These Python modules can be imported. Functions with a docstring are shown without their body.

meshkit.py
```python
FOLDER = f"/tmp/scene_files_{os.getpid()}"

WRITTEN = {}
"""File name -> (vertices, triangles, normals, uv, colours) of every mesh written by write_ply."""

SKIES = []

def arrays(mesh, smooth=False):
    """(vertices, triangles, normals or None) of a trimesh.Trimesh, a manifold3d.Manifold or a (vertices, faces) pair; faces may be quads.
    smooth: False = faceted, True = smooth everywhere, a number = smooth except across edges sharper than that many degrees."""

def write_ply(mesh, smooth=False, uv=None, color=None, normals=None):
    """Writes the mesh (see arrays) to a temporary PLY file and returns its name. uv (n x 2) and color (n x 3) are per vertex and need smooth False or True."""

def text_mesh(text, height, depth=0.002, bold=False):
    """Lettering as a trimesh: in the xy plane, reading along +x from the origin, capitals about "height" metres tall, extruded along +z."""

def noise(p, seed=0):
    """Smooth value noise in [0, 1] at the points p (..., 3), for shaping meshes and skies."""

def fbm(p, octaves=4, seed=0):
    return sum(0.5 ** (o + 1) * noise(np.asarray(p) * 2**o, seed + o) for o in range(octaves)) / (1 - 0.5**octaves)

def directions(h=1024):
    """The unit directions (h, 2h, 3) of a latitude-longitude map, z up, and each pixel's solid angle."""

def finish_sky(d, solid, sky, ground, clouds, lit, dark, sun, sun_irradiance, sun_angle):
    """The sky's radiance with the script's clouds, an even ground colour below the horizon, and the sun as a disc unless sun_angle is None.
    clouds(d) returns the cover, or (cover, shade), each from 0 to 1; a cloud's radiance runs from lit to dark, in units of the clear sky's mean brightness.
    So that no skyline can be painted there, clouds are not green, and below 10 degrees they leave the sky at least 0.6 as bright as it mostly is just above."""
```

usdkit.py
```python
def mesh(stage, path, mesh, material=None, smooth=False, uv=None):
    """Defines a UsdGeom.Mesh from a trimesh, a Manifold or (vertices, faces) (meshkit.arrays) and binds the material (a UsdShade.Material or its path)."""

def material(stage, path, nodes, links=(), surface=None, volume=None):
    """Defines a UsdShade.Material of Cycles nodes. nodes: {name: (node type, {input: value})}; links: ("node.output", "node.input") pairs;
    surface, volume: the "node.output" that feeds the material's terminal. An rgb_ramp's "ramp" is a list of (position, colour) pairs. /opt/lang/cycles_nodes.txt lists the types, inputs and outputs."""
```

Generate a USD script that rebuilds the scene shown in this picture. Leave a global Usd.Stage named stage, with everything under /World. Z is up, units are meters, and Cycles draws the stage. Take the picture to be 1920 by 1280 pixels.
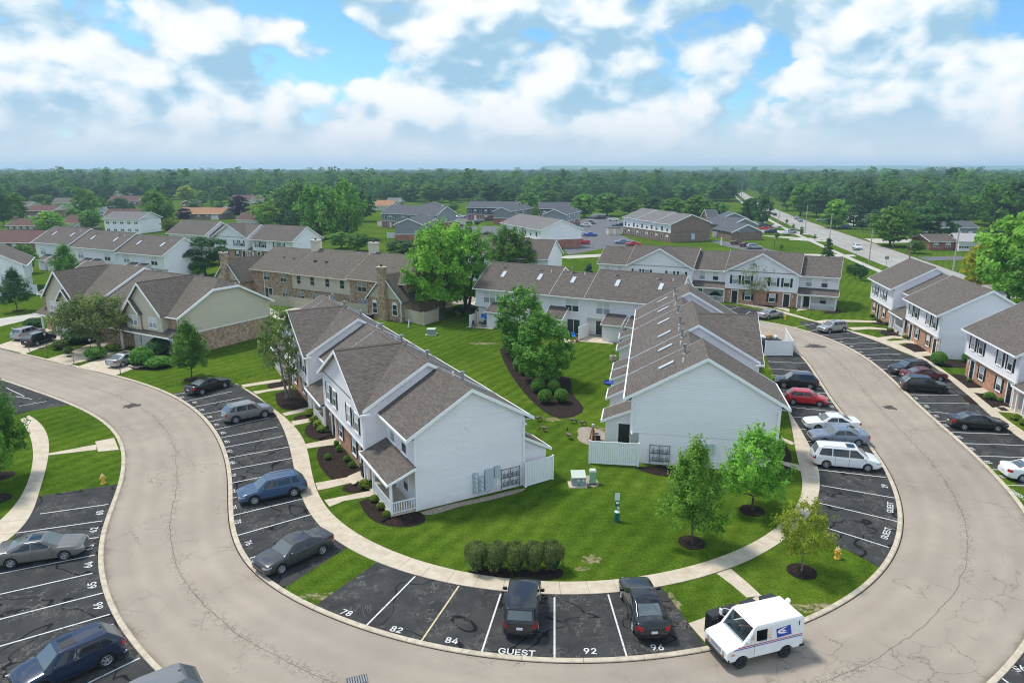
import math, random, re
import numpy as np, trimesh, usdkit, meshkit
import manifold3d as m3
from shapely.geometry import Polygon, LineString, Point
from shapely.ops import unary_union
from shapely import affinity
from pxr import Usd, UsdGeom, UsdLux, UsdShade, Gf, Sdf, Vt
PI = math.pi
stage = Usd.Stage.CreateInMemory()
UsdGeom.SetStageUpAxis(stage, UsdGeom.Tokens.z)
UsdGeom.SetStageMetersPerUnit(stage, 1.0)
world = UsdGeom.Xform.Define(stage, '/World')
stage.SetDefaultPrim(world.GetPrim())
UsdGeom.Scope.Define(stage, '/World/Looks')
# ------------------------------------------------------------------ camera, sky, sun, exposure
FOC, HORIZON, EYE = 1300.0, 316.0, 23.3            # focal length and horizon in pixels of the 1920 wide photograph, drone height in metres
PITCH = math.atan((640 - HORIZON) / FOC)
cam = UsdGeom.Camera.Define(stage, '/World/camera')
cam.CreateHorizontalApertureAttr(36.0)
cam.CreateVerticalApertureAttr(36.0 * 682 / 1024)
cam.CreateFocalLengthAttr(36.0 * FOC / 1920)
cam.CreateClippingRangeAttr(Gf.Vec2f(0.5, 60000))
cam.AddTranslateOp().Set(Gf.Vec3d(0, 0, EYE))
cam.AddRotateXOp().Set(90 - math.degrees(PITCH))
cam.GetPrim().CreateAttribute('exposure', Sdf.ValueTypeNames.Float).Set(1.12)
SUN_AZ, SUN_EL = math.radians(-60), math.radians(60)   # azimuth from +y towards +x; the sun stands ahead and to the left, behind thin cloud
sdir = np.array([math.sin(SUN_AZ) * math.cos(SUN_EL), math.cos(SUN_AZ) * math.cos(SUN_EL), math.sin(SUN_EL)])
sun = UsdLux.DistantLight.Define(stage, '/World/sun')
sun.CreateIntensityAttr(0.4); sun.CreateAngleAttr(10.0); sun.CreateNormalizeAttr(True)
sun.CreateColorAttr(Gf.Vec3f(1.0, 0.95, 0.87))
sun.AddTransformOp().Set(Gf.Matrix4d().SetRotate(Gf.Rotation(Gf.Vec3d(0, 0, 1), Gf.Vec3d(*sdir))))
SKY_AT = (1.7, 8.2, 0.9)
sky_nodes = {
 'sky': ('sky_texture', {'sky_type': 'single_scattering', 'sun_disc': False, 'sun_elevation': SUN_EL, 'sun_rotation': SUN_AZ % (2 * PI), 'air_density': 1.0, 'aerosol_density': 0.6, 'ozone_density': 2.0}),
 'tc': ('texture_coordinate', {}), 'sep': ('separate_xyz', {})}
sky_links = [('tc.generated', 'sep.vector')]
def billows(k, off, fine):
 """heaped cloud: broad banks, rounded heads at two sizes, fine fraying; sampled at a small offset a second time for the shading"""
 N, L = sky_nodes, sky_links
 N['mp' + k] = ('mapping', {'mapping_type': 'point', 'scale': (1.0, 1.0, 1.55), 'location': tuple(a + b for a, b in zip(SKY_AT, off))}); L.append(('tc.generated', f'mp{k}.vector'))
 N['dn' + k] = ('noise_texture', {'scale': 9.0, 'detail': 4.0, 'roughness': 0.55}); N['dv' + k] = ('mix', {'mix_type': 'linear_light', 'fac': 0.050}); L += [(f'mp{k}.vector', f'dn{k}.vector'), (f'mp{k}.vector', f'dv{k}.color1'), (f'dn{k}.color', f'dv{k}.color2')]
 N['bank' + k] = ('noise_texture', {'scale': 5.4, 'detail': 3.0, 'roughness': 0.5}); L.append((f'mp{k}.vector', f'bank{k}.vector'))
 N['fr' + k] = ('noise_texture', {'scale': 26.0, 'detail': 6.0 if fine else 2.0, 'roughness': 0.6}); L.append((f'dv{k}.color', f'fr{k}.vector'))
 for q, sc in (('a', 10.5), ('b', 26.0)):
  N[f'v{q}{k}'] = ('voronoi_texture', {'feature': 'f1', 'scale': sc}); L.append((f'dv{k}.color', f'v{q}{k}.vector'))
 w = (('bank' + k + '.fac', 1.05), (f'va{k}.distance', -0.20), (f'vb{k}.distance', -0.11), (f'fr{k}.fac', 0.17)); prev = None
 for i, (src, c) in enumerate(w):
  N[f'w{i}{k}'] = ('math', {'math_type': 'multiply_add', 'value2': c, 'value3': 0.0}); L.append((src, f'w{i}{k}.value1'))
  if prev: L.append((prev, f'w{i}{k}.value3'))
  prev = f'w{i}{k}.value'
 return prev
d0, d1 = billows('', (0, 0, 0), True), billows('u', (-0.022, 0.0, 0.046), False)
sky_nodes.update({
 'low': ('map_range', {'range_type': 'smoothstep', 'from_min': 0.02, 'from_max': 0.26, 'to_min': 0.13, 'to_max': 0.0, 'clamp': True}), 'dl': ('math', {'math_type': 'add'}),
 'cover': ('map_range', {'range_type': 'smoothstep', 'from_min': 0.385, 'from_max': 0.468, 'clamp': True}),
 'dif': ('math', {'math_type': 'subtract'}), 'shade': ('map_range', {'range_type': 'smoothstep', 'from_min': -0.13, 'from_max': 0.13, 'clamp': True}),
 'cloud': ('rgb_ramp', {'ramp': [(0.0, (1.75, 2.85, 3.75)), (0.40, (3.05, 3.85, 4.45)), (0.74, (4.15, 4.5, 4.75)), (1.0, (4.75, 4.85, 4.95))]}),
 'blue': ('mix', {'mix_type': 'multiply', 'fac': 1.0, 'color2': (0.42, 0.66, 0.82)}), 'mix': ('mix', {'mix_type': 'mix'}),
 'hz': ('map_range', {'range_type': 'smoothstep', 'from_min': 0.0, 'from_max': 0.105, 'to_min': 0.94, 'to_max': 0.0, 'clamp': True}), 'mix2': ('mix', {'mix_type': 'mix', 'color2': (3.15, 3.55, 4.0)}), 'bg': ('background_shader', {'strength': 0.1})})
sky_links += [('sep.z', 'low.value'), (d0, 'dl.value1'), ('low.result', 'dl.value2'), ('dl.value', 'cover.value'), (d0, 'dif.value1'), (d1, 'dif.value2'), ('dif.value', 'shade.value'), ('shade.result', 'cloud.fac'), ('sky.color', 'blue.color1'),
    ('cover.result', 'mix.fac'), ('blue.color', 'mix.color1'), ('cloud.color', 'mix.color2'), ('sep.z', 'hz.value'), ('hz.result', 'mix2.fac'), ('mix.color', 'mix2.color1'), ('mix2.color', 'bg.color')]
skymat = usdkit.material(stage, '/World/Looks/sky_clouds', sky_nodes, sky_links, surface='bg.background')
dome = UsdLux.DomeLight.Define(stage, '/World/sky')
UsdShade.MaterialBindingAPI.Apply(dome.GetPrim()).Bind(skymat)
dome.GetPrim().SetCustomDataByKey('kind', 'structure')
dome.GetPrim().SetCustomDataByKey('label', 'pale blue sky full of bright white and grey cumulus clouds')
# ------------------------------------------------------------------ pixels of the photograph to points on the ground (a survey of the site: every point gets its real place)
CP, SP = math.cos(PITCH), math.sin(PITCH)
def G(px, py, z=0.0):
 x, y = (px - 960) / FOC, (640 - py) / FOC
 d = np.array([x, CP + y * SP, -SP + y * CP])
 t = (z - EYE) / d[2]
 return np.array([d[0] * t, d[1] * t])
def GL(pts, z=0.0):
 return [tuple(G(x, y, z)) for x, y in pts]
# ------------------------------------------------------------------ prims
_used = {}
def numbered(parent, name):
 k = (parent, name); n = _used.get(k, -1) + 1; _used[k] = n
 return name if n == 0 else f'{name}_{n:03d}'
LOOK = {}
def mat(m):
 return LOOK[m] if isinstance(m, str) else m
def tag(prim, label=None, cat=None, group=None, kind=None):
 for k, v in (('label', label), ('category', cat), ('group', group), ('kind', kind)):
  if v: prim.SetCustomDataByKey(k, v)
 return prim
def xf(loc, rz=0.0, s=1.0, tilt=None):
 m = np.eye(4); c, q = math.cos(rz), math.sin(rz)
 sc = np.array([s, s, s] if np.ndim(s) == 0 else s, float)
 R = np.array([[c, -q, 0], [q, c, 0], [0, 0, 1.0]])
 m[:3, :3] = R * sc[None, :]
 m[:3, 3] = loc
 return Gf.Matrix4d(*m.T.ravel().tolist())
class Thing:
 """an Xform at the thing's base whose children are its parts"""
 def __init__(self, name, label=None, cat=None, loc=(0, 0, 0), rz=0.0, group=None, kind=None, s=1.0):
  loc = tuple(loc) if len(loc) == 3 else (loc[0], loc[1], 0.0)
  self.path = '/World/' + numbered('/World', name)
  self.x = UsdGeom.Xform.Define(stage, self.path)
  self.x.AddTransformOp().Set(xf(loc, rz, s))
  tag(self.x.GetPrim(), label, cat, group, kind)
  self.group, self.cat, self.label = group, cat, label
 def part(self, name, mesh, m, smooth=False, label=None, kind=None, under=None):
  base = under or self.path
  p = base + '/' + numbered(base, name)
  put(p, mesh, m, smooth);
  if label or kind: tag(stage.GetPrimAtPath(p), label, None, None, kind)
  return p
def put(path, mesh, m, smooth=False):
 if isinstance(mesh, MB):
  v, f, uv = mesh.arrays()
  if smooth: usdkit.mesh(stage, path, (v, f), mat(m), smooth=smooth)
  else: usdkit.mesh(stage, path, (v, f), mat(m), uv=uv)
 elif isinstance(mesh, tuple) and len(mesh) == 3: usdkit.mesh(stage, path, mesh[:2], mat(m), uv=mesh[2])
 else:
  usdkit.mesh(stage, path, mesh, mat(m), smooth=smooth)
def copy_of(src, loc, rz=0.0, s=1.0, label=None, group=None, name=None):
 nm = name or re.sub(r'_\d{3}$', '', src.path.rpartition('/')[2])
 t = Thing(nm, label or src.label, src.cat, loc, rz, group or src.group, None, s)
 t.x.GetPrim().GetReferences().AddInternalReference(src.path)
 t.x.GetPrim().SetInstanceable(True)
 return t
def single(name, mesh, m, label=None, cat=None, group=None, kind=None, smooth=False):
 p = '/World/' + numbered('/World', name)
 put(p, mesh, m, smooth)
 tag(stage.GetPrimAtPath(p), label, cat, group, kind)
 return p
def struct(name, mesh, m, label=None, smooth=False):
 return single(name, mesh, m, label, None, None, 'structure', smooth)
class MB:
 """collects polygons, boxes, tubes; flat shaded, with texture coordinates in metres on every face"""
 def __init__(self): self.t = []; self.u = []
 def tri(self, T):
  self.t.append(np.asarray(T, float).reshape(-1, 3, 3)); self.u.append(None)
  return self
 def poly(self, P):
  P = np.asarray(P, float)
  return self.tri(np.stack([np.stack([P[0], P[i], P[i + 1]]) for i in range(1, len(P) - 1)]))
 def quad(self, a, b, c, d): return self.poly([a, b, c, d])
 def box(self, x0, x1, y0, y1, z0, z1):
  v = np.array([[x, y, z] for x in (x0, x1) for y in (y0, y1) for z in (z0, z1)])
  return self.hexa(v[[0, 4, 6, 2, 1, 5, 7, 3]])
 def hexa(self, v):
  """8 corners: 4 below (ccw from above), 4 above"""
  v = np.asarray(v, float)
  for a, b, c, d in ((3, 2, 1, 0), (4, 5, 6, 7), (0, 1, 5, 4), (1, 2, 6, 5), (2, 3, 7, 6), (3, 0, 4, 7)):
   self.poly(v[[a, b, c, d]])
  return self
 def obox(self, c, d, L, W, z0, z1):
  """box centred at c (xy), along direction d"""
  d = np.asarray(d[:2], float); d = d / np.linalg.norm(d); n = np.array([-d[1], d[0]]); c = np.asarray(c[:2], float)
  q = [c - d * L / 2 - n * W / 2, c + d * L / 2 - n * W / 2, c + d * L / 2 + n * W / 2, c - d * L / 2 + n * W / 2]
  return self.hexa([(*p, z0) for p in q] + [(*p, z1) for p in q])
 def slab(self, P, t):
  """polygon P (3-D, ccw seen from outside) thickened by t against its normal, vertically downwards"""
  P = np.asarray(P, float); Q = P - np.array([0, 0, t]); n = len(P)
  self.poly(P); self.poly(Q[::-1])
  for i in range(n):
   j = (i + 1) % n; self.poly([P[i], Q[i], Q[j], P[j]])
  return self
 def extrude(self, poly2, z0, z1):
  """shapely polygon to a prism"""
  for g in getattr(poly2, 'geoms', [poly2]):
   if g.is_empty or g.area < 1e-6: continue
   m = trimesh.creation.extrude_polygon(g, z1 - z0, engine='earcut'); m.apply_translation([0, 0, z0])
   self.mesh(m)
  return self
 def flat(self, poly2, z):
  for g in getattr(poly2, 'geoms', [poly2]):
   if g.is_empty or g.area < 1e-6: continue
   v, f = trimesh.creation.triangulate_polygon(g, engine='earcut')
   v = np.column_stack([v, np.full(len(v), z)])[f]
   n = np.cross(v[:, 1] - v[:, 0], v[:, 2] - v[:, 0])[:, 2]
   v[n < 0] = v[n < 0][:, ::-1]
   self.tri(v)
  return self
 def mesh(self, m, M=None):
  v, f, _ = meshkit.arrays(m)
  if M is not None: v = v @ np.asarray(M)[:3, :3].T + np.asarray(M)[:3, 3]
  return self.tri(v[f])
 def tube(self, pts, r, n=8, cap=True):
  pts = np.asarray(pts, float); rs = np.full(len(pts), r) if np.ndim(r) == 0 else np.asarray(r, float)
  rings = []
  for i, p in enumerate(pts):
   d = pts[min(i + 1, len(pts) - 1)] - pts[max(i - 1, 0)]; d = d / (np.linalg.norm(d) + 1e-12)
   a = np.cross(d, [0, 0, 1.0] if abs(d[2]) < 0.9 else [1.0, 0, 0]); a /= np.linalg.norm(a); b = np.cross(d, a)
   th = np.arange(n) * 2 * PI / n
   rings.append(p + rs[i] * (np.cos(th)[:, None] * a + np.sin(th)[:, None] * b))
  for A, B in zip(rings[:-1], rings[1:]):
   for k in range(n):
    l = (k + 1) % n; self.poly([A[k], B[k], B[l], A[l]])
  if cap: self.poly(rings[0]); self.poly(rings[-1][::-1])
  return self
 def cyl(self, x, y, z0, z1, r, n=12, r1=None):
  return self.tube([(x, y, z0), (x, y, z1)], [r, r if r1 is None else r1], n)
 def lathe(self, prof, n=16, at=(0, 0, 0)):
  """prof: (radius, z) from below to above"""
  th = np.arange(n) * 2 * PI / n; at = np.asarray(at, float)
  R = [np.column_stack([r * np.cos(th), r * np.sin(th), np.full(n, z)]) + at for r, z in prof]
  for A, B in zip(R[:-1], R[1:]):
   for k in range(n):
    l = (k + 1) % n; self.poly([A[k], A[l], B[l], B[k]])
  return self
 def arrays(self):
  T = np.concatenate(self.t) if self.t else np.zeros((0, 3, 3))
  n = np.cross(T[:, 1] - T[:, 0], T[:, 2] - T[:, 0]); L = np.linalg.norm(n, axis=1)
  T = T[L > 1e-10]; n = n[L > 1e-10] / L[L > 1e-10, None]
  h = np.column_stack([-n[:, 1], n[:, 0], np.zeros(len(n))]); hl = np.linalg.norm(h, axis=1)
  h = np.where(hl[:, None] > 0.02, h / np.maximum(hl, 1e-9)[:, None], [1.0, 0, 0])
  b = np.cross(n, h)
  uv = np.stack([np.einsum('ijk,ik->ij', T, h), np.einsum('ijk,ik->ij', T, b)], -1)
  return T.reshape(-1, 3), np.arange(len(T) * 3).reshape(-1, 3), uv.reshape(-1, 2)
 def add(self, other): self.t += other.t; self.u += other.u; return self
# ------------------------------------------------------------------ materials
def material(name, nodes, links, surface='p.BSDF', volume=None):
 LOOK[name] = usdkit.material(stage, '/World/Looks/' + name, nodes, links, surface=surface, volume=volume)
 return LOOK[name]
def plain(name, col, rough=0.6, **kw):
 return material(name, {'p': ('principled_bsdf', {'base_color': col, 'roughness': rough, **kw})}, [])
def mottled(name, a, b, scale=6.0, rough=0.8, detail=4.0, bump=0.0, bscale=40.0, spec=0.3, lo=0.35, hi=0.65, dist=0.02, space='position', **kw):
 """two tones mixed by noise in metres, with fine relief"""
 nd = {'g': ('geometry', {}), 't': ('texture_coordinate', {}), 'n': ('noise_texture', {'scale': scale, 'detail': detail, 'roughness': 0.6}),
   'r': ('rgb_ramp', {'ramp': [(lo, a), (hi, b)]}), 'p': ('principled_bsdf', {'roughness': rough, 'specular_ior_level': spec, **kw})}
 v = 'g.position' if space == 'position' else 't.object'
 lk = [(v, 'n.vector'), ('n.fac', 'r.fac'), ('r.color', 'p.base_color')]
 if bump:
  nd['bn'] = ('noise_texture', {'scale': bscale, 'detail': 3.0}); nd['bp'] = ('bump', {'strength': bump, 'distance': dist})
  lk += [(v, 'bn.vector'), ('bn.fac', 'bp.height'), ('bp.normal', 'p.normal')]
 return material(name, nd, lk)
def ramp(*s): return {'ramp': list(s)}
# grass: patches of tone at several sizes, dry spots, blade-fine grain
def grass(name, dark, mid, light, dry, stripes=0.0):
 nd = {'g': ('geometry', {}), 'a': ('noise_texture', {'scale': 0.09, 'detail': 5.0, 'roughness': 0.6}), 'b': ('noise_texture', {'scale': 1.1, 'detail': 6.0, 'roughness': 0.7}),
   'c': ('noise_texture', {'scale': 7.0, 'detail': 7.0, 'roughness': 0.8}), 'd': ('noise_texture', {'scale': 0.23, 'detail': 6.0, 'roughness': 0.65}),
   'ab': ('mix_float', {'fac': 0.5}), 'abc': ('mix_float', {'fac': 0.55}), 'r': ('rgb_ramp', ramp((0.385, dark), (0.5, mid), (0.615, light))),
   'dr': ('map_range', {'range_type': 'smoothstep', 'from_min': 0.60, 'from_max': 0.74, 'to_min': 0.0, 'to_max': 0.55, 'clamp': True}), 'm': ('mix', {'mix_type': 'mix', 'color2': dry}),
   'mp': ('mapping', {'rotation': (0, 0, 0.55)}), 'w': ('wave_texture', {'wave_type': 'bands', 'bands_direction': 'x', 'profile': 'sine', 'scale': 0.21, 'distortion': 2.5, 'detail': 1.0, 'detail_scale': 1.0}),
   'wr': ('map_range', {'from_min': 0.0, 'from_max': 1.0, 'to_min': 1.0 - stripes, 'to_max': 1.0 + stripes}), 'wm': ('mix', {'mix_type': 'multiply', 'fac': 1.0}), 'cx': ('combine_xyz', {}),
   'bp': ('bump', {'strength': 0.9, 'distance': 0.05}), 'p': ('principled_bsdf', {'roughness': 0.95, 'specular_ior_level': 0.0})}
 lk = [('g.position', f'{k}.vector') for k in 'abcd'] + [('a.fac', 'ab.a'), ('b.fac', 'ab.b'), ('ab.result', 'abc.a'), ('c.fac', 'abc.b'), ('abc.result', 'r.fac'), ('d.fac', 'dr.value'), ('dr.result', 'm.fac'), ('r.color', 'm.color1'),
   ('g.position', 'mp.vector'), ('mp.vector', 'w.vector'), ('w.fac', 'wr.value'), ('wr.result', 'cx.x'), ('wr.result', 'cx.y'), ('wr.result', 'cx.z'), ('m.color', 'wm.color1'), ('cx.vector', 'wm.color2'),
   ('wm.color', 'p.base_color'), ('c.fac', 'bp.height'), ('bp.normal', 'p.normal')]
 material(name, nd, lk)
grass('lawn', (0.024, 0.056, 0.005), (0.068, 0.126, 0.011), (0.150, 0.200, 0.024), (0.21, 0.185, 0.05), 0.11)
grass('lawn_far', (0.030, 0.065, 0.010), (0.06, 0.115, 0.017), (0.10, 0.16, 0.03), (0.17, 0.16, 0.06), 0.05)
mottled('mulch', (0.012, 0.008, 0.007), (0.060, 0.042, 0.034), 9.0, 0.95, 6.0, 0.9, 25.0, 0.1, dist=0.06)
mottled('bare_ground', (0.06, 0.10, 0.012), (0.30, 0.25, 0.14), 3.0, 0.95, 6.0, 0.5, 20.0, 0.1, lo=0.42, hi=0.58)
mottled('gravel', (0.20, 0.15, 0.11), (0.52, 0.45, 0.37), 12.0, 0.9, 3.0, 0.8, 18.0, 0.1, dist=0.05)
mottled('concrete', (0.50, 0.42, 0.31), (0.62, 0.535, 0.42), 1.4, 0.85, 6.0, 0.25, 60.0, 0.2, dist=0.01)
mottled('kerb_concrete', (0.44, 0.375, 0.28), (0.62, 0.54, 0.42), 2.2, 0.85, 6.0, 0.3, 40.0, 0.2, dist=0.01)
mottled('concrete_far', (0.42, 0.39, 0.34), (0.52, 0.49, 0.43), 0.4, 0.85)
# old pale asphalt of the drive: st.y runs 0..1 across, cracks along the middle seam and a net of fine cracks
def cracks(name, base_a, base_b, crack, seam, net, grain_scale=28.0, patches=None, netscale=0.5, width=0.013):
 nd = {'g': ('geometry', {}), 't': ('texture_coordinate', {}), 'n': ('noise_texture', {'scale': 0.22, 'detail': 8.0, 'roughness': 0.62}), 'gr': ('noise_texture', {'scale': grain_scale, 'detail': 3.0, 'roughness': 0.75}),
   'mx': ('mix_float', {'fac': 0.38}), 'r': ('rgb_ramp', ramp((0.36, base_a), (0.64, base_b))),
   'wn': ('noise_texture', {'scale': 1.3, 'detail': 5.0, 'roughness': 0.65}), 'wv': ('mix', {'mix_type': 'linear_light', 'fac': 0.55}), 'v': ('voronoi_texture', {'feature': 'distance_to_edge', 'scale': netscale}),
   'vw': ('map_range', {'range_type': 'smoothstep', 'from_min': 0.0, 'from_max': width, 'to_min': 1.0, 'to_max': 0.0, 'clamp': True}),
   'mk': ('noise_texture', {'scale': 0.16, 'detail': 3.0}), 'mkr': ('map_range', {'range_type': 'smoothstep', 'from_min': 0.47, 'from_max': 0.62, 'to_min': 0.0, 'to_max': net, 'clamp': True}), 'k1': ('math', {'math_type': 'multiply'}),
   'sep': ('separate_xyz', {}), 'off': ('math', {'math_type': 'subtract', 'value2': 0.5}), 'wob': ('noise_texture', {'scale': 0.5, 'detail': 6.0, 'roughness': 0.7}), 'wob2': ('map_range', {'from_min': 0.3, 'from_max': 0.7, 'to_min': -0.016, 'to_max': 0.016}),
   'o2': ('math', {'math_type': 'add'}), 'ab': ('math', {'math_type': 'absolute'}),
   'line': ('map_range', {'range_type': 'smoothstep', 'from_min': 0.0010, 'from_max': 0.0042, 'to_min': seam, 'to_max': 0.0, 'clamp': True}),
   'zone': ('map_range', {'range_type': 'smoothstep', 'from_min': 0.004, 'from_max': 0.10, 'to_min': seam, 'to_max': 0.0, 'clamp': True}),
   'v2': ('voronoi_texture', {'feature': 'distance_to_edge', 'scale': 2.6}), 'v2w': ('map_range', {'range_type': 'smoothstep', 'from_min': 0.0, 'from_max': 0.075, 'to_min': 0.85, 'to_max': 0.0, 'clamp': True}),
   'mz': ('noise_texture', {'scale': 0.11, 'detail': 2.0}), 'mzr': ('map_range', {'range_type': 'smoothstep', 'from_min': 0.38, 'from_max': 0.5, 'clamp': True}), 'k2': ('math', {'math_type': 'multiply'}), 'k3': ('math', {'math_type': 'multiply'}),
   's1': ('math', {'math_type': 'maximum'}), 's2': ('math', {'math_type': 'maximum', 'use_clamp': True}), 'm': ('mix', {'mix_type': 'mix', 'color2': crack}),
   'bp': ('bump', {'strength': 0.35, 'distance': 0.012}), 'p': ('principled_bsdf', {'roughness': 0.88, 'specular_ior_level': 0.22})}
 lk = [('g.position', f'{k}.vector') for k in ('n', 'gr', 'wn', 'mk', 'wob', 'mz')] + [('n.fac', 'mx.a'), ('gr.fac', 'mx.b'), ('mx.result', 'r.fac'), ('g.position', 'wv.color1'), ('wn.color', 'wv.color2'), ('wv.color', 'v.vector'), ('wv.color', 'v2.vector'),
   ('v.distance', 'vw.value'), ('mk.fac', 'mkr.value'), ('vw.result', 'k1.value1'), ('mkr.result', 'k1.value2'), ('t.UV', 'sep.vector'), ('sep.y', 'off.value1'), ('off.value', 'o2.value1'), ('wob.fac', 'wob2.value'), ('wob2.result', 'o2.value2'),
   ('o2.value', 'ab.value1'), ('ab.value', 'line.value'), ('ab.value', 'zone.value'), ('v2.distance', 'v2w.value'), ('zone.result', 'k2.value1'), ('v2w.result', 'k2.value2'), ('mz.fac', 'mzr.value'), ('k2.value', 'k3.value1'), ('mzr.result', 'k3.value2'),
   ('k1.value', 's1.value1'), ('k3.value', 's1.value2'), ('s1.value', 's2.value1'), ('line.result', 's2.value2'), ('s2.value', 'm.fac'), ('r.color', 'm.color1'), ('gr.fac', 'bp.height'), ('bp.normal', 'p.normal')]
 nd.update({'wp': ('rgb_ramp', ramp((0.0, (0.62, 0.60, 0.57)), (0.025, (0.90, 0.90, 0.89)), (0.07, (1, 1, 1)), (0.17, (0.93, 0.93, 0.93)), (0.25, (1.02, 1.02, 1.02)), (0.34, (0.94, 0.94, 0.94)), (0.46, (1, 1, 1)), (0.54, (1, 1, 1)), (0.66, (0.94, 0.94, 0.94)), (0.75, (1.02, 1.02, 1.02)), (0.83, (0.93, 0.93, 0.93)), (0.93, (1, 1, 1)), (0.975, (0.90, 0.90, 0.89)), (1.0, (0.62, 0.60, 0.57)))), 'wy': ('math', {'math_type': 'multiply_add', 'value2': 1.6}),
    'wm': ('mix', {'mix_type': 'multiply', 'fac': 1.0}), 'bl': ('noise_texture', {'scale': 0.07, 'detail': 5.0, 'roughness': 0.6}), 'blr': ('rgb_ramp', ramp((0.35, (0.90, 0.90, 0.91)), (0.65, (1.07, 1.06, 1.05)))), 'bm': ('mix', {'mix_type': 'multiply', 'fac': 1.0})})
 lk += [('wob2.result', 'wy.value1'), ('sep.y', 'wy.value3'), ('wy.value', 'wp.fac'), ('m.color', 'wm.color1'), ('wp.color', 'wm.color2'), ('g.position', 'bl.vector'), ('bl.fac', 'blr.fac'), ('wm.color', 'bm.color1'), ('blr.color', 'bm.color2'), ('bm.color', 'p.base_color')]
 material(name, nd, lk)
cracks('drive_asphalt', (0.325, 0.276, 0.222), (0.405, 0.346, 0.280), (0.10, 0.077, 0.062), 0.80, 0.8)
cracks('highway_asphalt', (0.33, 0.31, 0.28), (0.42, 0.40, 0.365), (0.16, 0.15, 0.14), 0.0, 0.2)
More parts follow.
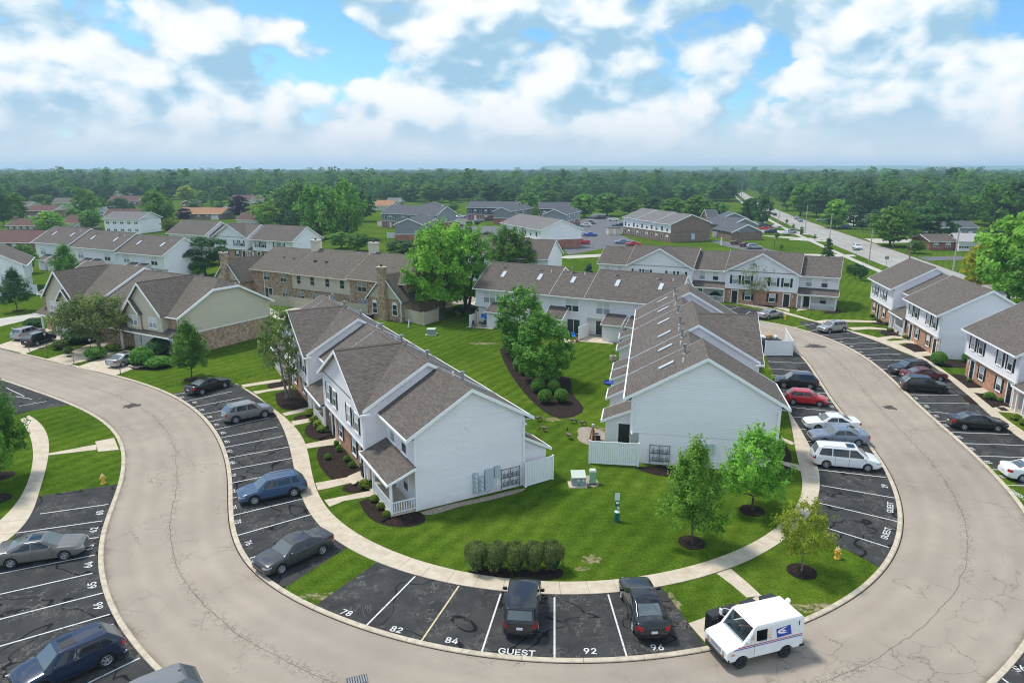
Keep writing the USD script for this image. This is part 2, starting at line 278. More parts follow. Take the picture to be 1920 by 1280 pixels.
# dark sealed asphalt of the bays: black sealed cracks, pale scratches
def bays(name, a, b, seal=0.9, scratch=0.8):
 N = {'g': ('geometry', {}), 'n': ('noise_texture', {'scale': 0.5, 'detail': 8.0, 'roughness': 0.68}), 'gr': ('noise_texture', {'scale': 30.0, 'detail': 3.0, 'roughness': 0.75}), 'mx': ('mix_float', {'fac': 0.4}), 'r': ('rgb_ramp', ramp((0.34, a), (0.66, b))),
   'p': ('principled_bsdf', {'roughness': 0.9, 'specular_ior_level': 0.12}), 'bp': ('bump', {'strength': 0.35, 'distance': 0.012})}
 K = [('g.position', 'n.vector'), ('g.position', 'gr.vector'), ('n.fac', 'mx.a'), ('gr.fac', 'mx.b'), ('mx.result', 'r.fac'), ('gr.fac', 'bp.height'), ('bp.normal', 'p.normal')]; col = 'r.color'
 for k, (sc, det, ro, wd, amt, mlo, mhi, msc, c) in enumerate(((0.21, 2.5, 0.5, 0.0085, seal, 0.36, 0.44, 0.21, (0.007, 0.007, 0.008)), (0.62, 7.0, 0.66, 0.0085, scratch, 0.50, 0.60, 0.40, (0.22, 0.205, 0.175)), (1.5, 7.0, 0.72, 0.014, scratch * 0.7, 0.50, 0.62, 0.6, (0.25, 0.235, 0.20)), (0.16, 3.0, 0.5, 0.10, 0.35, 0.50, 0.66, 0.9, (0.030, 0.030, 0.032)))):
  N[f'l{k}'] = ('noise_texture', {'scale': sc, 'detail': det, 'roughness': ro, 'distortion': 0.5}); N[f'd{k}'] = ('math', {'math_type': 'subtract', 'value2': 0.5}); N[f'e{k}'] = ('math', {'math_type': 'absolute'}); N[f'f{k}'] = ('map_range', {'range_type': 'smoothstep', 'from_min': wd * 0.4, 'from_max': wd, 'to_min': amt, 'to_max': 0.0, 'clamp': True})
  N[f'm{k}'] = ('noise_texture', {'scale': msc, 'detail': 4.0}); N[f'o{k}'] = ('mapping', {'location': (7.1 * k + 3, 2.3 * k, 0.0)}); N[f'h{k}'] = ('map_range', {'range_type': 'smoothstep', 'from_min': mlo, 'from_max': mhi, 'clamp': True}); N[f'x{k}'] = ('math', {'math_type': 'multiply'}); N[f'c{k}'] = ('mix', {'mix_type': 'mix', 'color2': c})
  K += [('g.position', f'o{k}.vector'), (f'o{k}.vector', f'l{k}.vector'), (f'o{k}.vector', f'm{k}.vector'), (f'l{k}.fac', f'd{k}.value1'), (f'd{k}.value', f'e{k}.value1'), (f'e{k}.value', f'f{k}.value'), (f'm{k}.fac', f'h{k}.value'), (f'f{k}.result', f'x{k}.value1'), (f'h{k}.result', f'x{k}.value2'), (f'x{k}.value', f'c{k}.fac'), (col, f'c{k}.color1')]; col = f'c{k}.color'
 material(name, N, K + [(col, 'p.base_color')])
bays('bay_asphalt', (0.027, 0.028, 0.030), (0.078, 0.077, 0.075))
bays('lot_asphalt_far', (0.12, 0.12, 0.13), (0.19, 0.19, 0.20), 0.2, 0.2)
mottled('line_paint', (0.20, 0.20, 0.19), (0.66, 0.66, 0.64), 6.0, 0.75, 6.0, lo=0.30, hi=0.45)
mottled('line_yellow', (0.25, 0.21, 0.12), (0.62, 0.52, 0.30), 5.0, 0.75, 6.0, lo=0.30, hi=0.45)
# walls and roofs: st in metres on each face
def siding(name, col, lap=0.125):
 c2 = tuple(0.97 * x for x in col)
 nd = {'t': ('texture_coordinate', {}), 's': ('separate_xyz', {}), 'd': ('math', {'math_type': 'divide', 'value2': lap}), 'f': ('math', {'math_type': 'fraction'}),
   'e': ('rgb_ramp', ramp((0.0, (0.76, 0.76, 0.77)), (0.10, (0.91, 0.91, 0.91)), (0.18, (1, 1, 1)), (1.0, (1, 1, 1)))), 'g': ('geometry', {}), 'n': ('noise_texture', {'scale': 0.7, 'detail': 5.0}), 'r': ('rgb_ramp', ramp((0.3, c2), (0.7, col))),  # shadow line at the foot of each lap, painted into the siding colour
   'm': ('mix', {'mix_type': 'multiply', 'fac': 1.0}), 'inv': ('math', {'math_type': 'subtract', 'value1': 1.0}), 'bp': ('bump', {'strength': 0.5, 'distance': 0.02}), 'p': ('principled_bsdf', {'roughness': 0.5, 'specular_ior_level': 0.35}),
   'bd': ('brick_texture', {'color1': (0.955, 0.955, 0.96), 'color2': (1.0, 1.0, 1.0), 'mortar': (0.9, 0.9, 0.9), 'scale': 1.0, 'mortar_size': 0.003, 'brick_width': 3.66, 'row_height': lap * 2, 'offset': 0.37}), 'm2': ('mix', {'mix_type': 'multiply', 'fac': 1.0}), 'ps': ('separate_xyz', {}), 'n2': ('noise_texture', {'scale': 1.4, 'detail': 6.0, 'roughness': 0.7}), 'za': ('math', {'math_type': 'multiply_add', 'value2': -2.6, 'value3': 1.75}), 'zs': ('math', {'math_type': 'add'}),
   'dz': ('map_range', {'range_type': 'smoothstep', 'from_min': 0.0, 'from_max': 1.3, 'to_min': 0.30, 'to_max': 0.0, 'clamp': True}), 'm3': ('mix', {'mix_type': 'mix', 'color2': (0.30, 0.26, 0.20)})}
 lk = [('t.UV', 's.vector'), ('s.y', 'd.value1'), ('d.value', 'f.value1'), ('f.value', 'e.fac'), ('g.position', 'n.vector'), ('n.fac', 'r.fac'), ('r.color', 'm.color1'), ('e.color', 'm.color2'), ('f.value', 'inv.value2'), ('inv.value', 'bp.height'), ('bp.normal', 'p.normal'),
   ('t.UV', 'bd.vector'), ('m.color', 'm2.color1'), ('bd.color', 'm2.color2'), ('g.position', 'ps.vector'), ('g.position', 'n2.vector'), ('n2.fac', 'za.value1'), ('za.value', 'zs.value1'), ('ps.z', 'zs.value2'), ('zs.value', 'dz.value'), ('m2.color', 'm3.color1'), ('dz.result', 'm3.fac'), ('m3.color', 'p.base_color')]
 material(name, nd, lk)
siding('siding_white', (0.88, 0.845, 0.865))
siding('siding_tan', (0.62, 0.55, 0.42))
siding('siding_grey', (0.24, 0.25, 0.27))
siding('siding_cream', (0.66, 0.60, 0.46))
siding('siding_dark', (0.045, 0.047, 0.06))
def bricks(name, c1, c2, mortar, bw=0.215, bh=0.075, var=0.5):
 nd = {'t': ('texture_coordinate', {}), 'b': ('brick_texture', {'color1': c1, 'color2': c2, 'mortar': mortar, 'scale': 1.0, 'mortar_size': 0.008, 'brick_width': bw, 'row_height': bh, 'bias': 0.0}),
   'g': ('geometry', {}), 'n': ('noise_texture', {'scale': 2.2, 'detail': 5.0}), 'nr': ('map_range', {'from_min': 0.3, 'from_max': 0.7, 'to_min': 1 - var * 0.5, 'to_max': 1 + var * 0.4}), 'cx': ('combine_xyz', {}), 'm': ('mix', {'mix_type': 'multiply', 'fac': 1.0}),
   'bp': ('bump', {'strength': 0.4, 'distance': 0.01, 'invert': True}), 'p': ('principled_bsdf', {'roughness': 0.85, 'specular_ior_level': 0.2})}
 lk = [('t.UV', 'b.vector'), ('g.position', 'n.vector'), ('n.fac', 'nr.value'), ('nr.result', 'cx.x'), ('nr.result', 'cx.y'), ('nr.result', 'cx.z'), ('b.color', 'm.color1'), ('cx.vector', 'm.color2'), ('m.color', 'p.base_color'), ('b.fac', 'bp.height'), ('bp.normal', 'p.normal')]
 material(name, nd, lk)
bricks('brick_orange', (0.44, 0.20, 0.105), (0.53, 0.27, 0.15), (0.48, 0.40, 0.33))
bricks('brick_mixed', (0.52, 0.34, 0.20), (0.24, 0.13, 0.085), (0.50, 0.42, 0.33), var=0.9)
bricks('brick_red', (0.26, 0.075, 0.045), (0.36, 0.12, 0.07), (0.38, 0.28, 0.24), var=0.7)
bricks('brick_brown', (0.17, 0.11, 0.085), (0.25, 0.165, 0.125), (0.30, 0.24, 0.2), var=0.6)
def shingles(name, a, b, c):
 nd = {'t': ('texture_coordinate', {}), 'mp': ('mapping', {'scale': (1.0, 1.0, 1.0)}), 'b': ('brick_texture', {'color1': (0, 0, 0), 'color2': (1, 1, 1), 'mortar': (0.0, 0.0, 0.0), 'scale': 1.0, 'mortar_size': 0.012, 'mortar_smooth': 0.6, 'brick_width': 0.33, 'row_height': 0.145, 'offset': 0.37}),
   'g': ('geometry', {}), 'n': ('noise_texture', {'scale': 0.35, 'detail': 6.0, 'roughness': 0.6}), 'n2': ('noise_texture', {'scale': 22.0, 'detail': 2.0}), 'mx': ('mix_float', {'fac': 0.36}), 'mx2': ('mix_float', {'fac': 0.35}), 'sp': ('separate_color', {}), 'r': ('rgb_ramp', ramp((0.12, a), (0.45, b), (0.85, c))),
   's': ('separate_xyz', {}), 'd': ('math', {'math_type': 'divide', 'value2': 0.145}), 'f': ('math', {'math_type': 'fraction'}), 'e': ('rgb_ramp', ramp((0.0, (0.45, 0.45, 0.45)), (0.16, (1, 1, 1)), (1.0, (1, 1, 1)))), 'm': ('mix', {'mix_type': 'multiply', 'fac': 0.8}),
   'inv': ('math', {'math_type': 'subtract', 'value1': 1.0}), 'bp': ('bump', {'strength': 0.5, 'distance': 0.02}), 'p': ('principled_bsdf', {'roughness': 0.9, 'specular_ior_level': 0.2})}
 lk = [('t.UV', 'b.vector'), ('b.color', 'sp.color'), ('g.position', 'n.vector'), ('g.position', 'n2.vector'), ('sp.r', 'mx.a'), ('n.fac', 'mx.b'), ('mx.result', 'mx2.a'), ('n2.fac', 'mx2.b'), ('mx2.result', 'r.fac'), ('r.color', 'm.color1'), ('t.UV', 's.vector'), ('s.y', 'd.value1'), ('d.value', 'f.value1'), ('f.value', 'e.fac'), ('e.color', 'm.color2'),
   ('m.color', 'p.base_color'), ('f.value', 'inv.value2'), ('inv.value', 'bp.height'), ('bp.normal', 'p.normal')]
 material(name, nd, lk)
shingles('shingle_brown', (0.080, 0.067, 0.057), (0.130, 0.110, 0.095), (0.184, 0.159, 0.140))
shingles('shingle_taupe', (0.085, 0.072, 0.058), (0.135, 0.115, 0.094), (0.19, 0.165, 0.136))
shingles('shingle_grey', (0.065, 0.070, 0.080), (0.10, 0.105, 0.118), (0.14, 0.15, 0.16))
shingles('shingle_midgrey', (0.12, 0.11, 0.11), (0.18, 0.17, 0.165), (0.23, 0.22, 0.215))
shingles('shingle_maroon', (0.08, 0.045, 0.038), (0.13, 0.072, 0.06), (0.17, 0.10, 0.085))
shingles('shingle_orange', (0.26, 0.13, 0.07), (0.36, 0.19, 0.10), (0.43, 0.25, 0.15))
plain('roof_metal', (0.38, 0.36, 0.34), 0.45)
plain('ridge_dark', (0.10, 0.08, 0.068), 0.9)
plain('trim_white', (0.86, 0.86, 0.85), 0.45)
plain('trim_tan', (0.62, 0.55, 0.43), 0.5)
plain('vinyl_white', (0.80, 0.81, 0.82), 0.4)
mottled('fence_tan', (0.42, 0.37, 0.27), (0.52, 0.46, 0.35), 2.0, 0.8)
mottled('wood_post', (0.30, 0.19, 0.10), (0.45, 0.30, 0.17), 3.0, 0.8)
plain('shutter_black', (0.012, 0.013, 0.017), 0.55)
plain('door_black', (0.012, 0.012, 0.014), 0.4)
plain('door_white', (0.76, 0.76, 0.75), 0.4)
plain('blind', (0.62, 0.63, 0.62), 0.6)
plain('window_glass', (0.030, 0.036, 0.042), 0.06, specular_ior_level=0.6)
plain('window_shade', (0.30, 0.33, 0.34), 0.08, specular_ior_level=0.6)
plain('curtain_teal', (0.20, 0.36, 0.35), 0.3)
plain('skylight_glass', (0.55, 0.58, 0.60), 0.1)
plain('galvanised', (0.30, 0.30, 0.31), 0.4, metallic=0.6)
plain('dark_metal', (0.03, 0.03, 0.032), 0.5)
plain('grey_metal', (0.27, 0.29, 0.31), 0.5)
plain('light_grey_box', (0.44, 0.50, 0.54), 0.5)
plain('pipe_grey', (0.13, 0.14, 0.14), 0.5)
plain('meter_glass', (0.55, 0.6, 0.62), 0.15)
# ------------------------------------------------------------------ ground, drive, bays, walks
from scipy.interpolate import splprep, splev
def smooth(pts, n=None, step=0.7, s=0.02):
 p = np.asarray(pts, float); L = np.hypot(*np.diff(p, axis=0).T).sum()
 n = n or max(8, int(L / step))
 tck, u = splprep(p.T, s=s * len(p), k=min(3, len(p) - 1))
 return np.array(splev(np.linspace(0, 1, n), tck)).T
gx = np.concatenate([-np.geomspace(60, 11000, 14)[::-1], np.linspace(-45, 45, 7), np.geomspace(60, 11000, 14)])
gy = np.concatenate([[-400, -100, 0], np.geomspace(30, 14000, 24)])
gm = MB()
for i in range(len(gx) - 1):
 for j in range(len(gy) - 1):
  gm.quad((gx[i], gy[j], 0), (gx[i + 1], gy[j], 0), (gx[i + 1], gy[j + 1], 0), (gx[i], gy[j + 1], 0))
struct('ground', gm, 'lawn')
INNER_PX = [(0, 652), (47.5, 663.7), (122.5, 683.7), (215, 705), (275, 722.5), (315, 737.5), (346, 752.5), (375, 775), (392.5, 790), (412.5, 815), (422.5, 840), (425, 865), (426, 902), (425.7, 960), (437.5, 1005), (452.5, 1027), (480, 1066), (539, 1106), (595, 1135.6), (637.5, 1157), (709.7, 1184.8), (785, 1204.5), (903, 1229), (960, 1235.7), (1038.7, 1239), (1097.8, 1239), (1173, 1232.4), (1232, 1225.8), (1324, 1213), (1494, 1166.8), (1548, 1142), (1594, 1116), (1637, 1076.5), (1669.7, 1043.7), (1689, 1004), (1692.6, 971.5), (1684.4, 935.5), (1669.7, 899.4), (1650, 866.6), (1625, 832), (1590, 792.5), (1577.5, 772.5), (1550, 730), (1522.5, 692.5), (1502.5, 670), (1486, 657.5)]
OUTER_L = [(0, 712), (25, 720), (75, 737), (125, 755), (160, 772), (190, 792.5), (212.5, 815), (227.5, 842), (232.5, 865), (229, 890), (220, 922), (204, 957.5), (197, 970), (186, 1005), (182, 1035), (185, 1072), (197.5, 1110), (215, 1160), (232.5, 1192), (262.5, 1225), (300, 1257), (332, 1280)]
OUTER_R1 = [(1843.5, 1275), (1876, 1244), (1902.6, 1216), (1920, 1191)]
OUTER_R2 = [(1920, 965), (1889.5, 919), (1863, 889.5), (1830.5, 860), (1800, 831), (1760, 795), (1727.5, 765), (1697.5, 737.5), (1665, 710), (1640, 687.5), (1615, 667.5), (1590, 652.5), (1560, 637.5), (1522.5, 625), (1490, 615), (1440, 604.5), (1424, 602)]
inner = smooth([(-150, 138), (-118, 119)] + GL(INNER_PX) + [(37.2, 91.5), (36.2, 96), (33.0, 100.2), (28, 103.5), (20, 107.5), (6, 114), (-20, 126)], step=0.8)
def towards(pts, line, d):
 ls = LineString(line); out = []
 for q in pts:
  n = np.array(ls.interpolate(ls.project(Point(q))).coords[0]) - np.array(q); out.append(tuple(np.array(q) + n / np.linalg.norm(n) * d))
 return out
outer = smooth([(-140, 123), (-108, 104.5)] + towards(GL(OUTER_L), inner, 0.27) + [(-12, 25.0), (-7, 22.6), (-2, 21.3), (3, 20.8), (8, 21.3), (13, 22.8), (18, 25.2)] + GL(OUTER_R1) + [(30, 34.4), (33.2, 38.6)] + GL(OUTER_R2) + [(34, 109.3), (27, 112.6), (10, 120.5), (-16, 133)], step=0.8)
def strip(A, B, z, m):
 """a paved strip between the line A and the line B; st = (metres along, 0..1 across)"""
 lb = LineString(B); La = LineString(A)
 N = int(La.length / 0.8); a = np.array([La.interpolate(t, True).coords[0] for t in np.linspace(0, 1, N)])
 pr = np.array([lb.project(Point(p)) for p in a]); pr = np.maximum.accumulate(pr); pr[0] = 0; pr[-1] = lb.length
 k = np.exp(-np.linspace(-2, 2, 25) ** 2); k /= k.sum(); pr = np.convolve(np.pad(pr, 12, mode='edge'), k, 'valid')
 b = np.array([lb.interpolate(t).coords[0] for t in pr]); s = np.concatenate([[0], np.cumsum(np.hypot(*np.diff((a + b) / 2, axis=0).T))])
 K = 5; v, uv, f = [], [], []
 for i in range(N):
  for j in range(K):
   w = j / (K - 1); v.append((*(a[i] * (1 - w) + b[i] * w), z)); uv.append((s[i], w))
 for i in range(N - 1):
  for j in range(K - 1):
   p = i * K + j; f += [(p, p + K, p + K + 1), (p, p + K + 1, p + 1)]
 v, f = np.array(v), np.array(f)
 n = np.cross(v[f[:, 1]] - v[f[:, 0]], v[f[:, 2]] - v[f[:, 0]])[:, 2]; f[n < 0] = f[n < 0][:, ::-1]
 return v, f, np.array(uv)
v, f, uv = strip(inner, outer, 0.012, None)
p = '/World/' + numbered('/World', 'road')
usdkit.mesh(stage, p, (v, f), mat('drive_asphalt'), uv=uv)
tag(stage.GetPrimAtPath(p), 'pale old asphalt drive curving round the lawn', None, None, 'structure')
road_poly = Polygon(list(inner) + list(outer[::-1])).buffer(0)
# kerbs: cast segments with joints, one part each
def kerb(line, side, t0, t1, name_label, sh=0.0, w=0.30, h=0.07, L=3.0):
 ls = LineString(line); t = Thing('kerb', name_label, None, (0, 0, 0), kind='structure')
 s = t0
 while s < t1 - 0.3:
  e = min(s + L, t1); K = 5; pp = [np.array(ls.interpolate(x).coords[0]) for x in np.linspace(s + 0.012, e - 0.012, K)]
  mb = MB(); R = []
  for i, q in enumerate(pp):
   d = pp[min(i + 1, K - 1)] - pp[max(i - 1, 0)]; d = d / np.linalg.norm(d); n = np.array([-d[1], d[0]]) * side
   R.append([(*(q + n * (o + sh)), z) for o, z in ((-0.01, -0.05), (0.005, h * 0.55), (0.05, h * 0.92), (0.09, h), (w - 0.02, h), (w, h - 0.02), (w, -0.05))])
  for A, B in zip(R[:-1], R[1:]):
   for k in range(6):
    qd = [A[k], B[k], B[k + 1], A[k + 1]]
    mb.poly(qd if side > 0 else qd[::-1])
  mb.poly(R[0] if side < 0 else R[0][::-1]); mb.poly(R[-1] if side > 0 else R[-1][::-1])
  t.part('kerb_segment', mb, 'kerb_concrete'); s = e
 return t
LI, LO = LineString(inner), LineString(outer)
def at(ls, px): return ls.project(Point(G(*px)))
kerb(inner, 1, at(LI, (40, 662)), at(LI, (1486, 657)), 'pale concrete kerb along the inner edge of the drive', -0.17)
kerb(outer, -1, at(LO, (0, 712)), at(LO, (1424, 602)), 'pale concrete kerb along the outer edge of the drive')
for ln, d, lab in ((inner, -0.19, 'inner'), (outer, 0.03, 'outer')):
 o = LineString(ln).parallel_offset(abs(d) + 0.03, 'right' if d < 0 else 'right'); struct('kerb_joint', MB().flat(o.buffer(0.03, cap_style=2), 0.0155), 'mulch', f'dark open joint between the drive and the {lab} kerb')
# walks: the island's, then the outer ones, cut into slabs along their length
WALK_IN = [(445, 720), (480, 745), (495, 755), (527.5, 772.5), (545, 795), (565, 827.5), (581.7, 860), (591.5, 906), (608, 937), (617.8, 950), (644, 981), (677, 1007.6), (709.7, 1027), (762, 1047), (824.5, 1063), (873.7, 1071.6), (960, 1084.7), (1058, 1089.6), (1157, 1086.4), (1222.5, 1076.5), (1288, 1063), (1353.7, 1043.7), (1440, 1000), (1469.5, 975), (1492.5, 945), (1504, 919), (1505.6, 893), (1499, 860), (1485, 827.5), (1472.5, 772.5), (1464, 740)]
WALK_OUT = [(430, 715), (455, 742), (480, 742), (510, 765), (527.5, 802.5), (542.5, 835), (548.7, 860), (565, 925), (582, 965), (604.7, 991), (624, 1012.6), (650.6, 1024), (706, 1053.6), (752, 1068), (808, 1086), (873.7, 1101), (955.7, 1107.7), (1015.8, 1112.6), (1091, 1112.6), (1157, 1107.7), (1232, 1101), (1288, 1089.6), (1344, 1075), (1440, 1034), (1469.5, 1014), (1522, 961.7), (1535, 932), (1538.4, 902.6), (1528.6, 873), (1517.5, 850), (1483.7, 780), (1472, 745)]
wi, wo = smooth(GL(WALK_IN) + [(26, 76), (28.5, 88), (29.5, 96)], step=0.4, s=0.03), smooth(GL([WALK_OUT[0]] + WALK_OUT[2:]) + [(27.6, 76), (30, 88), (31.2, 96)], step=0.4, s=0.03)
def walk(A, B, label, L=1.55, z=0.045):
 la, lb = LineString(A), LineString(B); t = Thing('pavement', label, None, (0, 0, 0), kind='structure')
 N = int(la.length / L); ks = np.linspace(0, 1, N + 1)
 fine = np.linspace(0, 1, N * 3 + 1); a = np.array([la.interpolate(k, True).coords[0] for k in fine]); pr = np.maximum.accumulate(np.array([lb.project(Point(x)) for x in a])); pr[0], pr[-1] = 0, lb.length
 k = np.ones(7) / 7; pr = np.convolve(np.pad(pr, 3, mode='edge'), k, 'valid'); b = np.array([lb.interpolate(x).coords[0] for x in pr])
 for i in range(N):
  ia = a[3 * i:3 * i + 4].copy(); ib = b[3 * i:3 * i + 4].copy()
  for q in (ia, ib): q[0] += (q[1] - q[0]) * 0.018; q[-1] += (q[-2] - q[-1]) * 0.018
  mb = MB().extrude(Polygon(list(ia) + list(ib[::-1])).buffer(0), -0.05, z + 0.004 * math.sin(i * 7.3))
  t.part('paving_slab', mb, 'concrete')
 return Polygon(list(la.coords) + list(lb.coords)[::-1]).buffer(0)
walk_poly = walk(wi, wo, 'curving concrete pavement round the inner lawn')
LW_L = [(37, 787), (56, 812), (61, 835), (60, 865), (50, 902), (27, 945), (0, 984)]
LW_R = [(44, 774), (65, 785), (82.5, 805), (92.5, 832), (91, 857), (85, 890), (72.5, 925), (54, 960), (32, 1000), (22, 1012)]
wl = smooth(GL(LW_L) + [(-35.2, 35.0), (-34.8, 30.0)], step=0.4); wr = smooth(GL(LW_R) + [(-34.0, 36.0), (-33.2, 33.0), (-32.4, 30.0)], step=0.4)
walk(wl, wr, 'curving concrete pavement at the left edge')
RW_L = [(1587.5, 620), (1645, 640), (1690, 660), (1735, 676), (1777.5, 710), (1815, 742.5), (1865, 782.5), (1920, 827.5)]
RW_R = [(1600, 622.5), (1665, 637.5), (1710, 657.5), (1752.5, 685), (1815, 727.5), (1862.5, 765), (1920, 810)]
DW_L, DW_R = [(1380, 569), (1420, 577), (1470, 588), (1520, 602)], [(1384, 565.5), (1440, 577), (1480, 586.5), (1530, 602)]
rl = smooth(GL(DW_L + RW_L) + [(46.2, 48)], step=0.4); rr = smooth(GL(DW_R + RW_R) + [(48.0, 48)], step=0.4)
walk(rl, rr, 'concrete pavement before the right-hand townhouses', L=1.8)
# parking bays
island_out = list(inner)
def between(line, p0, p1):
 ls = LineString(line); a, b = sorted((ls.project(Point(G(*p0))), ls.project(Point(G(*p1)))))
 return [ls.interpolate(x).coords[0] for x in np.linspace(a, b, max(6, int((b - a) / 0.8)))]
def area(A, B):
 """ground between two lines that run the same way"""
 return Polygon(list(A) + list(B)[::-1]).buffer(0)
bay1 = area(between(inner, (322, 738), (537.4, 1100)), between(wo, (430, 715), (652, 1025)))
bay2 = area(between(inner, (593, 1133), (1324, 1212)), between(wo, (706, 1054), (1242, 1102)))
bay3 = area(between(inner, (1637, 1055), (1488, 658))[::1], between(wo, (1537, 990), (1420, 640))[::1])
bay3 = Polygon(between(inner, (1637, 1060), (1488, 660)) + [tuple(G(1441, 648)), tuple(G(1436, 672)), tuple(G(1474, 752))] + GL([(1483.7, 780), (1517.5, 850), (1528.6, 873), (1538.4, 902.6), (1535, 932), (1526, 955), (1548, 1000), (1568, 1020.8), (1600.8, 1037)])).buffer(0)
bay4 = Polygon(between(outer, (1468, 611), (1912, 952)) + [tuple(G(1935, 925)), tuple(G(1960, 880))] + list(reversed([tuple(x) for x in GL([(1497, 602), (1530, 603)] + RW_L)]))).buffer(0)
bay5 = Polygon(between(outer, (222, 907), (332, 1280)) + between(outer, (332, 1280), (332, 1280))[:1] + [(-12.5, 25.3), (-20, 22.5), (-31, 27)] + list(reversed([tuple(x) for x in GL([(75, 929), (54, 960), (32, 1000), (22, 1012)]) + [(-33.9, 36.0), (-33.0, 33.0)]]))).buffer(0)
bay6 = Polygon(between(outer, (0, 712), (130, 759)) + GL([(50, 771), (44, 774), (0, 788), (-60, 760)])).buffer(0)
bay7 = Polygon(GL([(1365, 571), (1420, 580), (1436, 589), (1428, 601), (1400, 597), (1340, 588), (1330, 574)])).buffer(0)
for poly, lab in ((bay1, 'dark asphalt parking bays on the left of the inner lawn'), (bay2, 'dark asphalt parking bays below the hedge'), (bay3, 'dark asphalt parking bays on the right of the inner lawn'), (bay4, 'dark asphalt parking bays before the right-hand townhouses'),
     (bay5, 'worn dark asphalt parking bays at the lower left'), (bay6, 'dark asphalt parking bays at the left edge'), (bay7, 'dark asphalt parking bays before the far townhouses')):
 pb = poly.difference(road_poly.buffer(0.05))
 T = Thing('parking_area', lab, None, (0, 0, 0), kind='structure'); T.part('asphalt', MB().flat(pb, 0.008), 'bay_asphalt')
 if poly is bay1: lot1 = T
 if poly is bay2: lot2 = T
 if poly is bay3: lot3 = T
 if poly is bay4: lot4 = T
 if poly is bay5: lot5 = T
 if poly is bay6: lot6 = T
 if poly is bay7: lot7 = T
def stripe(T, a, b, m='line_paint', w=0.095):
 A, B = G(*a), G(*b); d = (B - A) / np.linalg.norm(B - A); n = np.array([-d[1], d[0]]) * w / 2
 T.part('bay_line', MB().flat(Polygon([A - n, B - n, B + n, A + n]), 0.0125), m)
for a, b in (((347, 735.7), (325, 740)), ((435, 733.7), (347.5, 752.5)), ((455, 745), (362.5, 763)), ((483, 757), (380, 776.7)), ((500, 769), (393.7, 790)), ((505, 782.5), (405, 805)), ((520, 800), (413.7, 820.5)), ((531, 817.5), (420, 838.7)), ((541, 837.5), (425, 859)),
    ((547.5, 858.7), (426, 881)), ((556, 880), (426.5, 907)), ((563, 909), (427.5, 935)), ((567, 934.8), (430, 967.5)), ((582.4, 964.3), (443.7, 1003.7)), ((622, 1001), (468.7, 1046))): stripe(lot1, a, b)
stripe(lot2, (778.5, 1079.8), (685, 1174)); stripe(lot2, (860.5, 1097.8), (790, 1201), 'line_yellow'); stripe(lot2, (939, 1112.6), (903, 1222.5)); stripe(lot2, (1039.7, 1119), (1039.7, 1235)); stripe(lot2, (1140.4, 1114), (1175, 1230))
for a, b in (((1482.5, 763), (1576, 772.5)), ((1486, 781), (1590, 791)), ((1496, 803), (1612, 815)), ((1508, 826), (1630, 838)), ((1520, 850), (1645, 862)), ((1534, 880), (1661, 894.7)), ((1539.6, 909.6), (1676.8, 933)), ((1536, 942.5), (1684.7, 977.7)), ((1527, 982), (1667, 1026)),
    ((1440, 677.5), (1516, 681)), ((1441, 690.5), (1516, 696)), ((1446, 703), (1530, 707)), ((1458, 719), (1540, 722)), ((1466, 737), (1551, 737)), ((1478, 750), (1563, 754))): stripe(lot3, a, b)
for a, b in (((1527, 607), (1486, 614)), ((1560, 614), (1508, 622)), ((1592, 624), (1536, 628.5)), ((1617, 632), (1560, 636)), ((1645, 642), (1582, 645)), ((1668, 652), (1600, 655)), ((1690, 663.7), (1615, 665)), ((1709, 674), (1632, 675.5)), ((1728, 687), (1650, 692)), ((1750, 699), (1667, 706)),
    ((1772, 716), (1684, 722)), ((1797.5, 741), (1703, 739.5)), ((1817.5, 756.5), (1716, 754.5)), ((1850, 780), (1736, 771)), ((1870, 793), (1757, 789)), ((1892.5, 813.7), (1779, 810)), ((1920, 834.5), (1802, 831)), ((1950, 858), (1829, 854.5)), ((1960, 881), (1853, 880)), ((1970, 911), (1884, 909.5))): stripe(lot4, a, b)
for a, b in (((75, 963), (203, 945)), ((30, 999), (192, 976)), ((10, 1029), (185, 1007)), ((0, 1075), (178, 1040)), ((-15, 1117), (174, 1074)), ((-30, 1168), (193, 1111)), ((-45, 1224), (206, 1151)), ((10, 1267), (225, 1192)), ((165, 1280), (262, 1233)), ((240, 1310), (315, 1272))): stripe(lot5, a, b)
for a, b in (((46, 743), (10, 726)), ((60, 748), (30, 743)), ((88, 752), (36, 761))): stripe(lot6, a, b)
for a, b in (((1382, 597), (1407, 584)), ((1345, 587), (1385, 575)), ((1435, 590), (1405, 599))): stripe(lot7, a, b)
# numbers painted on the bays: read from the drive
def number(T, txt, px, toward, h=0.52, m='line_paint'):
 """centre at px, letters stand with their tops pointing towards the pixel 'toward'"""
 c, q = G(*px), G(*toward); up = (q - c) / np.linalg.norm(q - c); c = c + up * 0.2; h *= 0.78; rt = np.array([up[1], -up[0]])
 tm = meshkit.text_mesh(txt, h, 0.002, bold=True); vv = np.array(tm.vertices); vv[:, 0] -= (vv[:, 0].max() + vv[:, 0].min()) / 2; vv[:, 1] -= h / 2
 w = np.column_stack([c[0] + vv[:, 0] * rt[0] + vv[:, 1] * up[0], c[1] + vv[:, 0] * rt[1] + vv[:, 1] * up[1], 0.0125 + vv[:, 2]])
 T.part('bay_number', trimesh.Trimesh(w, tm.faces, process=False), m)
for txt, px, tw in (('78', (646, 1152), (720, 1080)), ('82', (740, 1184), (805, 1100)), ('84', (845, 1205), (890, 1110)), ('GUEST', (968, 1227), (985, 1120)), ('92', (1107, 1225), (1095, 1115)), ('96', (1234, 1218), (1200, 1110))): number(lot2, txt, px, tw)
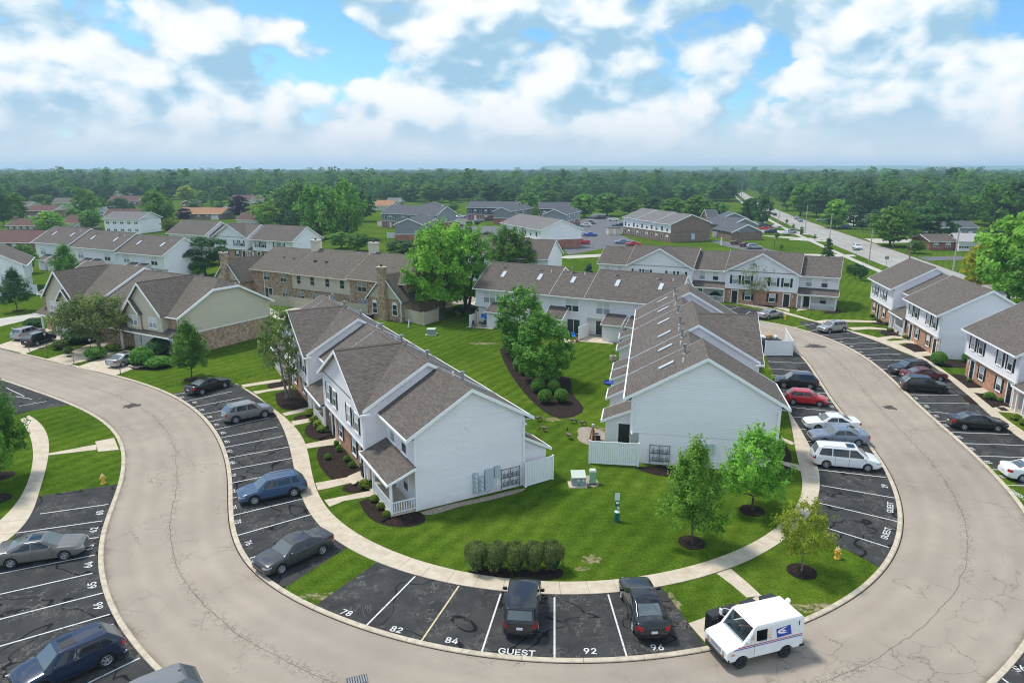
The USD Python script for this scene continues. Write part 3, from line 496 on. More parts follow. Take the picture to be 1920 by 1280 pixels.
for txt, px, tw in (('53', (337, 745.5), (430, 728)), ('55', (361, 755), (450, 738)), ('57', (374, 769), (470, 752)), ('59', (389, 782), (490, 764)), ('61', (402, 796.5), (500, 776)), ('63', (414, 812), (515, 791)), ('65', (421, 828.5), (525, 808)), ('67', (426, 847), (535, 827)), ('69', (431, 868), (545, 848)), ('71', (432, 892), (550, 868)), ('73', (430, 922), (555, 895)), ('75', (432, 952), (565, 922)), ('75', (440, 979), (575, 950)), ('76', (460, 1019), (600, 982))): number(lot1, txt, px, tw, 0.48)
for txt, px, tw in (('60', (193, 960), (60, 985)), ('62', (182, 992), (30, 1015)), ('63', (174, 1025), (0, 1052)), ('64', (173, 1057), (0, 1092)), ('65', (180, 1095), (0, 1140)), ('66', (192, 1133), (0, 1190)), ('67', (212, 1172), (0, 1240)), ('68', (235, 1214), (60, 1290))): number(lot5, txt, px, tw, 0.55)
for txt, px, tw in (('29', (1664, 912), (1545, 895)), ('GUEST', (1675, 952), (1540, 925)), ('GUEST', (1668, 1001), (1535, 965)), ('37', (1539, 729), (1470, 726)), ('35', (1552, 746), (1480, 743)), ('33', (1563, 762), (1485, 756)), ('31', (1576, 781), (1490, 772)), ('39', (1524, 701), (1450, 697))): number(lot3, txt, px, tw, 0.5)
for txt, px, tw in (('94', (1714, 746), (1800, 749)), ('93', (1733, 761), (1830, 766)), ('91', (1751, 779.5), (1860, 786)), ('89', (1770, 797), (1880, 802)), ('87', (1794, 819), (1905, 824)), ('85', (1817, 841), (1935, 845)), ('83', (1848, 866), (1960, 870)), ('81', (1876, 893), (1970, 896)), ('GUEST', (1904, 927), (1985, 927)), ('96', (1627, 671), (1700, 669)), ('97', (1611, 660), (1680, 658)), ('98', (1594, 649), (1657, 647)), ('99', (1575, 641), (1630, 637))): number(lot4, txt, px, tw, 0.5)
# bottom right corner: another parking area beyond the drive
bay8 = Polygon(between(outer, (1852, 1268), (1920, 1192)) + [(29.5, 30.5), (26.5, 25.5), (22.6, 26.2)]).buffer(0).difference(road_poly.buffer(0.29))
lot8 = Thing('parking_area', 'corner of a dark asphalt parking area at the lower right', None, (0, 0, 0), kind='structure'); lot8.part('asphalt', MB().flat(bay8, 0.008), 'bay_asphalt')
number(lot8, '95', (1905, 1247), (1955, 1290), 0.5); stripe(lot8, (1872, 1266), (1905, 1290)); stripe(lot8, (1918, 1216), (1955, 1245))
# short walks, drives, pads
def slabs(name, pxs, m, label, z=0.035):
 return struct(name, MB().extrude(Polygon(GL(pxs)).buffer(0), -0.05, z), m, label)
slabs('connecting_path', [(92, 850), (180, 833.5), (181, 843), (91.5, 853.5)], 'concrete', 'narrow concrete path across the left verge')
slabs('mail_pad', [(178.5, 828), (214, 821), (223, 843), (184, 847)], 'concrete', 'concrete pad beside the drive at the left verge')
slabs('connecting_path', [(1344, 1075), (1370, 1066), (1401, 1092), (1428, 1117), (1400, 1120), (1372, 1096)], 'concrete', 'narrow concrete path from the pavement to the mailboxes')
slabs('mail_pad', [(1291, 1168.5), (1328, 1155), (1420, 1118), (1432, 1118), (1440, 1146), (1327, 1209)], 'concrete', 'concrete pad under the cluster mailboxes', 0.03)
# entry paths of the left townhouses (row facing the left bays)
for q in ([(591.6, 905.5), (612, 902), (652, 894.5), (681, 890), (680, 900), (655, 906), (608, 917), (596, 919)], [(608, 937.5), (640, 931), (702, 918.5), (710, 928), (645, 939), (618, 950)],
   [(570, 833), (600, 827), (632, 821), (634, 833), (603, 837), (574, 841)], [(546, 790), (570, 786), (588, 783), (590, 789), (574, 793), (550, 798)],
   [(529, 775), (553, 769.5), (583, 762), (588, 767.5), (557, 775), (534, 780)], [(474, 734), (500, 730.5), (537, 724), (548, 724), (545, 729), (505, 733.5), (480, 739)], [(452, 722), (474, 718.5), (515, 712), (530, 711), (530, 715), (480, 722.5), (458, 726)]):
 slabs('entry_path', q, 'concrete', 'concrete entry path of the left townhouses')
for q in ([(700, 880), (688, 878), (652, 893), (660, 908), (690, 903)], [(632, 820), (648, 815), (662, 818), (658, 828), (637, 833)], [(586, 783), (600, 779), (614, 781), (612, 787), (590, 791)]):
 slabs('door_pad', q, 'concrete', 'concrete pad before a townhouse door', 0.042)
for q in ([(1527, 602), (1560, 599), (1650, 602), (1650, 605), (1562, 603), (1545, 606)], [(1590, 614), (1630, 613), (1662, 616), (1663, 619), (1630, 617), (1600, 619)], [(1640, 634), (1672, 629.5), (1700, 632), (1700, 636), (1675, 634), (1652, 639)], [(1663, 640), (1700, 637.5), (1725, 642), (1724, 646), (1700, 643), (1678, 646)], [(1712, 661), (1745, 658), (1763, 663), (1760, 666), (1728, 668)],
   [(1815, 728), (1850, 727), (1860, 735), (1840, 738), (1826, 736)], [(1860, 765), (1880, 761), (1915, 770), (1905, 775), (1872, 772)], [(1493, 583), (1513, 581), (1520, 566), (1511, 565), (1500, 575)], [(1480, 585), (1468, 581), (1450, 577), (1460, 574), (1480, 579)]):
 slabs('entry_path', q, 'concrete', 'concrete entry path of the right-hand townhouses')
for q in ([(1465, 820), (1485, 828), (1490, 832), (1484, 834), (1462, 824)], [(1455, 862), (1500, 872), (1503, 884), (1458, 868)]):
 slabs('entry_path', q, 'concrete', 'concrete entry path of the right-hand island townhouses')
# drives of the tan houses
for q in ([(-80, 640), (0, 646), (30, 636), (100, 612), (140, 622), (108, 640), (47, 663), (0, 652), (-80, 640)], [(86, 673.5), (125, 662), (205, 630), (246, 646), (200, 668), (124, 684.5)], [(142, 688.5), (172, 678), (235, 656), (312, 665), (300, 672), (232, 698), (214, 704)]):
 slabs('driveway', q, 'concrete', 'pale concrete driveway before the tan brick houses', 0.02)
slabs('road', [(-200, 625), (0, 597), (78, 585), (82, 590), (76, 594), (0, 612), (-200, 650)], 'concrete_far', 'pale side road behind the tan brick houses', 0.014)
slabs('path', [(850, 583), (905, 558), (912, 560), (878, 579), (858, 590)], 'concrete', 'narrow walk behind the big trees', 0.02)
for q, l in (([(874, 613), (895, 606), (926, 610), (924, 617)], 'small concrete patio behind the white townhouses'), ([(1055, 634), (1082, 638), (1075, 645), (1050, 640)], 'second concrete patio behind the white townhouses'), ([(1086, 640), (1104, 628), (1145, 634), (1150, 645)], 'worn patio beside the white divider fence')):
 slabs('patio', q, 'concrete', l, 0.03)
# mulch beds
def bed(pxs, label, m='mulch', z=0.03):
 p = Polygon(smooth(GL(pxs + pxs[:1]), n=40, s=0.004)).buffer(0)
 mb = MB().flat(p, 0.012); q = p.buffer(-0.25)
 if not q.is_empty: mb.add(MB().extrude(q, 0.005, z))
 return struct('mulch_bed' if m == 'mulch' else 'gravel_bed', mb, m, label)
bed([(596, 842), (620, 832), (640, 838), (668, 872), (690, 896), (640, 906), (612, 888), (596, 866)], 'dark mulch bed with small round shrubs before the left townhouse')
bed([(573, 802), (585, 793), (612, 791), (650, 806), (650, 818), (600, 826), (578, 818)], 'dark mulch bed with three lime shrubs')
bed([(552, 782), (575, 777), (592, 781), (585, 788), (556, 788)], 'small dark mulch strip by the second porch')
bed([(516, 738), (560, 730), (588, 752), (578, 762), (540, 768), (518, 752)], 'dark mulch bed round the leaning tree')
bed([(505, 720), (530, 715), (548, 719), (540, 726), (512, 728)], 'narrow dark mulch strip at the far end of the left row')
bed([(644, 912), (668, 906), (698, 912), (690, 920), (650, 922)], 'dark mulch strip by the near porch door')
bed([(673, 940), (700, 934), (745, 962), (782, 958), (799, 975), (778, 987), (730, 985), (690, 968)], 'dark mulch bed round the near porch corner')
bed([(878, 1072), (900, 1060), (975, 1068), (1054, 1066), (1056, 1082), (1000, 1087), (920, 1084), (886, 1078)], 'dark mulch bed under the clipped hedge')
bed([(937, 652), (955, 652), (985, 690), (1020, 705), (1056, 705), (1072, 735), (1088, 776), (1050, 785), (1020, 770), (985, 740), (958, 700), (940, 668)], 'long dark mulch bed in the courtyard lawn')
for c, l in (((1297, 1017), 'round mulch ring under the nearest young maple'), ((1410, 957), 'round mulch ring under the second young maple'), ((1503, 1071), 'round mulch ring under the yellow green sapling'), ((360, 711), 'round mulch ring by the black sedan'), ((33, 583), 'round mulch ring in the far left lawn'), ((4, 892), 'round mulch ring at the left edge'), ((-4, 935), 'second round mulch ring at the left edge')):
 x, y = G(*c); struct('mulch_bed', MB().extrude(Point(x, y).buffer(0.85, 8), 0.003, 0.05), 'mulch', l)
bed([(1190, 876), (1215, 874), (1320, 880), (1330, 890), (1290, 894), (1240, 892)], 'dark mulch strip along the right gable wall')
bed([(1447, 838), (1470, 828), (1480, 846), (1484, 862), (1466, 874), (1450, 872)], 'dark mulch bed at the right gable corner')
bed([(1450, 880), (1476, 872), (1486, 890), (1478, 902), (1458, 902)], 'dark mulch bed beside the second maple')
for q, l in (([(1640, 598), (1655, 594), (1672, 608), (1655, 609)], 'dark mulch bed at the far townhouse end'), ([(1652, 622), (1664, 615), (1695, 630), (1690, 634), (1665, 630)], 'dark mulch bed by the recessed porch'), ([(1696, 646), (1712, 643), (1742, 656), (1735, 660), (1706, 660)], 'dark mulch bed before the brick front'), ([(1728, 668), (1760, 664), (1800, 678), (1835, 679), (1830, 686), (1770, 688), (1745, 684)], 'dark mulch bed with two round bushes'),
    ([(1777, 706), (1800, 702), (1838, 712), (1845, 725), (1820, 728), (1800, 722)], 'dark mulch bed with low shrubs by the brick front'), ([(1820, 738), (1845, 734), (1898, 758), (1890, 762), (1850, 762)], 'dark mulch bed between two entry paths'), ([(1372, 566), (1400, 562), (1452, 570), (1445, 576), (1400, 572)], 'dark mulch strip before the far brick fronts'), ([(1545, 590), (1575, 582), (1572, 588), (1530, 588)], 'dark mulch strip at the far end porch')):
 bed(q, l)
bed([(1085, 815), (1100, 800), (1128, 808), (1134, 830), (1112, 836), (1090, 828)], 'pale gravel patch behind the white fence', 'gravel')
bed([(993, 854), (1004, 838), (1017, 846), (1018, 856), (1004, 862)], 'pale gravel patch under the black condenser', 'gravel')
bed([(1094, 908), (1106, 892), (1122, 900), (1118, 912)], 'small gravel patch round the green utility boxes', 'gravel')
bed([(784, 962), (850, 944), (915, 930), (985, 914), (986, 918), (915, 938), (850, 953), (800, 965)], 'bare earth strip along the left gable wall', 'gravel', 0.02)
bed([(240, 690), (258, 676), (300, 672), (322, 680), (318, 690), (270, 694)], 'raised planting bed beside the silver sedan')
rg = np.random.default_rng(21)
for px, rx, ry, lab in (((1110, 1048), 0.55, 0.45, 'small bare sandy patch in the lawn right of the hedge'), ((1092, 1066), 0.45, 0.25, 'second small bare patch in the lawn near the pavement'), ((1535, 1139), 1.5, 0.45, 'bare brown strip by the kerb on the right verge'), ((1262, 1128), 0.35, 0.8, 'dry patch at the corner of the grass by bay 96'), ((1130, 805), 1.1, 0.7, 'dry patch near the gravel behind the fence'), ((1035, 786), 0.9, 0.5, 'dry patch at the tip of the courtyard bed'), ((905, 644), 2.0, 0.6, 'dry patch before the left patio'), ((290, 737), 1.6, 0.4, 'bare strip by the kerb beside the small maple'), ((600, 1118), 1.2, 0.35, 'dry edge of the grass strip between the bays')):
 c = G(*px); th = np.linspace(0, 2 * PI, 22)[:-1]; r = 1 + rg.uniform(-0.4, 0.4, 21); struct('bare_patch', MB().flat(Polygon([(c[0] + rx * a * math.cos(b), c[1] + ry * a * math.sin(b)) for a, b in zip(r, th)]).buffer(0), 0.006), 'bare_ground', lab)
# main road on the right and the far car parks
HW_L = GL([(1820, 560), (1665, 502), (1600, 477.5), (1588, 471.5), (1561, 457), (1530, 443), (1498.7, 430), (1467.5, 417), (1444.6, 405), (1428, 396), (1412, 386), (1398, 376), (1388, 368), (1380, 361)])
HW_R = GL([(1920, 560), (1777, 505), (1750, 492.5), (1690, 472.5), (1622.5, 450), (1592.5, 440), (1551, 428.7), (1509, 414), (1467.5, 398.5), (1444.6, 387), (1426, 378), (1412, 371), (1401, 365), (1392, 359.5)])
hl, hr = smooth(HW_L, n=120, s=0.4), smooth(HW_R, n=120, s=0.4)
v, f, uv = strip(hl, hr, 0.02, None); p = '/World/' + numbered('/World', 'road')
usdkit.mesh(stage, p, (v, f), mat('highway_asphalt'), uv=uv); tag(stage.GetPrimAtPath(p), 'broad pale main road running to the horizon on the right', None, None, 'structure')
hw_poly = Polygon(list(hl) + list(hr[::-1])).buffer(0)
sw = LineString(hl).parallel_offset(4.2, 'left'); sw = np.array(sw.coords); sw = sw if np.linalg.norm(sw[0] - hl[0]) < np.linalg.norm(sw[-1] - hl[0]) else sw[::-1]
struct('pavement', MB().flat(LineString(sw).buffer(0.9, cap_style=2), 0.03), 'concrete_far', 'pale pavement beside the main road')
# dashes along the middle of the main road
mid = LineString((hl + hr) / 2); T = Thing('road_marking', 'faint lane dashes on the main road', None, (0, 0, 0), kind='structure'); dm = MB()
for s in np.arange(5, 420, 12.0):
 a, b = np.array(mid.interpolate(s).coords[0]), np.array(mid.interpolate(s + 3.2).coords[0]); d = (b - a) / np.linalg.norm(b - a); n = np.array([-d[1], d[0]]) * 0.09
 dm.flat(Polygon([a - n, b - n, b + n, a + n]), 0.026)
T.part('lane_dash', dm, 'line_paint', kind='stuff')
def far(name, pxs, m, label, z): return struct(name, MB().flat(Polygon(GL(pxs)).buffer(0), z), m, label)
far('parking_area', [(1066, 478), (1052, 462), (1060, 440), (1135, 412), (1180, 412), (1165, 440), (1190, 452), (1200, 460), (1130, 466)], 'lot_asphalt_far', 'grey car park beside the long brick block', 0.012)
far('parking_area', [(1052, 438), (1080, 418), (1115, 400), (1140, 402), (1150, 412), (1130, 430), (1095, 444)], 'lot_asphalt_far', 'upper part of the car park with parked trucks', 0.016)
far('road', [(1330, 452), (1345, 450), (1425, 463), (1470, 474), (1500, 476), (1500, 481), (1430, 475), (1360, 462)], 'lot_asphalt_far', 'dark access lane with red cars', 0.02)
far('road', [(1500, 476), (1600, 477.5), (1606, 481), (1500, 482)], 'concrete_far', 'pale lane joining the main road', 0.024)
far('road', [(1040, 483), (1066, 479), (1132, 476), (1200, 470), (1420, 478), (1420, 482), (1200, 474), (1132, 481), (1066, 485)], 'concrete_far', 'pale lane behind the far townhouses', 0.016)
far('parking_area', [(855, 424), (930, 424), (985, 432), (960, 446), (885, 448)], 'lot_asphalt_far', 'grey car park among the grey apartment houses', 0.016)
far('parking_area', [(845, 404), (905, 402), (900, 418), (860, 422)], 'lot_asphalt_far', 'small car park behind the grey apartment houses', 0.02)
far('driveway', [(1425, 442), (1440, 442), (1545, 448), (1530, 452)], 'concrete_far', 'pale driveway by the grey gabled houses', 0.022)
far('driveway', [(1422, 430), (1500, 434), (1520, 440), (1425, 436)], 'concrete_far', 'second pale driveway by the grey gabled houses', 0.022)
far('driveway', [(1620, 447), (1700, 449), (1830, 440), (1830, 446), (1700, 455), (1640, 456)], 'concrete_far', 'pale side street across the main road', 0.024)
far('driveway', [(1720, 482), (1800, 480), (1830, 486), (1740, 489)], 'lot_asphalt_far', 'grey driveway across the main road', 0.024)
far('road', [(450, 545), (520, 585), (560, 575), (620, 600), (610, 606), (520, 598), (430, 560)], 'concrete_far', 'narrow lane behind the tan fence', 0.01)
far('path', [(1480, 448), (1560, 452), (1562, 454), (1480, 450)], 'concrete_far', 'thin path on the roadside lawn', 0.026)
# ------------------------------------------------------------------ buildings: local frame u = along the front (to the right as one faces it), v = into the house, z up
PITCH_R = 0.59
class House(Thing):
 def __init__(self, name, label, cat, o, ang, group=None):
  super().__init__(name, label, cat, (o[0], o[1], 0), math.radians(ang), group)
  self.o, self.ang = np.array(o, float), math.radians(ang)
 def W(self, u, v, z=0.0):
  c, s = math.cos(self.ang), math.sin(self.ang)
  return (self.o[0] + u * c - v * s, self.o[1] + u * s + v * c, z)
 # a face of the house: 'f' front (looks to -v), 'r' rear (+v), 'e' end at +u, 'w' end at -u; a runs to the right seen from outside, b outwards
 def face(self, side, at):
  if side == 'f': return lambda a, b, z: (a, at - b, z)
  if side == 'r': return lambda a, b, z: (-a, at + b, z)
  if side == 'e': return lambda a, b, z: (at + b, a, z)
  return lambda a, b, z: (at - b, -a, z)
 def fbox(self, mb, F, a0, a1, b0, b1, z0, z1):
  P = [F(a, b, z) for z in (z0, z1) for a, b in ((a0, b0), (a0, b1), (a1, b1), (a1, b0))]
  P = np.array(P)
  c = P.mean(0); T = MB().hexa(P)
  for t in T.t:
   n = np.cross(t[:, 1] - t[:, 0], t[:, 2] - t[:, 0]); fl = np.einsum('ij,ij->i', n, t.mean(1) - c) < 0
   t[fl] = t[fl][:, ::-1]; mb.tri(t)
  return mb
 def window(self, side, at, a, z, w=0.95, h=1.45, shutters=True, twin=False, upper='blind', lower='window_glass', fw=0.07, frame='trim_white', grid=False, detail=True):
  F = self.face(side, at); fr = MB()
  for x0, x1, z0, z1 in ((-w / 2 - fw, -w / 2, -fw, h + fw), (w / 2, w / 2 + fw, -fw, h + fw), (-w / 2, w / 2, -fw, 0), (-w / 2, w / 2, h, h + fw)):
   self.fbox(fr, F, a + x0, a + x1, 0.0, 0.055, z + z0, z + z1)
  self.fbox(fr, F, a - w / 2, a + w / 2, 0.0, 0.04, z + h / 2 - 0.025, z + h / 2 + 0.025)
  if twin: self.fbox(fr, F, a - 0.05, a + 0.05, 0.0, 0.05, z, z + h)
  if grid:
   for x in (-w / 4, w / 4): self.fbox(fr, F, a + x - 0.012, a + x + 0.012, 0.0, 0.03, z, z + h)
  wp = self.part('window', fr, frame)
  for m, z0, z1 in ((upper, h / 2, h), (lower, 0, h / 2)):
   mb = MB(); mb.quad(F(a - w / 2, 0.018, z + z0), F(a + w / 2, 0.018, z + z0), F(a + w / 2, 0.018, z + z1), F(a - w / 2, 0.018, z + z1))
   self.part('pane', mb, m, under=wp)
  if detail and side != 'x':
   sl = MB(); self.fbox(sl, F, a - w / 2 - fw - 0.03, a + w / 2 + fw + 0.03, 0.0, 0.085, z - fw - 0.05, z - fw); self.part('sill', sl, frame, under=wp)
  if shutters:
   for s in (-1, 1):
    sh = MB(); c = a + s * (w / 2 + fw + 0.20)
    self.fbox(sh, F, c - 0.18, c + 0.18, 0.0, 0.035, z - 0.06, z + h + 0.06)
    for q in (0.0, 0.5):
     for k in range(7):
      zz = z + q * h + 0.06 + k * (h / 2 - 0.1) / 7; self.fbox(sh, F, c - 0.13, c + 0.13, 0.035, 0.05, zz, zz + 0.05)
    self.part('shutter', sh, 'shutter_black')
 def door(self, side, at, a, w=0.95, h=2.08, z=0.12, m='door_black', surround=True, wide=0.16):
  F = self.face(side, at)
  if surround:
   fr = MB()
   self.fbox(fr, F, a - w / 2 - wide, a - w / 2, 0, 0.07, z - 0.1, z + h + 0.02); self.fbox(fr, F, a + w / 2, a + w / 2 + wide, 0, 0.07, z - 0.1, z + h + 0.02); self.fbox(fr, F, a - w / 2 - wide - 0.04, a + w / 2 + wide + 0.04, 0, 0.09, z + h + 0.02, z + h + 0.22)
   self.part('door_surround', fr, 'trim_white')
  d = MB(); self.fbox(d, F, a - w / 2, a + w / 2, 0, 0.03, z, z + h)
  for i in (0, 1):
   for j in range(3): self.fbox(d, F, a - w * 0.38 + i * w * 0.42, a - w * 0.04 + i * w * 0.42, 0.03, 0.042, z + 0.18 + j * h * 0.31, z + 0.12 + (j + 0.8) * h * 0.31)
  dp = self.part('door', d, m)
  k = MB(); self.fbox(k, F, a + w * 0.38, a + w * 0.44, 0.03, 0.08, z + 0.95, z + 1.02); self.part('handle', k, 'galvanised', under=dp)
 def sliding(self, at, a, side='r', w=1.9, h=2.05, m='window_glass', z=0.1):
  F = self.face(side, at); fr = MB()
  for x0, x1, z0, z1 in ((-w / 2 - 0.08, -w / 2, 0, h), (w / 2, w / 2 + 0.08, 0, h), (-0.04, 0.04, 0, h), (-w / 2 - 0.08, w / 2 + 0.08, h, h + 0.08), (-w / 2 - 0.08, w / 2 + 0.08, -0.06, 0)):
   self.fbox(fr, F, a + x0, a + x1, 0, 0.06, z + z0, z + z1)
  p = self.part('patio_door', fr, 'trim_white')
  for s, mm in ((-1, m), (1, 'window_glass')):
   x0, x1 = (a - w / 2, a - 0.04) if s < 0 else (a + 0.04, a + w / 2)
   self.part('pane', MB().quad(F(x0, 0.02, z), F(x1, 0.02, z), F(x1, 0.02, z + h), F(x0, 0.02, z + h)), mm, under=p)
 def lamp(self, side, at, a, z):
  F = self.face(side, at); mb = MB(); self.fbox(mb, F, a - 0.07, a + 0.07, 0, 0.16, z, z + 0.3); self.part('wall_lamp', mb, 'trim_white')
 def downspout(self, side, at, a, z1=5.1, z0=0.1, m='trim_white'):
  F = self.face(side, at); mb = MB(); self.fbox(mb, F, a - 0.05, a + 0.05, 0.02, 0.10, z0, z1); self.fbox(mb, F, a - 0.05, a + 0.05, 0.02, 0.45, z1, z1 + 0.12); self.fbox(mb, F, a - 0.05, a + 0.05, 0.02, 0.5, z0 - 0.09, z0); self.part('downspout', mb, m)
 def gable(self, u0, u1, v0, v1, ze, pitch=PITCH_R, ov=0.6, ends=(0.25, 0.25), roof='shingle_brown', ov_front=None, ridge_v=None, zr=None, th=0.13, trim='trim_white', cap=True, gutters=(1, 1)):
  """gable roof with its ridge along u over the block; returns (ridge v, ridge z)"""
  vr = (v0 + v1) / 2 if ridge_v is None else ridge_v; of = ov if ov_front is None else ov_front
  zr = ze + pitch * (vr - v0) if zr is None else zr; pf = (zr - ze) / (vr - v0); pr = (zr - ze) / (v1 - vr)
  a, b = u0 - ends[0], u1 + ends[1]; zf, zb = ze - pf * of, ze - pr * ov
  mb = MB(); mb.slab([(a, v0 - of, zf), (b, v0 - of, zf), (b, vr, zr), (a, vr, zr)], th); mb.slab([(b, v1 + ov, zb), (a, v1 + ov, zb), (a, vr, zr), (b, vr, zr)], th)
  mb2 = MB()
  for t in mb.t: mb2.tri(t + np.array([0, 0, th]))
  self.part('roof', mb2, roof)
  if cap: self.part('ridge_cap', MB().slab([(a, vr - 0.16, zr + th - 0.06), (b, vr - 0.16, zr + th - 0.06), (b, vr, zr + th + 0.035), (a, vr, zr + th + 0.035)], 0.02).slab([(b, vr + 0.16, zr + th - 0.06), (a, vr + 0.16, zr + th - 0.06), (a, vr, zr + th + 0.035), (b, vr, zr + th + 0.035)], 0.02), roof)
  if gutters[0] and of > 0.1: self.part('gutter', MB().box(a, b, v0 - of - 0.12, v0 - of, zf - 0.02, zf + 0.11), trim); self.part('soffit', MB().box(a + 0.02, b - 0.02, v0 - of, v0 + 0.01, zf - 0.035, zf - 0.01), trim)
  if gutters[1] and ov > 0.1: self.part('gutter', MB().box(a, b, v1 + ov, v1 + ov + 0.12, zb - 0.02, zb + 0.11), trim); self.part('soffit', MB().box(a + 0.02, b - 0.02, v1 - 0.01, v1 + ov, zb - 0.035, zb - 0.01), trim)
  for e, x, o in ((ends[0], a, -1), (ends[1], b, 1)):
   if e > 0.02:
    x0, x1 = (x - 0.02, x) if o < 0 else (x, x + 0.02); rb = MB(); hh = 0.26
    for p, q in (((v0 - of - 0.12, zf), (vr, zr)), ((vr, zr), (v1 + ov + 0.12, zb))):
     pts = [(p[0], p[1] - hh + th), (q[0], q[1] - hh + th), (q[0], q[1] + th + 0.015), (p[0], p[1] + th + 0.015)]
     lo = [(x0, *t) for t in pts]; hi = [(x1, *t) for t in pts]
     rb.hexa([lo[0], hi[0], hi[1], lo[1], lo[3], hi[3], hi[2], lo[2]])
    self.part('rake_board', rb, trim)
    sf = MB(); xi = u0 if o < 0 else u1
    for p, q in (((v0 - of, zf), (vr, zr)), ((vr, zr), (v1 + ov, zb))): sf.poly([(xi, p[0], p[1] - 0.02), (x, p[0], p[1] - 0.02), (x, q[0], q[1] - 0.02), (xi, q[0], q[1] - 0.02)])
    self.part('soffit', sf, trim)
  return vr, zr
 def walls(self, u0, u1, v0, v1, z0, z1, m, vr=None, zr=None, ends=(1, 1), sides=(1, 1), name='wall'):
  """four walls; with vr, zr the ends rise to a gable"""
  mb = MB()
  if sides[0]: mb.quad((u0, v0, z0), (u1, v0, z0), (u1, v0, z1), (u0, v0, z1))
  if sides[1]: mb.quad((u1, v1, z0), (u0, v1, z0), (u0, v1, z1), (u1, v1, z1))
  for on, x, o in ((ends[0], u0, -1), (ends[1], u1, 1)):
   if on:
    P = [(x, v0, z0), (x, v1, z0), (x, v1, z1)] + ([(x, vr, zr)] if vr is not None else []) + [(x, v0, z1)]
    mb.poly(P if o > 0 else P[::-1])
  return self.part(name, mb, m)
 def corner(self, u, v, z0, z1, m='trim_white', w=0.1):
  self.part('corner_board', MB().box(u - w / 2, u + w / 2, v - w / 2, v + w / 2, z0, z1), m)
 def vent(self, u, v, z, h=0.9, r=0.09, m='galvanised', cap=True):
  mb = MB().cyl(u, v, z - 0.15, z + h, r, 10)
  if cap: mb.lathe([(r * 1.9, z + h - 0.18), (r * 1.9, z + h), (0.0, z + h + 0.05)], 10, (u, v, 0)); mb.lathe([(0.02, z + h - 0.18), (r * 1.9, z + h - 0.18)][::-1], 10, (u, v, 0)); mb.lathe([(r * 2.4, z - 0.02), (r * 1.2, z + 0.12)], 10, (u, v, 0))
  self.part('roof_vent', mb, m)
 def skylight(self, u, v, zf, pitch, w=0.62, L=1.25, up=1):
  """on the slope that rises with up*v; zf(v) is the height of the shingles"""
  fr = MB(); q = [(u - w / 2, v - L / 2), (u + w / 2, v - L / 2), (u + w / 2, v + L / 2), (u - w / 2, v + L / 2)]
  fr.hexa([(*p, zf(p[1]) - 0.02) for p in q] + [(*p, zf(p[1]) + 0.13) for p in q]); p = self.part('skylight', fr, 'grey_metal')
  g = MB(); k = 0.07; q = [(u - w / 2 + k, v - L / 2 + k), (u + w / 2 - k, v - L / 2 + k), (u + w / 2 - k, v + L / 2 - k), (u - w / 2 + k, v + L / 2 - k)]
  g.poly([(*t, zf(t[1]) + 0.136) for t in q]); self.part('pane', g, 'skylight_glass', under=p)
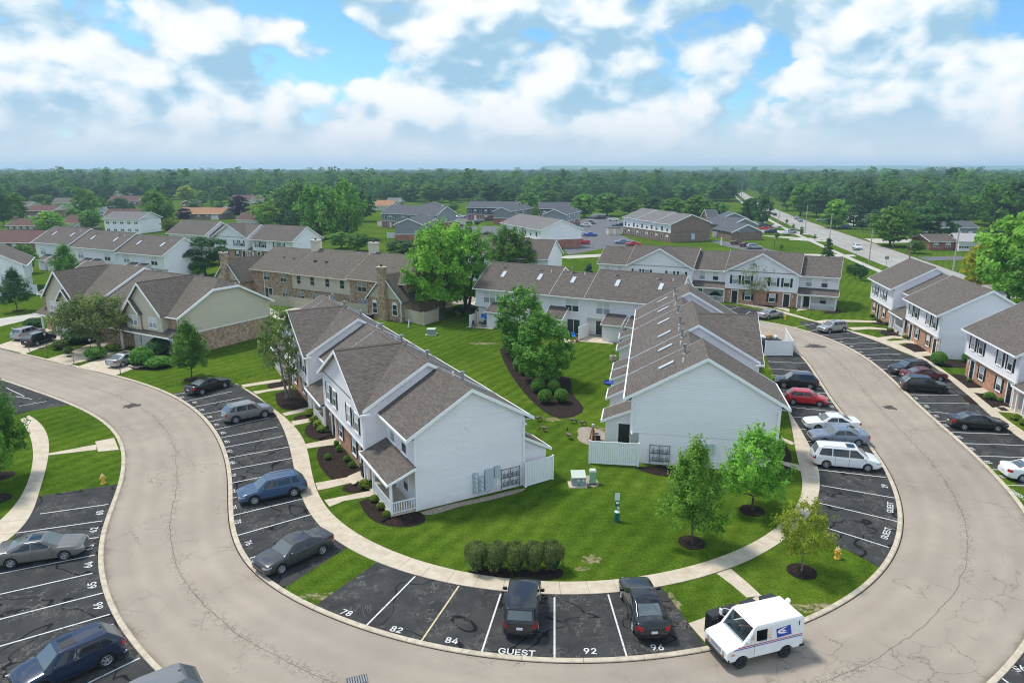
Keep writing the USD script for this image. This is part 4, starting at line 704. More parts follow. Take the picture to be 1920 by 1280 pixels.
def townhouses(name, label, o, ang, blocks, D=10.4, rec=1.7, front=True, rear=False, z_b=2.62, roof='shingle_brown', cat='building', ze=5.7, group=None, ends=(1, 1), gcross=True, wall='siding_white', sky=False, meters=None):
 """blocks: (kind, u0, u1); G = projecting double or single house, P = recessed house behind a porch. v = 0 is the upper front wall of G, D the rear wall"""
 blocks = sorted(blocks, key=lambda b: b[1]); H = House(name, label, cat, o, ang, group); N = len(blocks); H.D = D
 info = []
 for i, (kd, u0, u1, *dz) in enumerate(blocks):
  first, last = i == 0, i == N - 1
  G_, cross = kd[0] == 'G', kd == 'GX' and gcross
  v0 = 0.0 if G_ else rec; zz = ze + (0.03 if G_ else 0.0) + (dz[0] if dz else 0.0); e0 = 0.25 if (first or G_) else 0.0; e1 = 0.25 if (last or G_) else 0.0
  vr = (v0 + D) / 2; zr = zz + PITCH_R * (vr - v0)
  H.gable(u0, u1, v0, D, zz, ends=(e0, e1), roof=roof, ov_front=0.0 if cross else 0.6, gutters=(0 if cross else 1, 1))
  if G_:
   H.walls(u0, u1, 0.0, D, z_b, zz, wall, vr, zr, name='siding_wall')
   H.walls(u0 + 0.02, u1 - 0.02, 0.32, D - (0.7 if rear else 0.02), 0.0, z_b, 'brick_orange' if front else wall, ends=(0, 0), sides=(1, 0), name='brick_wall')
   H.walls(u0 + 0.02, u1 - 0.02, 0.34, D - (0.7 if rear else 0.02), 0.0, z_b, wall, ends=(1, 1), sides=(0, 1), name='siding_wall')
   H.part('soffit', MB().box(u0, u1, 0.01, 0.33, z_b - 0.02, z_b + 0.0), 'trim_white')
   if rear: H.part('soffit', MB().box(u0, u1, D - 0.71, D - 0.01, z_b - 0.02, z_b), 'trim_white')
   H.part('trim_band', MB().box(u0 - 0.02, u1 + 0.02, -0.025, 0.0, z_b - 0.02, z_b + 0.14), 'trim_white')
   for x in (u0, u1): H.corner(x, 0.0, z_b, zz - 0.02); H.corner(x, D, z_b, zz - 0.25)
   if cross:
    c = (u0 + u1) / 2; zc = zz + 0.54 * (u1 - u0) / 2; W2 = (u1 - u0) / 2; sl = (zc - zz) / W2; eo = 0.4; fo = 0.42; th = 0.13
    vb = (zc - zz) / PITCH_R + 0.35; m = MB()
    zl = zz - sl * eo
    ve = -0.05 - 0.0
    for s in (-1, 1):
     xe = c + s * (W2 + eo); q = [(xe, -fo, zl + th), (c, -fo, zc + th), (c, vb, zc + th), (xe, (zl - zz) / PITCH_R + 0.12, zl + th)]
     m.slab(q if s < 0 else q[::-1], th)
    for t in m.t:
     pass
    H.part('cross_gable_roof', m, roof)
    cp = MB(); cp.slab([(c - 0.16, -fo, zc + th - 0.05), (c, -fo, zc + th + 0.04), (c, vb - 0.5, zc + th + 0.04), (c - 0.16, vb - 0.6, zc + th - 0.05)], 0.02); cp.slab([(c, -fo, zc + th + 0.04), (c + 0.16, -fo, zc + th - 0.05), (c + 0.16, vb - 0.6, zc + th - 0.05), (c, vb - 0.5, zc + th + 0.04)], 0.02); H.part('ridge_cap', cp, 'ridge_dark')
    H.part('gable_wall', MB().poly([(u0, 0, zz - 0.02), (u1, 0, zz - 0.02), (c, 0, zc)]), wall)
    for s in (-1, 1):
     rb = MB(); xe = c + s * (W2 + eo); hh = 0.26
     A, B = (xe, zl), (c, zc); y0, y1 = -fo - 0.04, -fo
     P = [(A[0], A[1] + th - hh), (B[0], B[1] + th - hh), (B[0], B[1] + th + 0.015), (A[0], A[1] + th + 0.015)]
     lo, hi = [(p[0], y0, p[1]) for p in P], [(p[0], y1, p[1]) for p in P]
     h8 = [lo[0], lo[1], hi[1], hi[0], lo[3], lo[2], hi[2], hi[3]]
     if s > 0: h8 = [h8[k] for k in (1, 0, 3, 2, 5, 4, 7, 6)]
     rb.hexa(h8); H.part('rake_board', rb, 'trim_white')
     sf = MB(); sf.poly([(A[0], -fo, A[1]), (B[0], -fo, B[1]), (B[0], 0, B[1]), (A[0], 0, A[1])]); H.part('soffit', sf, 'trim_white')
     H.part('gutter', MB().box(min(xe, xe + s * 0.12), max(xe, xe + s * 0.12), -fo, 0.35, zl + 0.0, zl + 0.13), 'trim_white')
   if front:
    w = u1 - u0
    ups = [1.66, 3.7, 8.05, 10.2] if w > 11 else ([1.45, 2.95, 5.6, 7.1] if w > 7 else [1.6, 4.3])
    for k, a in enumerate(ups): H.window('f', 0.0, u0 + a, 3.55, 0.92, 1.42, upper='blind' if k % 3 != 1 else 'window_shade', lower='window_glass' if k % 2 else 'window_shade')
    if w > 11:
     for a in (1.66, 10.34): H.door('f', 0.32, u0 + a)
     for k, a in enumerate((3.95, 8.0)): H.window('f', 0.32, u0 + a, 0.75, 0.95, 1.35, upper='blind' if k else 'window_shade')
     for a in (0.72, 11.28): H.lamp('f', 0.32, u0 + a, 1.75)
    else:
     H.door('f', 0.32, u0 + (1.3 if w < 7 else 3.9)); H.window('f', 0.32, u0 + (4.2 if w < 7 else 6.6), 0.75, 0.95, 1.35); H.window('f', 0.32, u0 + 1.6, 0.75, 0.95, 1.35) if w > 7 else None
     H.lamp('f', 0.32, u0 + (2.35 if w < 7 else 5.0), 1.75)
    H.downspout('f', 0.0, u1 - 0.12, ze - 0.35, z_b)
  else:
   H.walls(u0, u1, rec, D, 0.0, zz, wall, vr, zr, ends=(1, 1), name='siding_wall')
   if front:
    for k, a in enumerate((1.45, 3.75)): H.window('f', rec, u0 + a * (u1 - u0) / 6 * 1.05, 3.65, 0.95, 1.4, shutters=False, upper='blind', lower='window_glass' if k else 'window_shade', fw=0.14)
    # porch
    pz0, pz1, pf = 2.55, 3.4, -0.1; rb = MB()
    x0, x1 = u0 - (0.3 if first else -0.01), u1 + (0.3 if last else -0.01)
    rb.slab([(x0, pf - 0.3, pz0), (x1, pf - 0.3, pz0), (x1, rec, pz1), (x0, rec, pz1)], 0.12); H.part('porch_roof', rb, roof)
    H.part('gutter', MB().box(x0, x1, pf - 0.42, pf - 0.3, pz0 - 0.14, pz0 - 0.005), 'trim_white')
    for on, x in ((first, x0), (last, x1)):
     if on:
      bb = MB(); y = (x - 0.035, x) if x == x0 else (x, x + 0.035); P = [(pf - 0.42, pz0 - 0.16), (rec, pz1 - 0.16), (rec, pz1 + 0.03), (pf - 0.42, pz0 + 0.01)]
      lo, hi = [(y[0], *p) for p in P], [(y[1], *p) for p in P]; bb.hexa([lo[0], hi[0], hi[1], lo[1], lo[3], hi[3], hi[2], lo[2]]); H.part('rake_board', bb, 'trim_white')
    H.part('porch_beam', MB().box(u0 + 0.02, u1 - 0.02, pf - 0.1, pf + 0.1, 2.2, 2.44), 'trim_white')
    H.part('porch_floor', MB().box(u0 + 0.02, u1 - 0.02, pf - 0.12, rec, 0.0, 0.14), 'concrete')
    flip = (lambda a: u1 - a) if first and not last else (lambda a: u0 + a)
    for a in (0.1, 0.85, 2.15, u1 - u0 - 0.1):
     H.part('porch_post', MB().box(flip(a) - 0.09, flip(a) + 0.09, pf - 0.09, pf + 0.09, 0.14, 2.2), 'trim_white')
    rl = MB(); xa, xb = sorted((flip(2.25), flip(u1 - u0 - 0.2)))
    rl.box(xa, xb, pf - 0.04, pf + 0.04, 0.98, 1.06); rl.box(xa, xb, pf - 0.03, pf + 0.03, 0.22, 0.28)
    H.part('railing', rl, 'trim_white'); bl = MB(); nb = int((xb - xa) / 0.16)
    for k in range(1, nb): x = xa + (xb - xa) * k / nb; bl.box(x - 0.025, x + 0.025, pf - 0.025, pf + 0.025, 0.28, 0.98)
    for on, x in ((first, u0 + 0.03), (last, u1 - 0.03)):
     if on:
      rl = MB().box(x - 0.04, x + 0.04, pf + 0.09, rec - 0.02, 0.98, 1.06).box(x - 0.03, x + 0.03, pf + 0.09, rec - 0.02, 0.22, 0.28); H.part('railing', rl, 'trim_white')
      for k in range(1, 10): y = pf + (rec - pf) * k / 10; bl.box(x - 0.025, x + 0.025, y - 0.025, y + 0.025, 0.28, 0.98)
    H.part('balusters', bl, 'trim_white')
    H.door('f', rec, flip(1.5), z=0.16); H.window('f', rec, flip(4.1), 0.8, 0.95, 1.2, shutters=False)
   for x, on in ((u0, first), (u1, last)):
    if on: H.corner(x, rec, 0, zz - 0.02); H.corner(x, D, 0, zz - 0.25)
  if rear:
   w = u1 - u0
   dl = D - 0.7 if G_ else D
   units = [(u0, u0 + w / 2), (u0 + w / 2, u1)] if w > 9 else [(u0, u1)]
   for k, (a, b) in enumerate(units):
    m = (a + b) / 2
    H.window('r', D, -(m + (0.7 if k else -0.7)), 3.35, 2.0, 1.65, shutters=False, twin=True, upper='blind', lower='window_shade' if k else 'window_glass', fw=0.14)
    H.sliding(dl, -(m + (1.0 if k else -1.0)), m='curtain_teal' if (k and i) else 'window_glass')
    sx = b - 1.75 if k == 0 else a + 1.75
    s0, s1 = sx - 1.3, sx + 1.3; sv = D + 2.2
    H.walls(s0, s1, dl, sv, 0, 2.55, wall, sides=(0, 1), ends=(0, 0), name='shed_wall')
    sw_ = MB()
    for x, o in ((s0, -1), (s1, 1)):
     P = [(x, dl, 0), (x, sv, 0), (x, sv, 2.55), (x, dl, 3.75)]; sw_.poly(P if o > 0 else P[::-1])
    H.part('shed_wall', sw_, wall)
    H.part('shed_roof', MB().slab([(s1 + 0.2, sv + 0.3, 2.48), (s0 - 0.2, sv + 0.3, 2.48), (s0 - 0.2, dl, 3.87), (s1 + 0.2, dl, 3.87)], 0.12), roof)
    H.part('gutter', MB().box(s0 - 0.2, s1 + 0.2, sv + 0.3, sv + 0.41, 2.34, 2.46), 'trim_white')
    for x in (s0 - 0.2, s1 + 0.2):
     P = [(dl, 3.87 - 0.2), (sv + 0.41, 2.42 - 0.2), (sv + 0.41, 2.45), (dl, 3.89)]; lo, hi = [(x - 0.02, *p) for p in P], [(x + 0.02, *p) for p in P]
     H.part('rake_board', MB().hexa([lo[0], hi[0], hi[1], lo[1], lo[3], hi[3], hi[2], lo[2]]), 'trim_white')
  zs = lambda v, zz=zz: zz + PITCH_R * (D - v) + 0.13
  if sky:
   for a in ([0.22, 0.72] if u1 - u0 > 9 else [0.55]):
    H.skylight(u0 + a * (u1 - u0), D - 2.6, zs, PITCH_R)
    H.vent(u0 + a * (u1 - u0) + 0.9, D - 4.1, zs(D - 4.1), 0.85)
    if a < 0.6: H.vent(u0 + a * (u1 - u0) - 1.3, D - 3.9, zs(D - 3.9), 0.35, 0.06, 'trim_white', False)
  info.append((u0, u1, vr, zr, zz))
 return H
# the rows round the lawn and along the drive
rowA = townhouses('townhouse_row', 'white townhouse row left of the courtyard lawn, its blank gable end behind the clipped hedge', (-8.17, 43.5), -61.3, [('P', -6.1, 0.0), ('GX', -18.2, -6.1), ('P', -24.4, -18.2), ('GX', -36.4, -24.4), ('P', -42.2, -36.4)], D=10.35, sky=True, rear=True)
rowB = townhouses('townhouse_row', 'white townhouse row right of the courtyard lawn, gable end behind the two young maples', (20.67, 50.45), 78.7, [('G', 0, 6), ('P', 6, 12), ('GX', 12, 24), ('P', 24, 30), ('G', 30, 36)], D=11.3, rec=2.0, rear=True, sky=True)
rowC = townhouses('townhouse_row', 'white townhouse row closing the courtyard, seen from behind with twin windows and skylights', (26.7, 100.4), 152.0, [('G', 0, 12.6), ('P', 12.6, 18.6), ('G', 18.6, 31)], D=10.4, front=False, rear=True, sky=True)
rowD = townhouses('townhouse_row', 'white townhouse row with two broad front gables and brick ground floor beyond the drive', (21.9, 130.4), -26.1, [('P', -6.3, 0), ('GX', 0, 12), ('P', 12, 18), ('GX', 18, 30), ('P', 30, 36.2)])
rowE = townhouses('townhouse_row', 'white townhouse row on the right with two round bushes at its gable end', (59.2, 112.9), -101.3, [('G', 0, 11, 0.35), ('P', 11, 17), ('G', 17, 28.9)])
rowE2 = townhouses('townhouse_row', 'white townhouse row cut off by the right edge of the picture', (52.2, 77.2), -101.3, [('G', 0, 12), ('P', 12, 18), ('G', 18, 28)])
rowH = townhouses('townhouse_row', 'pale grey townhouse row far left, its back with a row of skylights towards us', (-68.4, 154.9), 152.3, [('G', 0, 15.7), ('G', 15.7, 32.5, 0.35), ('G', 32.5, 46.7, 0.7)], front=False, rear=True, sky=True)
rowI = townhouses('townhouse_row', 'white townhouse row behind the red parked car, with black shutters and one front gable', (-95.7, 194.8), -26.1, [('G', 0, 14.5, 0.3), ('P', 14.5, 17.5), ('GX', 17.5, 29.5), ('P', 29.5, 31.5), ('G', 31.5, 45.4)])
q = G(50, 499, 5.35)
rowJ = townhouses('townhouse_row', 'white gable end cut off by the left edge of the picture', (q[0] - 0.53, q[1] - 0.29), 118.7, [('G', 0, 14)], front=False)
qa, qb = G(986, 486, 5.35), G(1030, 488, 5.35); a_ = math.degrees(math.atan2(*(qb - qa)[::-1]))
rowK = townhouses('townhouse_row', 'short white townhouse end behind the big tree, its bright gable towards the car park', (qb[0] - 0.3, qb[1] + 0.6), a_, [('G', -8.5, 0), ('G', -18, -8.5, 0.5)], front=False)
# meters, gas pipes, small fittings on the two gable ends
def gas_meters(H, side, at, a0, n=8, dirn=1):
 F = H.face(side, at); mb = MB(); W = 1.55
 def pipe(p, q, r=0.03): mb.tube([F(*p), F(*q)], r, 6)
 for a in (a0, a0 + W): pipe((a, 0.12, 0.1), (a, 0.12, 1.75))
 for z in (0.35, 1.0, 1.68): pipe((a0, 0.12, z), (a0 + W, 0.12, z))
 pipe((a0 + W * 0.5, 0.12, 0.35), (a0 + W * 0.5, 0.12, 1.7))
 H.part('gas_pipes', mb, 'pipe_grey')
 for r, z in ((0, 0.42), (1, 1.08)):
  for k in range(4):
   m = MB(); a = a0 + 0.28 + k * 0.36; H.fbox(m, F, a - 0.10, a + 0.10, 0.05, 0.22, z, z + 0.24); m.tube([F(a, 0.12, z + 0.24), F(a, 0.12, z + 0.44)], 0.025, 6); m.tube([F(a, 0.22, z + 0.12), F(a, 0.27, z + 0.12)], 0.08, 8); H.part('gas_meter', m, 'grey_metal')
def electric_meters(H, side, at, a0, n=(4, 3)):
 F = H.face(side, at)
 for c, k in enumerate(n):
  m = MB(); x = a0 + c * 0.44; H.fbox(m, F, x, x + 0.40, 0.0, 0.18, 0.35, 0.40 + k * 0.36 + 0.1); p = H.part('meter_board', m, 'light_grey_box')
  for i in range(k):
   g = MB().tube([F(x + 0.2, 0.18, 0.62 + i * 0.36), F(x + 0.2, 0.30, 0.62 + i * 0.36)], 0.115, 12); H.part('meter_dial', g, 'meter_glass', under=p)
 x = a0 + len(n) * 0.44 + 0.06
 m = MB(); H.fbox(m, F, x, x + 0.68, 0, 0.2, 0.35, 2.0); H.part('switch_box', m, 'light_grey_box')
 m = MB(); H.fbox(m, F, x + 0.8, x + 1.25, 0, 0.16, 1.25, 2.1); H.part('switch_box', m, 'light_grey_box'); m = MB(); H.fbox(m, F, x + 0.98, x + 1.05, 0.02, 0.09, 0.1, 1.25); H.fbox(m, F, x + 0.3, x + 0.37, 0.02, 0.09, 0.05, 0.35); H.part('conduit', m, 'trim_white')
electric_meters(rowA, 'e', 0.0, 1.75 + 4.3); gas_meters(rowA, 'e', 0.0, 1.75 + 6.6)
electric_meters(rowB, 'w', 0.0, -6.9, (3, 3)); gas_meters(rowB, 'w', 0.02, -9.7)
m = MB(); rowA.fbox(m, rowA.face('e', 0.0), 5.55, 5.78, 0, 0.06, 5.4, 5.63); rowA.part('wall_vent', m, 'trim_white')
rowB.door('w', 2.95, -11.9, z=0.12)
rowA.downspout('e', 0.0, 10.27, 5.0); rowB.downspout('w', 0.0, -11.2, 5.0, 2.7); rowB.downspout('w', 0.0, -0.12, 5.0, 2.7); rowE.downspout('e', 28.9, 0.15, 5.0)
# ------------------------------------------------------------------ the two tan brick houses
def poly_roof(H, polys, m, th=0.13, name='roof'):
 mb = MB()
 for P in polys: mb.slab(P, th)
 return H.part(name, mb, m)
def board(H, p, q, w=0.26, t=0.04, m='trim_white', axis='v', name='rake_board'):
 """an upright board from p to q (tops), thin along 'axis'"""
 p, q = np.array(p, float), np.array(q, float); o = np.array([t, 0, 0]) if axis == 'u' else np.array([0, t, 0]); d = np.array([0, 0, w])
 P = [p - d - o, q - d - o, q - d + o, p - d + o, p - o, q - o, q + o, p + o]
 P = np.array(P); c = P.mean(0); T = MB().hexa(P); mb = MB()
 for t_ in T.t:
  n = np.cross(t_[:, 1] - t_[:, 0], t_[:, 2] - t_[:, 0]); fl = np.einsum('ij,ij->i', n, t_.mean(1) - c) < 0; t_[fl] = t_[fl][:, ::-1]; mb.tri(t_)
 return H.part(name, mb, m)
F_ = House('brick_duplex', 'tan and brick house pair with steep front gables and garage doors by the driveways', 'building', (-70, 100.8), -29.7)
for (a, b, dz, vw) in ((0.4, 14.5, 0.35, 0.5), (14.5, 32.0, 0.0, 0.5)):
 ze, v0, v1, vr = 5.35 + dz, vw, 14.9, 7.7; zr = ze + 0.515 * (vr - v0); hip = b > 20
 lo = a - (0.3 if dz else 0.0); hi = b + 0.3; z_f = ze - 0.515 * 0.5; z_b = ze - 0.515 * 0.6
 if hip:
  hz = 8.0; hv0 = v0 + (hz - ze) / 0.515; hv1 = vr + (zr - hz) / 0.54; hu = hi - (zr - hz) * 1.4
  poly_roof(F_, [[(lo, v0 - 0.5, z_f), (hi, v0 - 0.5, z_f), (hi, hv0, hz), (hu, vr, zr), (lo, vr, zr)], [(hi, hv0, hz), (hi, hv1, hz), (hu, vr, zr)], [(hi, v1 + 0.6, z_b - 0.1), (lo, v1 + 0.6, z_b - 0.1), (lo, vr, zr), (hu, vr, zr), (hi, hv1, hz)]], 'shingle_taupe')
  for p, q in (((v0 - 0.55, z_f), (hv0, hz)), ((hv0, hz), (hv1, hz)), ((hv1, hz), (v1 + 0.65, z_b - 0.1))): board(F_, (hi + 0.04, p[0], p[1] + 0.02), (hi + 0.04, q[0], q[1] + 0.02), axis='u', w=0.3)
  F_.part('siding_wall', MB().poly([(b, v0, 2.75), (b, v1, 2.75), (b, v1, ze - 0.1), (b, hv1 - 0.1, hz - 0.12), (b, hv0 + 0.1, hz - 0.12), (b, v0, ze - 0.1)]), 'siding_tan')
  F_.part('brick_wall', MB().box(a, b - 0.03, v0, v1, -0.2, 2.75), 'brick_mixed'); F_.part('trim_band', MB().box(b - 0.02, b + 0.04, v0, v1, 2.72, 2.84), 'trim_white')
  F_.part('ridge_cap', MB().slab([(lo, vr - 0.16, zr - 0.04), (hu, vr - 0.16, zr - 0.04), (hu, vr, zr + 0.05), (lo, vr, zr + 0.05)], 0.03), 'ridge_dark')
 else:
  poly_roof(F_, [[(lo, v0 - 0.5, z_f), (hi, v0 - 0.5, z_f), (hi, vr, zr), (lo, vr, zr)], [(hi, v1 + 0.6, z_b), (lo, v1 + 0.6, z_b), (lo, vr, zr), (hi, vr, zr)]], 'shingle_taupe')
  for x in (lo - 0.03, hi + 0.03):
   board(F_, (x, v0 - 0.55, z_f + 0.02), (x, vr, zr + 0.02), axis='u', w=0.34); board(F_, (x, vr, zr + 0.02), (x, v1 + 0.65, z_b + 0.02), axis='u', w=0.34)
  F_.part('siding_wall', MB().poly([(a, v1, -0.2), (a, v0, -0.2), (a, v0, ze), (a, vr, zr), (a, v1, ze)]).poly([(b, v0, 4.5), (b, v1, 4.5), (b, v1, ze), (b, vr, zr), (b, v0, ze)]), 'siding_tan')
  F_.part('brick_wall', MB().box(a + 0.02, b, v0, v1, -0.2, 2.75), 'brick_mixed')
 F_.part('brick_wall', MB().quad((a, v0 - 0.01, 2.75), (b, v0 - 0.01, 2.75), (b, v0 - 0.01, ze), (a, v0 - 0.01, ze)), 'brick_mixed')
 F_.part('gutter', MB().box(lo, hi, v0 - 0.62, v0 - 0.5, z_f - 0.1, z_f + 0.02), 'trim_white'); F_.part('gutter', MB().box(lo, hi, v1 + 0.6, v1 + 0.72, z_b - 0.22, z_b - 0.08), 'trim_white')
 c = 6.7 if dz else 25.97; w = 3.75; zg = 9.1 + dz * 0.3; zf0 = zg - 0.955 * w; vb = -0.35
 # projecting upper bay with its steep gable and a smaller gable over one window
 F_.part('bay_wall', MB().poly([(c - w, vb, 3.0), (c + w, vb, 3.0), (c + w, vb, zf0), (c, vb, zg - 0.05), (c - w, vb, zf0)]).poly([(c + w, vb, 3.0), (c + w, v0, 3.0), (c + w, v0, zf0), (c + w, vb, zf0)]).poly([(c - w, v0, 3.0), (c - w, vb, 3.0), (c - w, vb, zf0), (c - w, v0, zf0)]).poly([(c - w, v0, 3.0), (c + w, v0, 3.0), (c + w, vb, 3.0), (c - w, vb, 3.0)]), 'siding_tan')
 vt = v0 + (zg - ze) / 0.515
 R = []
 for s in (-1, 1):
  xe, zl = c + s * (w + 0.35), zf0 - 0.33; P = [(xe, vb - 0.4, zl + 0.1), (c, vb - 0.4, zg + 0.1), (c, vt + 0.3, zg + 0.1), (xe, v0 + (zl - ze) / 0.515 + 0.2, zl + 0.1)]
  R.append(P if s < 0 else P[::-1]); board(F_, (xe, vb - 0.42, zl + 0.13), (c, vb - 0.42, zg + 0.13), axis='v', w=0.3)
 poly_roof(F_, R, 'shingle_taupe', name='cross_gable_roof')
 F_.part('ridge_cap', MB().slab([(c - 0.15, vb - 0.4, zg + 0.02), (c, vb - 0.4, zg + 0.15), (c, vt - 0.3, zg + 0.15), (c - 0.15, vt - 0.4, zg + 0.02)], 0.02), 'ridge_dark')
 k = c - 1.85 if hip else c + 1.75; R = []
 for s in (-1, 1):
  P = [(k + s * 1.75, vb - 0.65, 5.15), (k, vb - 0.65, 6.9), (k, vb + 0.05, 6.9), (k + s * 1.75, vb + 0.05, 5.15)]; R.append(P if s < 0 else P[::-1]); board(F_, (k + s * 1.75, vb - 0.67, 5.2), (k, vb - 0.67, 6.95), axis='v', w=0.22)
 poly_roof(F_, R, 'shingle_taupe', name='small_gable_roof'); F_.part('bay_wall', MB().poly([(k - 1.5, vb - 0.18, 3.0), (k + 1.5, vb - 0.18, 3.0), (k + 1.5, vb - 0.18, 5.3), (k, vb - 0.18, 6.8), (k - 1.5, vb - 0.18, 5.3)]), 'siding_tan')
 for x in (c - 1.9, c + 1.9): F_.window('f', vb - (0.18 if abs(x - k) < 0.4 else 0.0), x, 3.5, 1.55, 1.3, shutters=False, twin=True, lower='window_shade')
 # entry roof, garage doors
 F_.part('porch_roof', MB().slab([(a + 4.5 if hip else a, -1.1, 2.72), (b, -1.1, 2.72), (b, v0, 3.5), (a + 4.5 if hip else a, v0, 3.5)], 0.13), 'shingle_taupe'); F_.part('gutter', MB().box(a + 4.5 if hip else a, b, -1.22, -1.1, 2.6, 2.73), 'trim_white')
 for x in (c - 0.9, c + 2.6):
  d = MB(); F_.fbox(d, F_.face('f', v0), x - 1.2, x + 1.2, 0, 0.03, 0.02, 2.2)
  for i in range(4):
   for j in range(4): F_.fbox(d, F_.face('f', v0), x - 1.13 + i * 0.58, x - 0.6 + i * 0.58, 0.03, 0.045, 0.1 + j * 0.53, 0.54 + j * 0.53)
  F_.part('garage_door', d, 'door_white'); fr = MB(); F_.fbox(fr, F_.face('f', v0), x - 1.33, x - 1.2, 0, 0.06, 0, 2.3); F_.fbox(fr, F_.face('f', v0), x + 1.2, x + 1.33, 0, 0.06, 0, 2.3); F_.fbox(fr, F_.face('f', v0), x - 1.33, x + 1.33, 0, 0.06, 2.2, 2.32); F_.part('door_surround', fr, 'trim_white')
 F_.door('f', v0, c - 3.2, m='door_white'); F_.part('porch_post', MB().box(c - 4.6, c - 4.4, -1.0, -0.8, 0, 2.6), 'trim_white')
 if hip: F_.window('f', v0, c + 4.6, 0.7, 0.9, 1.3, shutters=False)
F_.downspout('f', 0.5, 31.7, 4.9, 2.9); F_.downspout('f', -0.6, 31.9, 2.5, 0.1)
G_ = House('brick_condominium', 'long brick and tan house with two tall brick chimneys behind a tan fence', 'building', (-46, 125.3), -30.8)
def sect(u0, u1, v0, v1, ze, lower='brick_mixed', upper='brick_mixed', z_s=2.7, ends=(0.25, 0.25)):
 vr, zr = G_.gable(u0, u1, v0, v1, ze, pitch=0.56, ends=ends, roof='shingle_taupe', trim='trim_tan')
 G_.walls(u0, u1, v0, v1, 0, z_s, lower, ends=(1, 1), name='brick_wall'); G_.walls(u0, u1, v0 - (0.12 if upper != lower else 0), v1, z_s, ze, upper, vr, zr, name='siding_wall' if upper != lower else 'brick_wall')
 return vr, zr
sect(-3, 8, 0.9, 12.4, 5.6, ends=(0, 0)); sect(8, 21.8, 0.6, 12.9, 5.6, upper='siding_tan', ends=(0.15, 0)); sect(21.8, 34.0, 0.4, 12.5, 5.85, ends=(0.25, 0.25))
for u, z, w, h in ((1.0, 3.6, 1.5, 1.3), (5.3, 3.6, 1.5, 1.3), (5.6, 0.8, 1.5, 1.4), (9.8, 0.8, 1.6, 1.4), (13.6, 0.9, 1.6, 1.2), (17.4, 0.8, 1.4, 1.4), (24.5, 3.6, 1.9, 1.5), (24.6, 0.8, 1.9, 1.5)):
 G_.window('f', 0.9 if u < 8 else (0.6 if u < 21.8 else 0.4), u, z, w, h, shutters=False, twin=True, upper='window_shade', frame='trim_tan')
for u in (9.7, 13.0, 16.6, 20.0): G_.window('f', 0.48, u, 3.7, 0.9, 1.35, shutters=False, upper='window_glass', frame='trim_tan')
G_.sliding(0.9, 1.2, side='f')
def chimney(u, v, z0, z1, m='brick_mixed', w=1.15, d=0.8, cap='concrete'):
 mb = MB().box(u - w / 2, u + w / 2, v - d / 2, v + d / 2, z0, z1 - 0.35); mb.box(u - w / 2 - 0.08, u + w / 2 + 0.08, v - d / 2 - 0.08, v + d / 2 + 0.08, z1 - 0.35, z1 - 0.1); p = G_.part('chimney', mb, m)
 G_.part('chimney_cap', MB().box(u - w / 2 - 0.14, u + w / 2 + 0.14, v - d / 2 - 0.14, v + d / 2 + 0.14, z1 - 0.1, z1), cap, under=p); G_.part('flue', MB().cyl(u, v, z1, z1 + 0.35, 0.18, 8), 'dark_metal', under=p)
for c, v0 in ((31.2, -1.8), (-6.5, -1.8)):
 w = 3.4; zg, zl = 7.1, 3.55
 G_.part('brick_wall', MB().poly([(c - w, v0, 0), (c + w, v0, 0), (c + w, v0, zl), (c - w, v0, zl)]).poly([(c + w, v0, 0), (c + w, 5, 0), (c + w, 5, zl), (c + w, v0, zl)]).poly([(c - w, 5, 0), (c - w, v0, 0), (c - w, v0, zl), (c - w, 5, zl)]), 'brick_mixed')
 G_.part('gable_wall', MB().poly([(c - w, v0 - 0.02, zl - 0.1), (c + w, v0 - 0.02, zl - 0.1), (c, v0 - 0.02, zg)]), 'siding_tan'); R = []
 for s in (-1, 1):
  P = [(c + s * (w + 0.4), v0 - 0.35, zl - 0.4), (c, v0 - 0.35, zg + 0.05), (c, 6.5, zg + 0.05), (c + s * (w + 0.4), 6.5, zl - 0.4)]; R.append(P if s < 0 else P[::-1]); board(G_, (c + s * (w + 0.4), v0 - 0.38, zl - 0.36), (c, v0 - 0.38, zg + 0.1), axis='v')
 poly_roof(G_, R, 'shingle_taupe', name='side_roof'); chimney(c, v0 - 0.42, 0, 8.5, w=1.35)
 for s in (-1, 1):
  G_.window('f', v0, c + s * 2.05, 0.95, 0.85, 1.6, shutters=False, upper='window_glass'); F = G_.face('f', v0); ar = MB(); pts = [F(c + s * 2.05 + 0.5 * math.cos(t), 0.05, 2.62 + 0.45 * math.sin(t)) for t in np.linspace(0, PI, 9)]; ar.poly(pts); G_.part('arch_trim', ar, 'trim_white')
G_.downspout('f', -1.8, 34.5, 3.2); G_.downspout('f', 0.6, 21.7, 5.3); G_.downspout('f', 0.9, 0.2, 5.3)
chimney(21.9, 6.6, 8.6, 11.0, 'trim_tan', 1.5, 1.0, 'trim_tan'); chimney(8.2, 6.4, 8.2, 10.7, 'trim_tan', 1.5, 1.0, 'trim_tan')
for u, v in ((11, 3.4), (13.6, 3.5), (2.5, 4.0), (5, 4.0), (26, 3.2), (29, 3.3)): G_.part('roof_vent', MB().box(u - 0.2, u + 0.2, v - 0.2, v + 0.2, 7.0, 7.55), 'dark_metal')
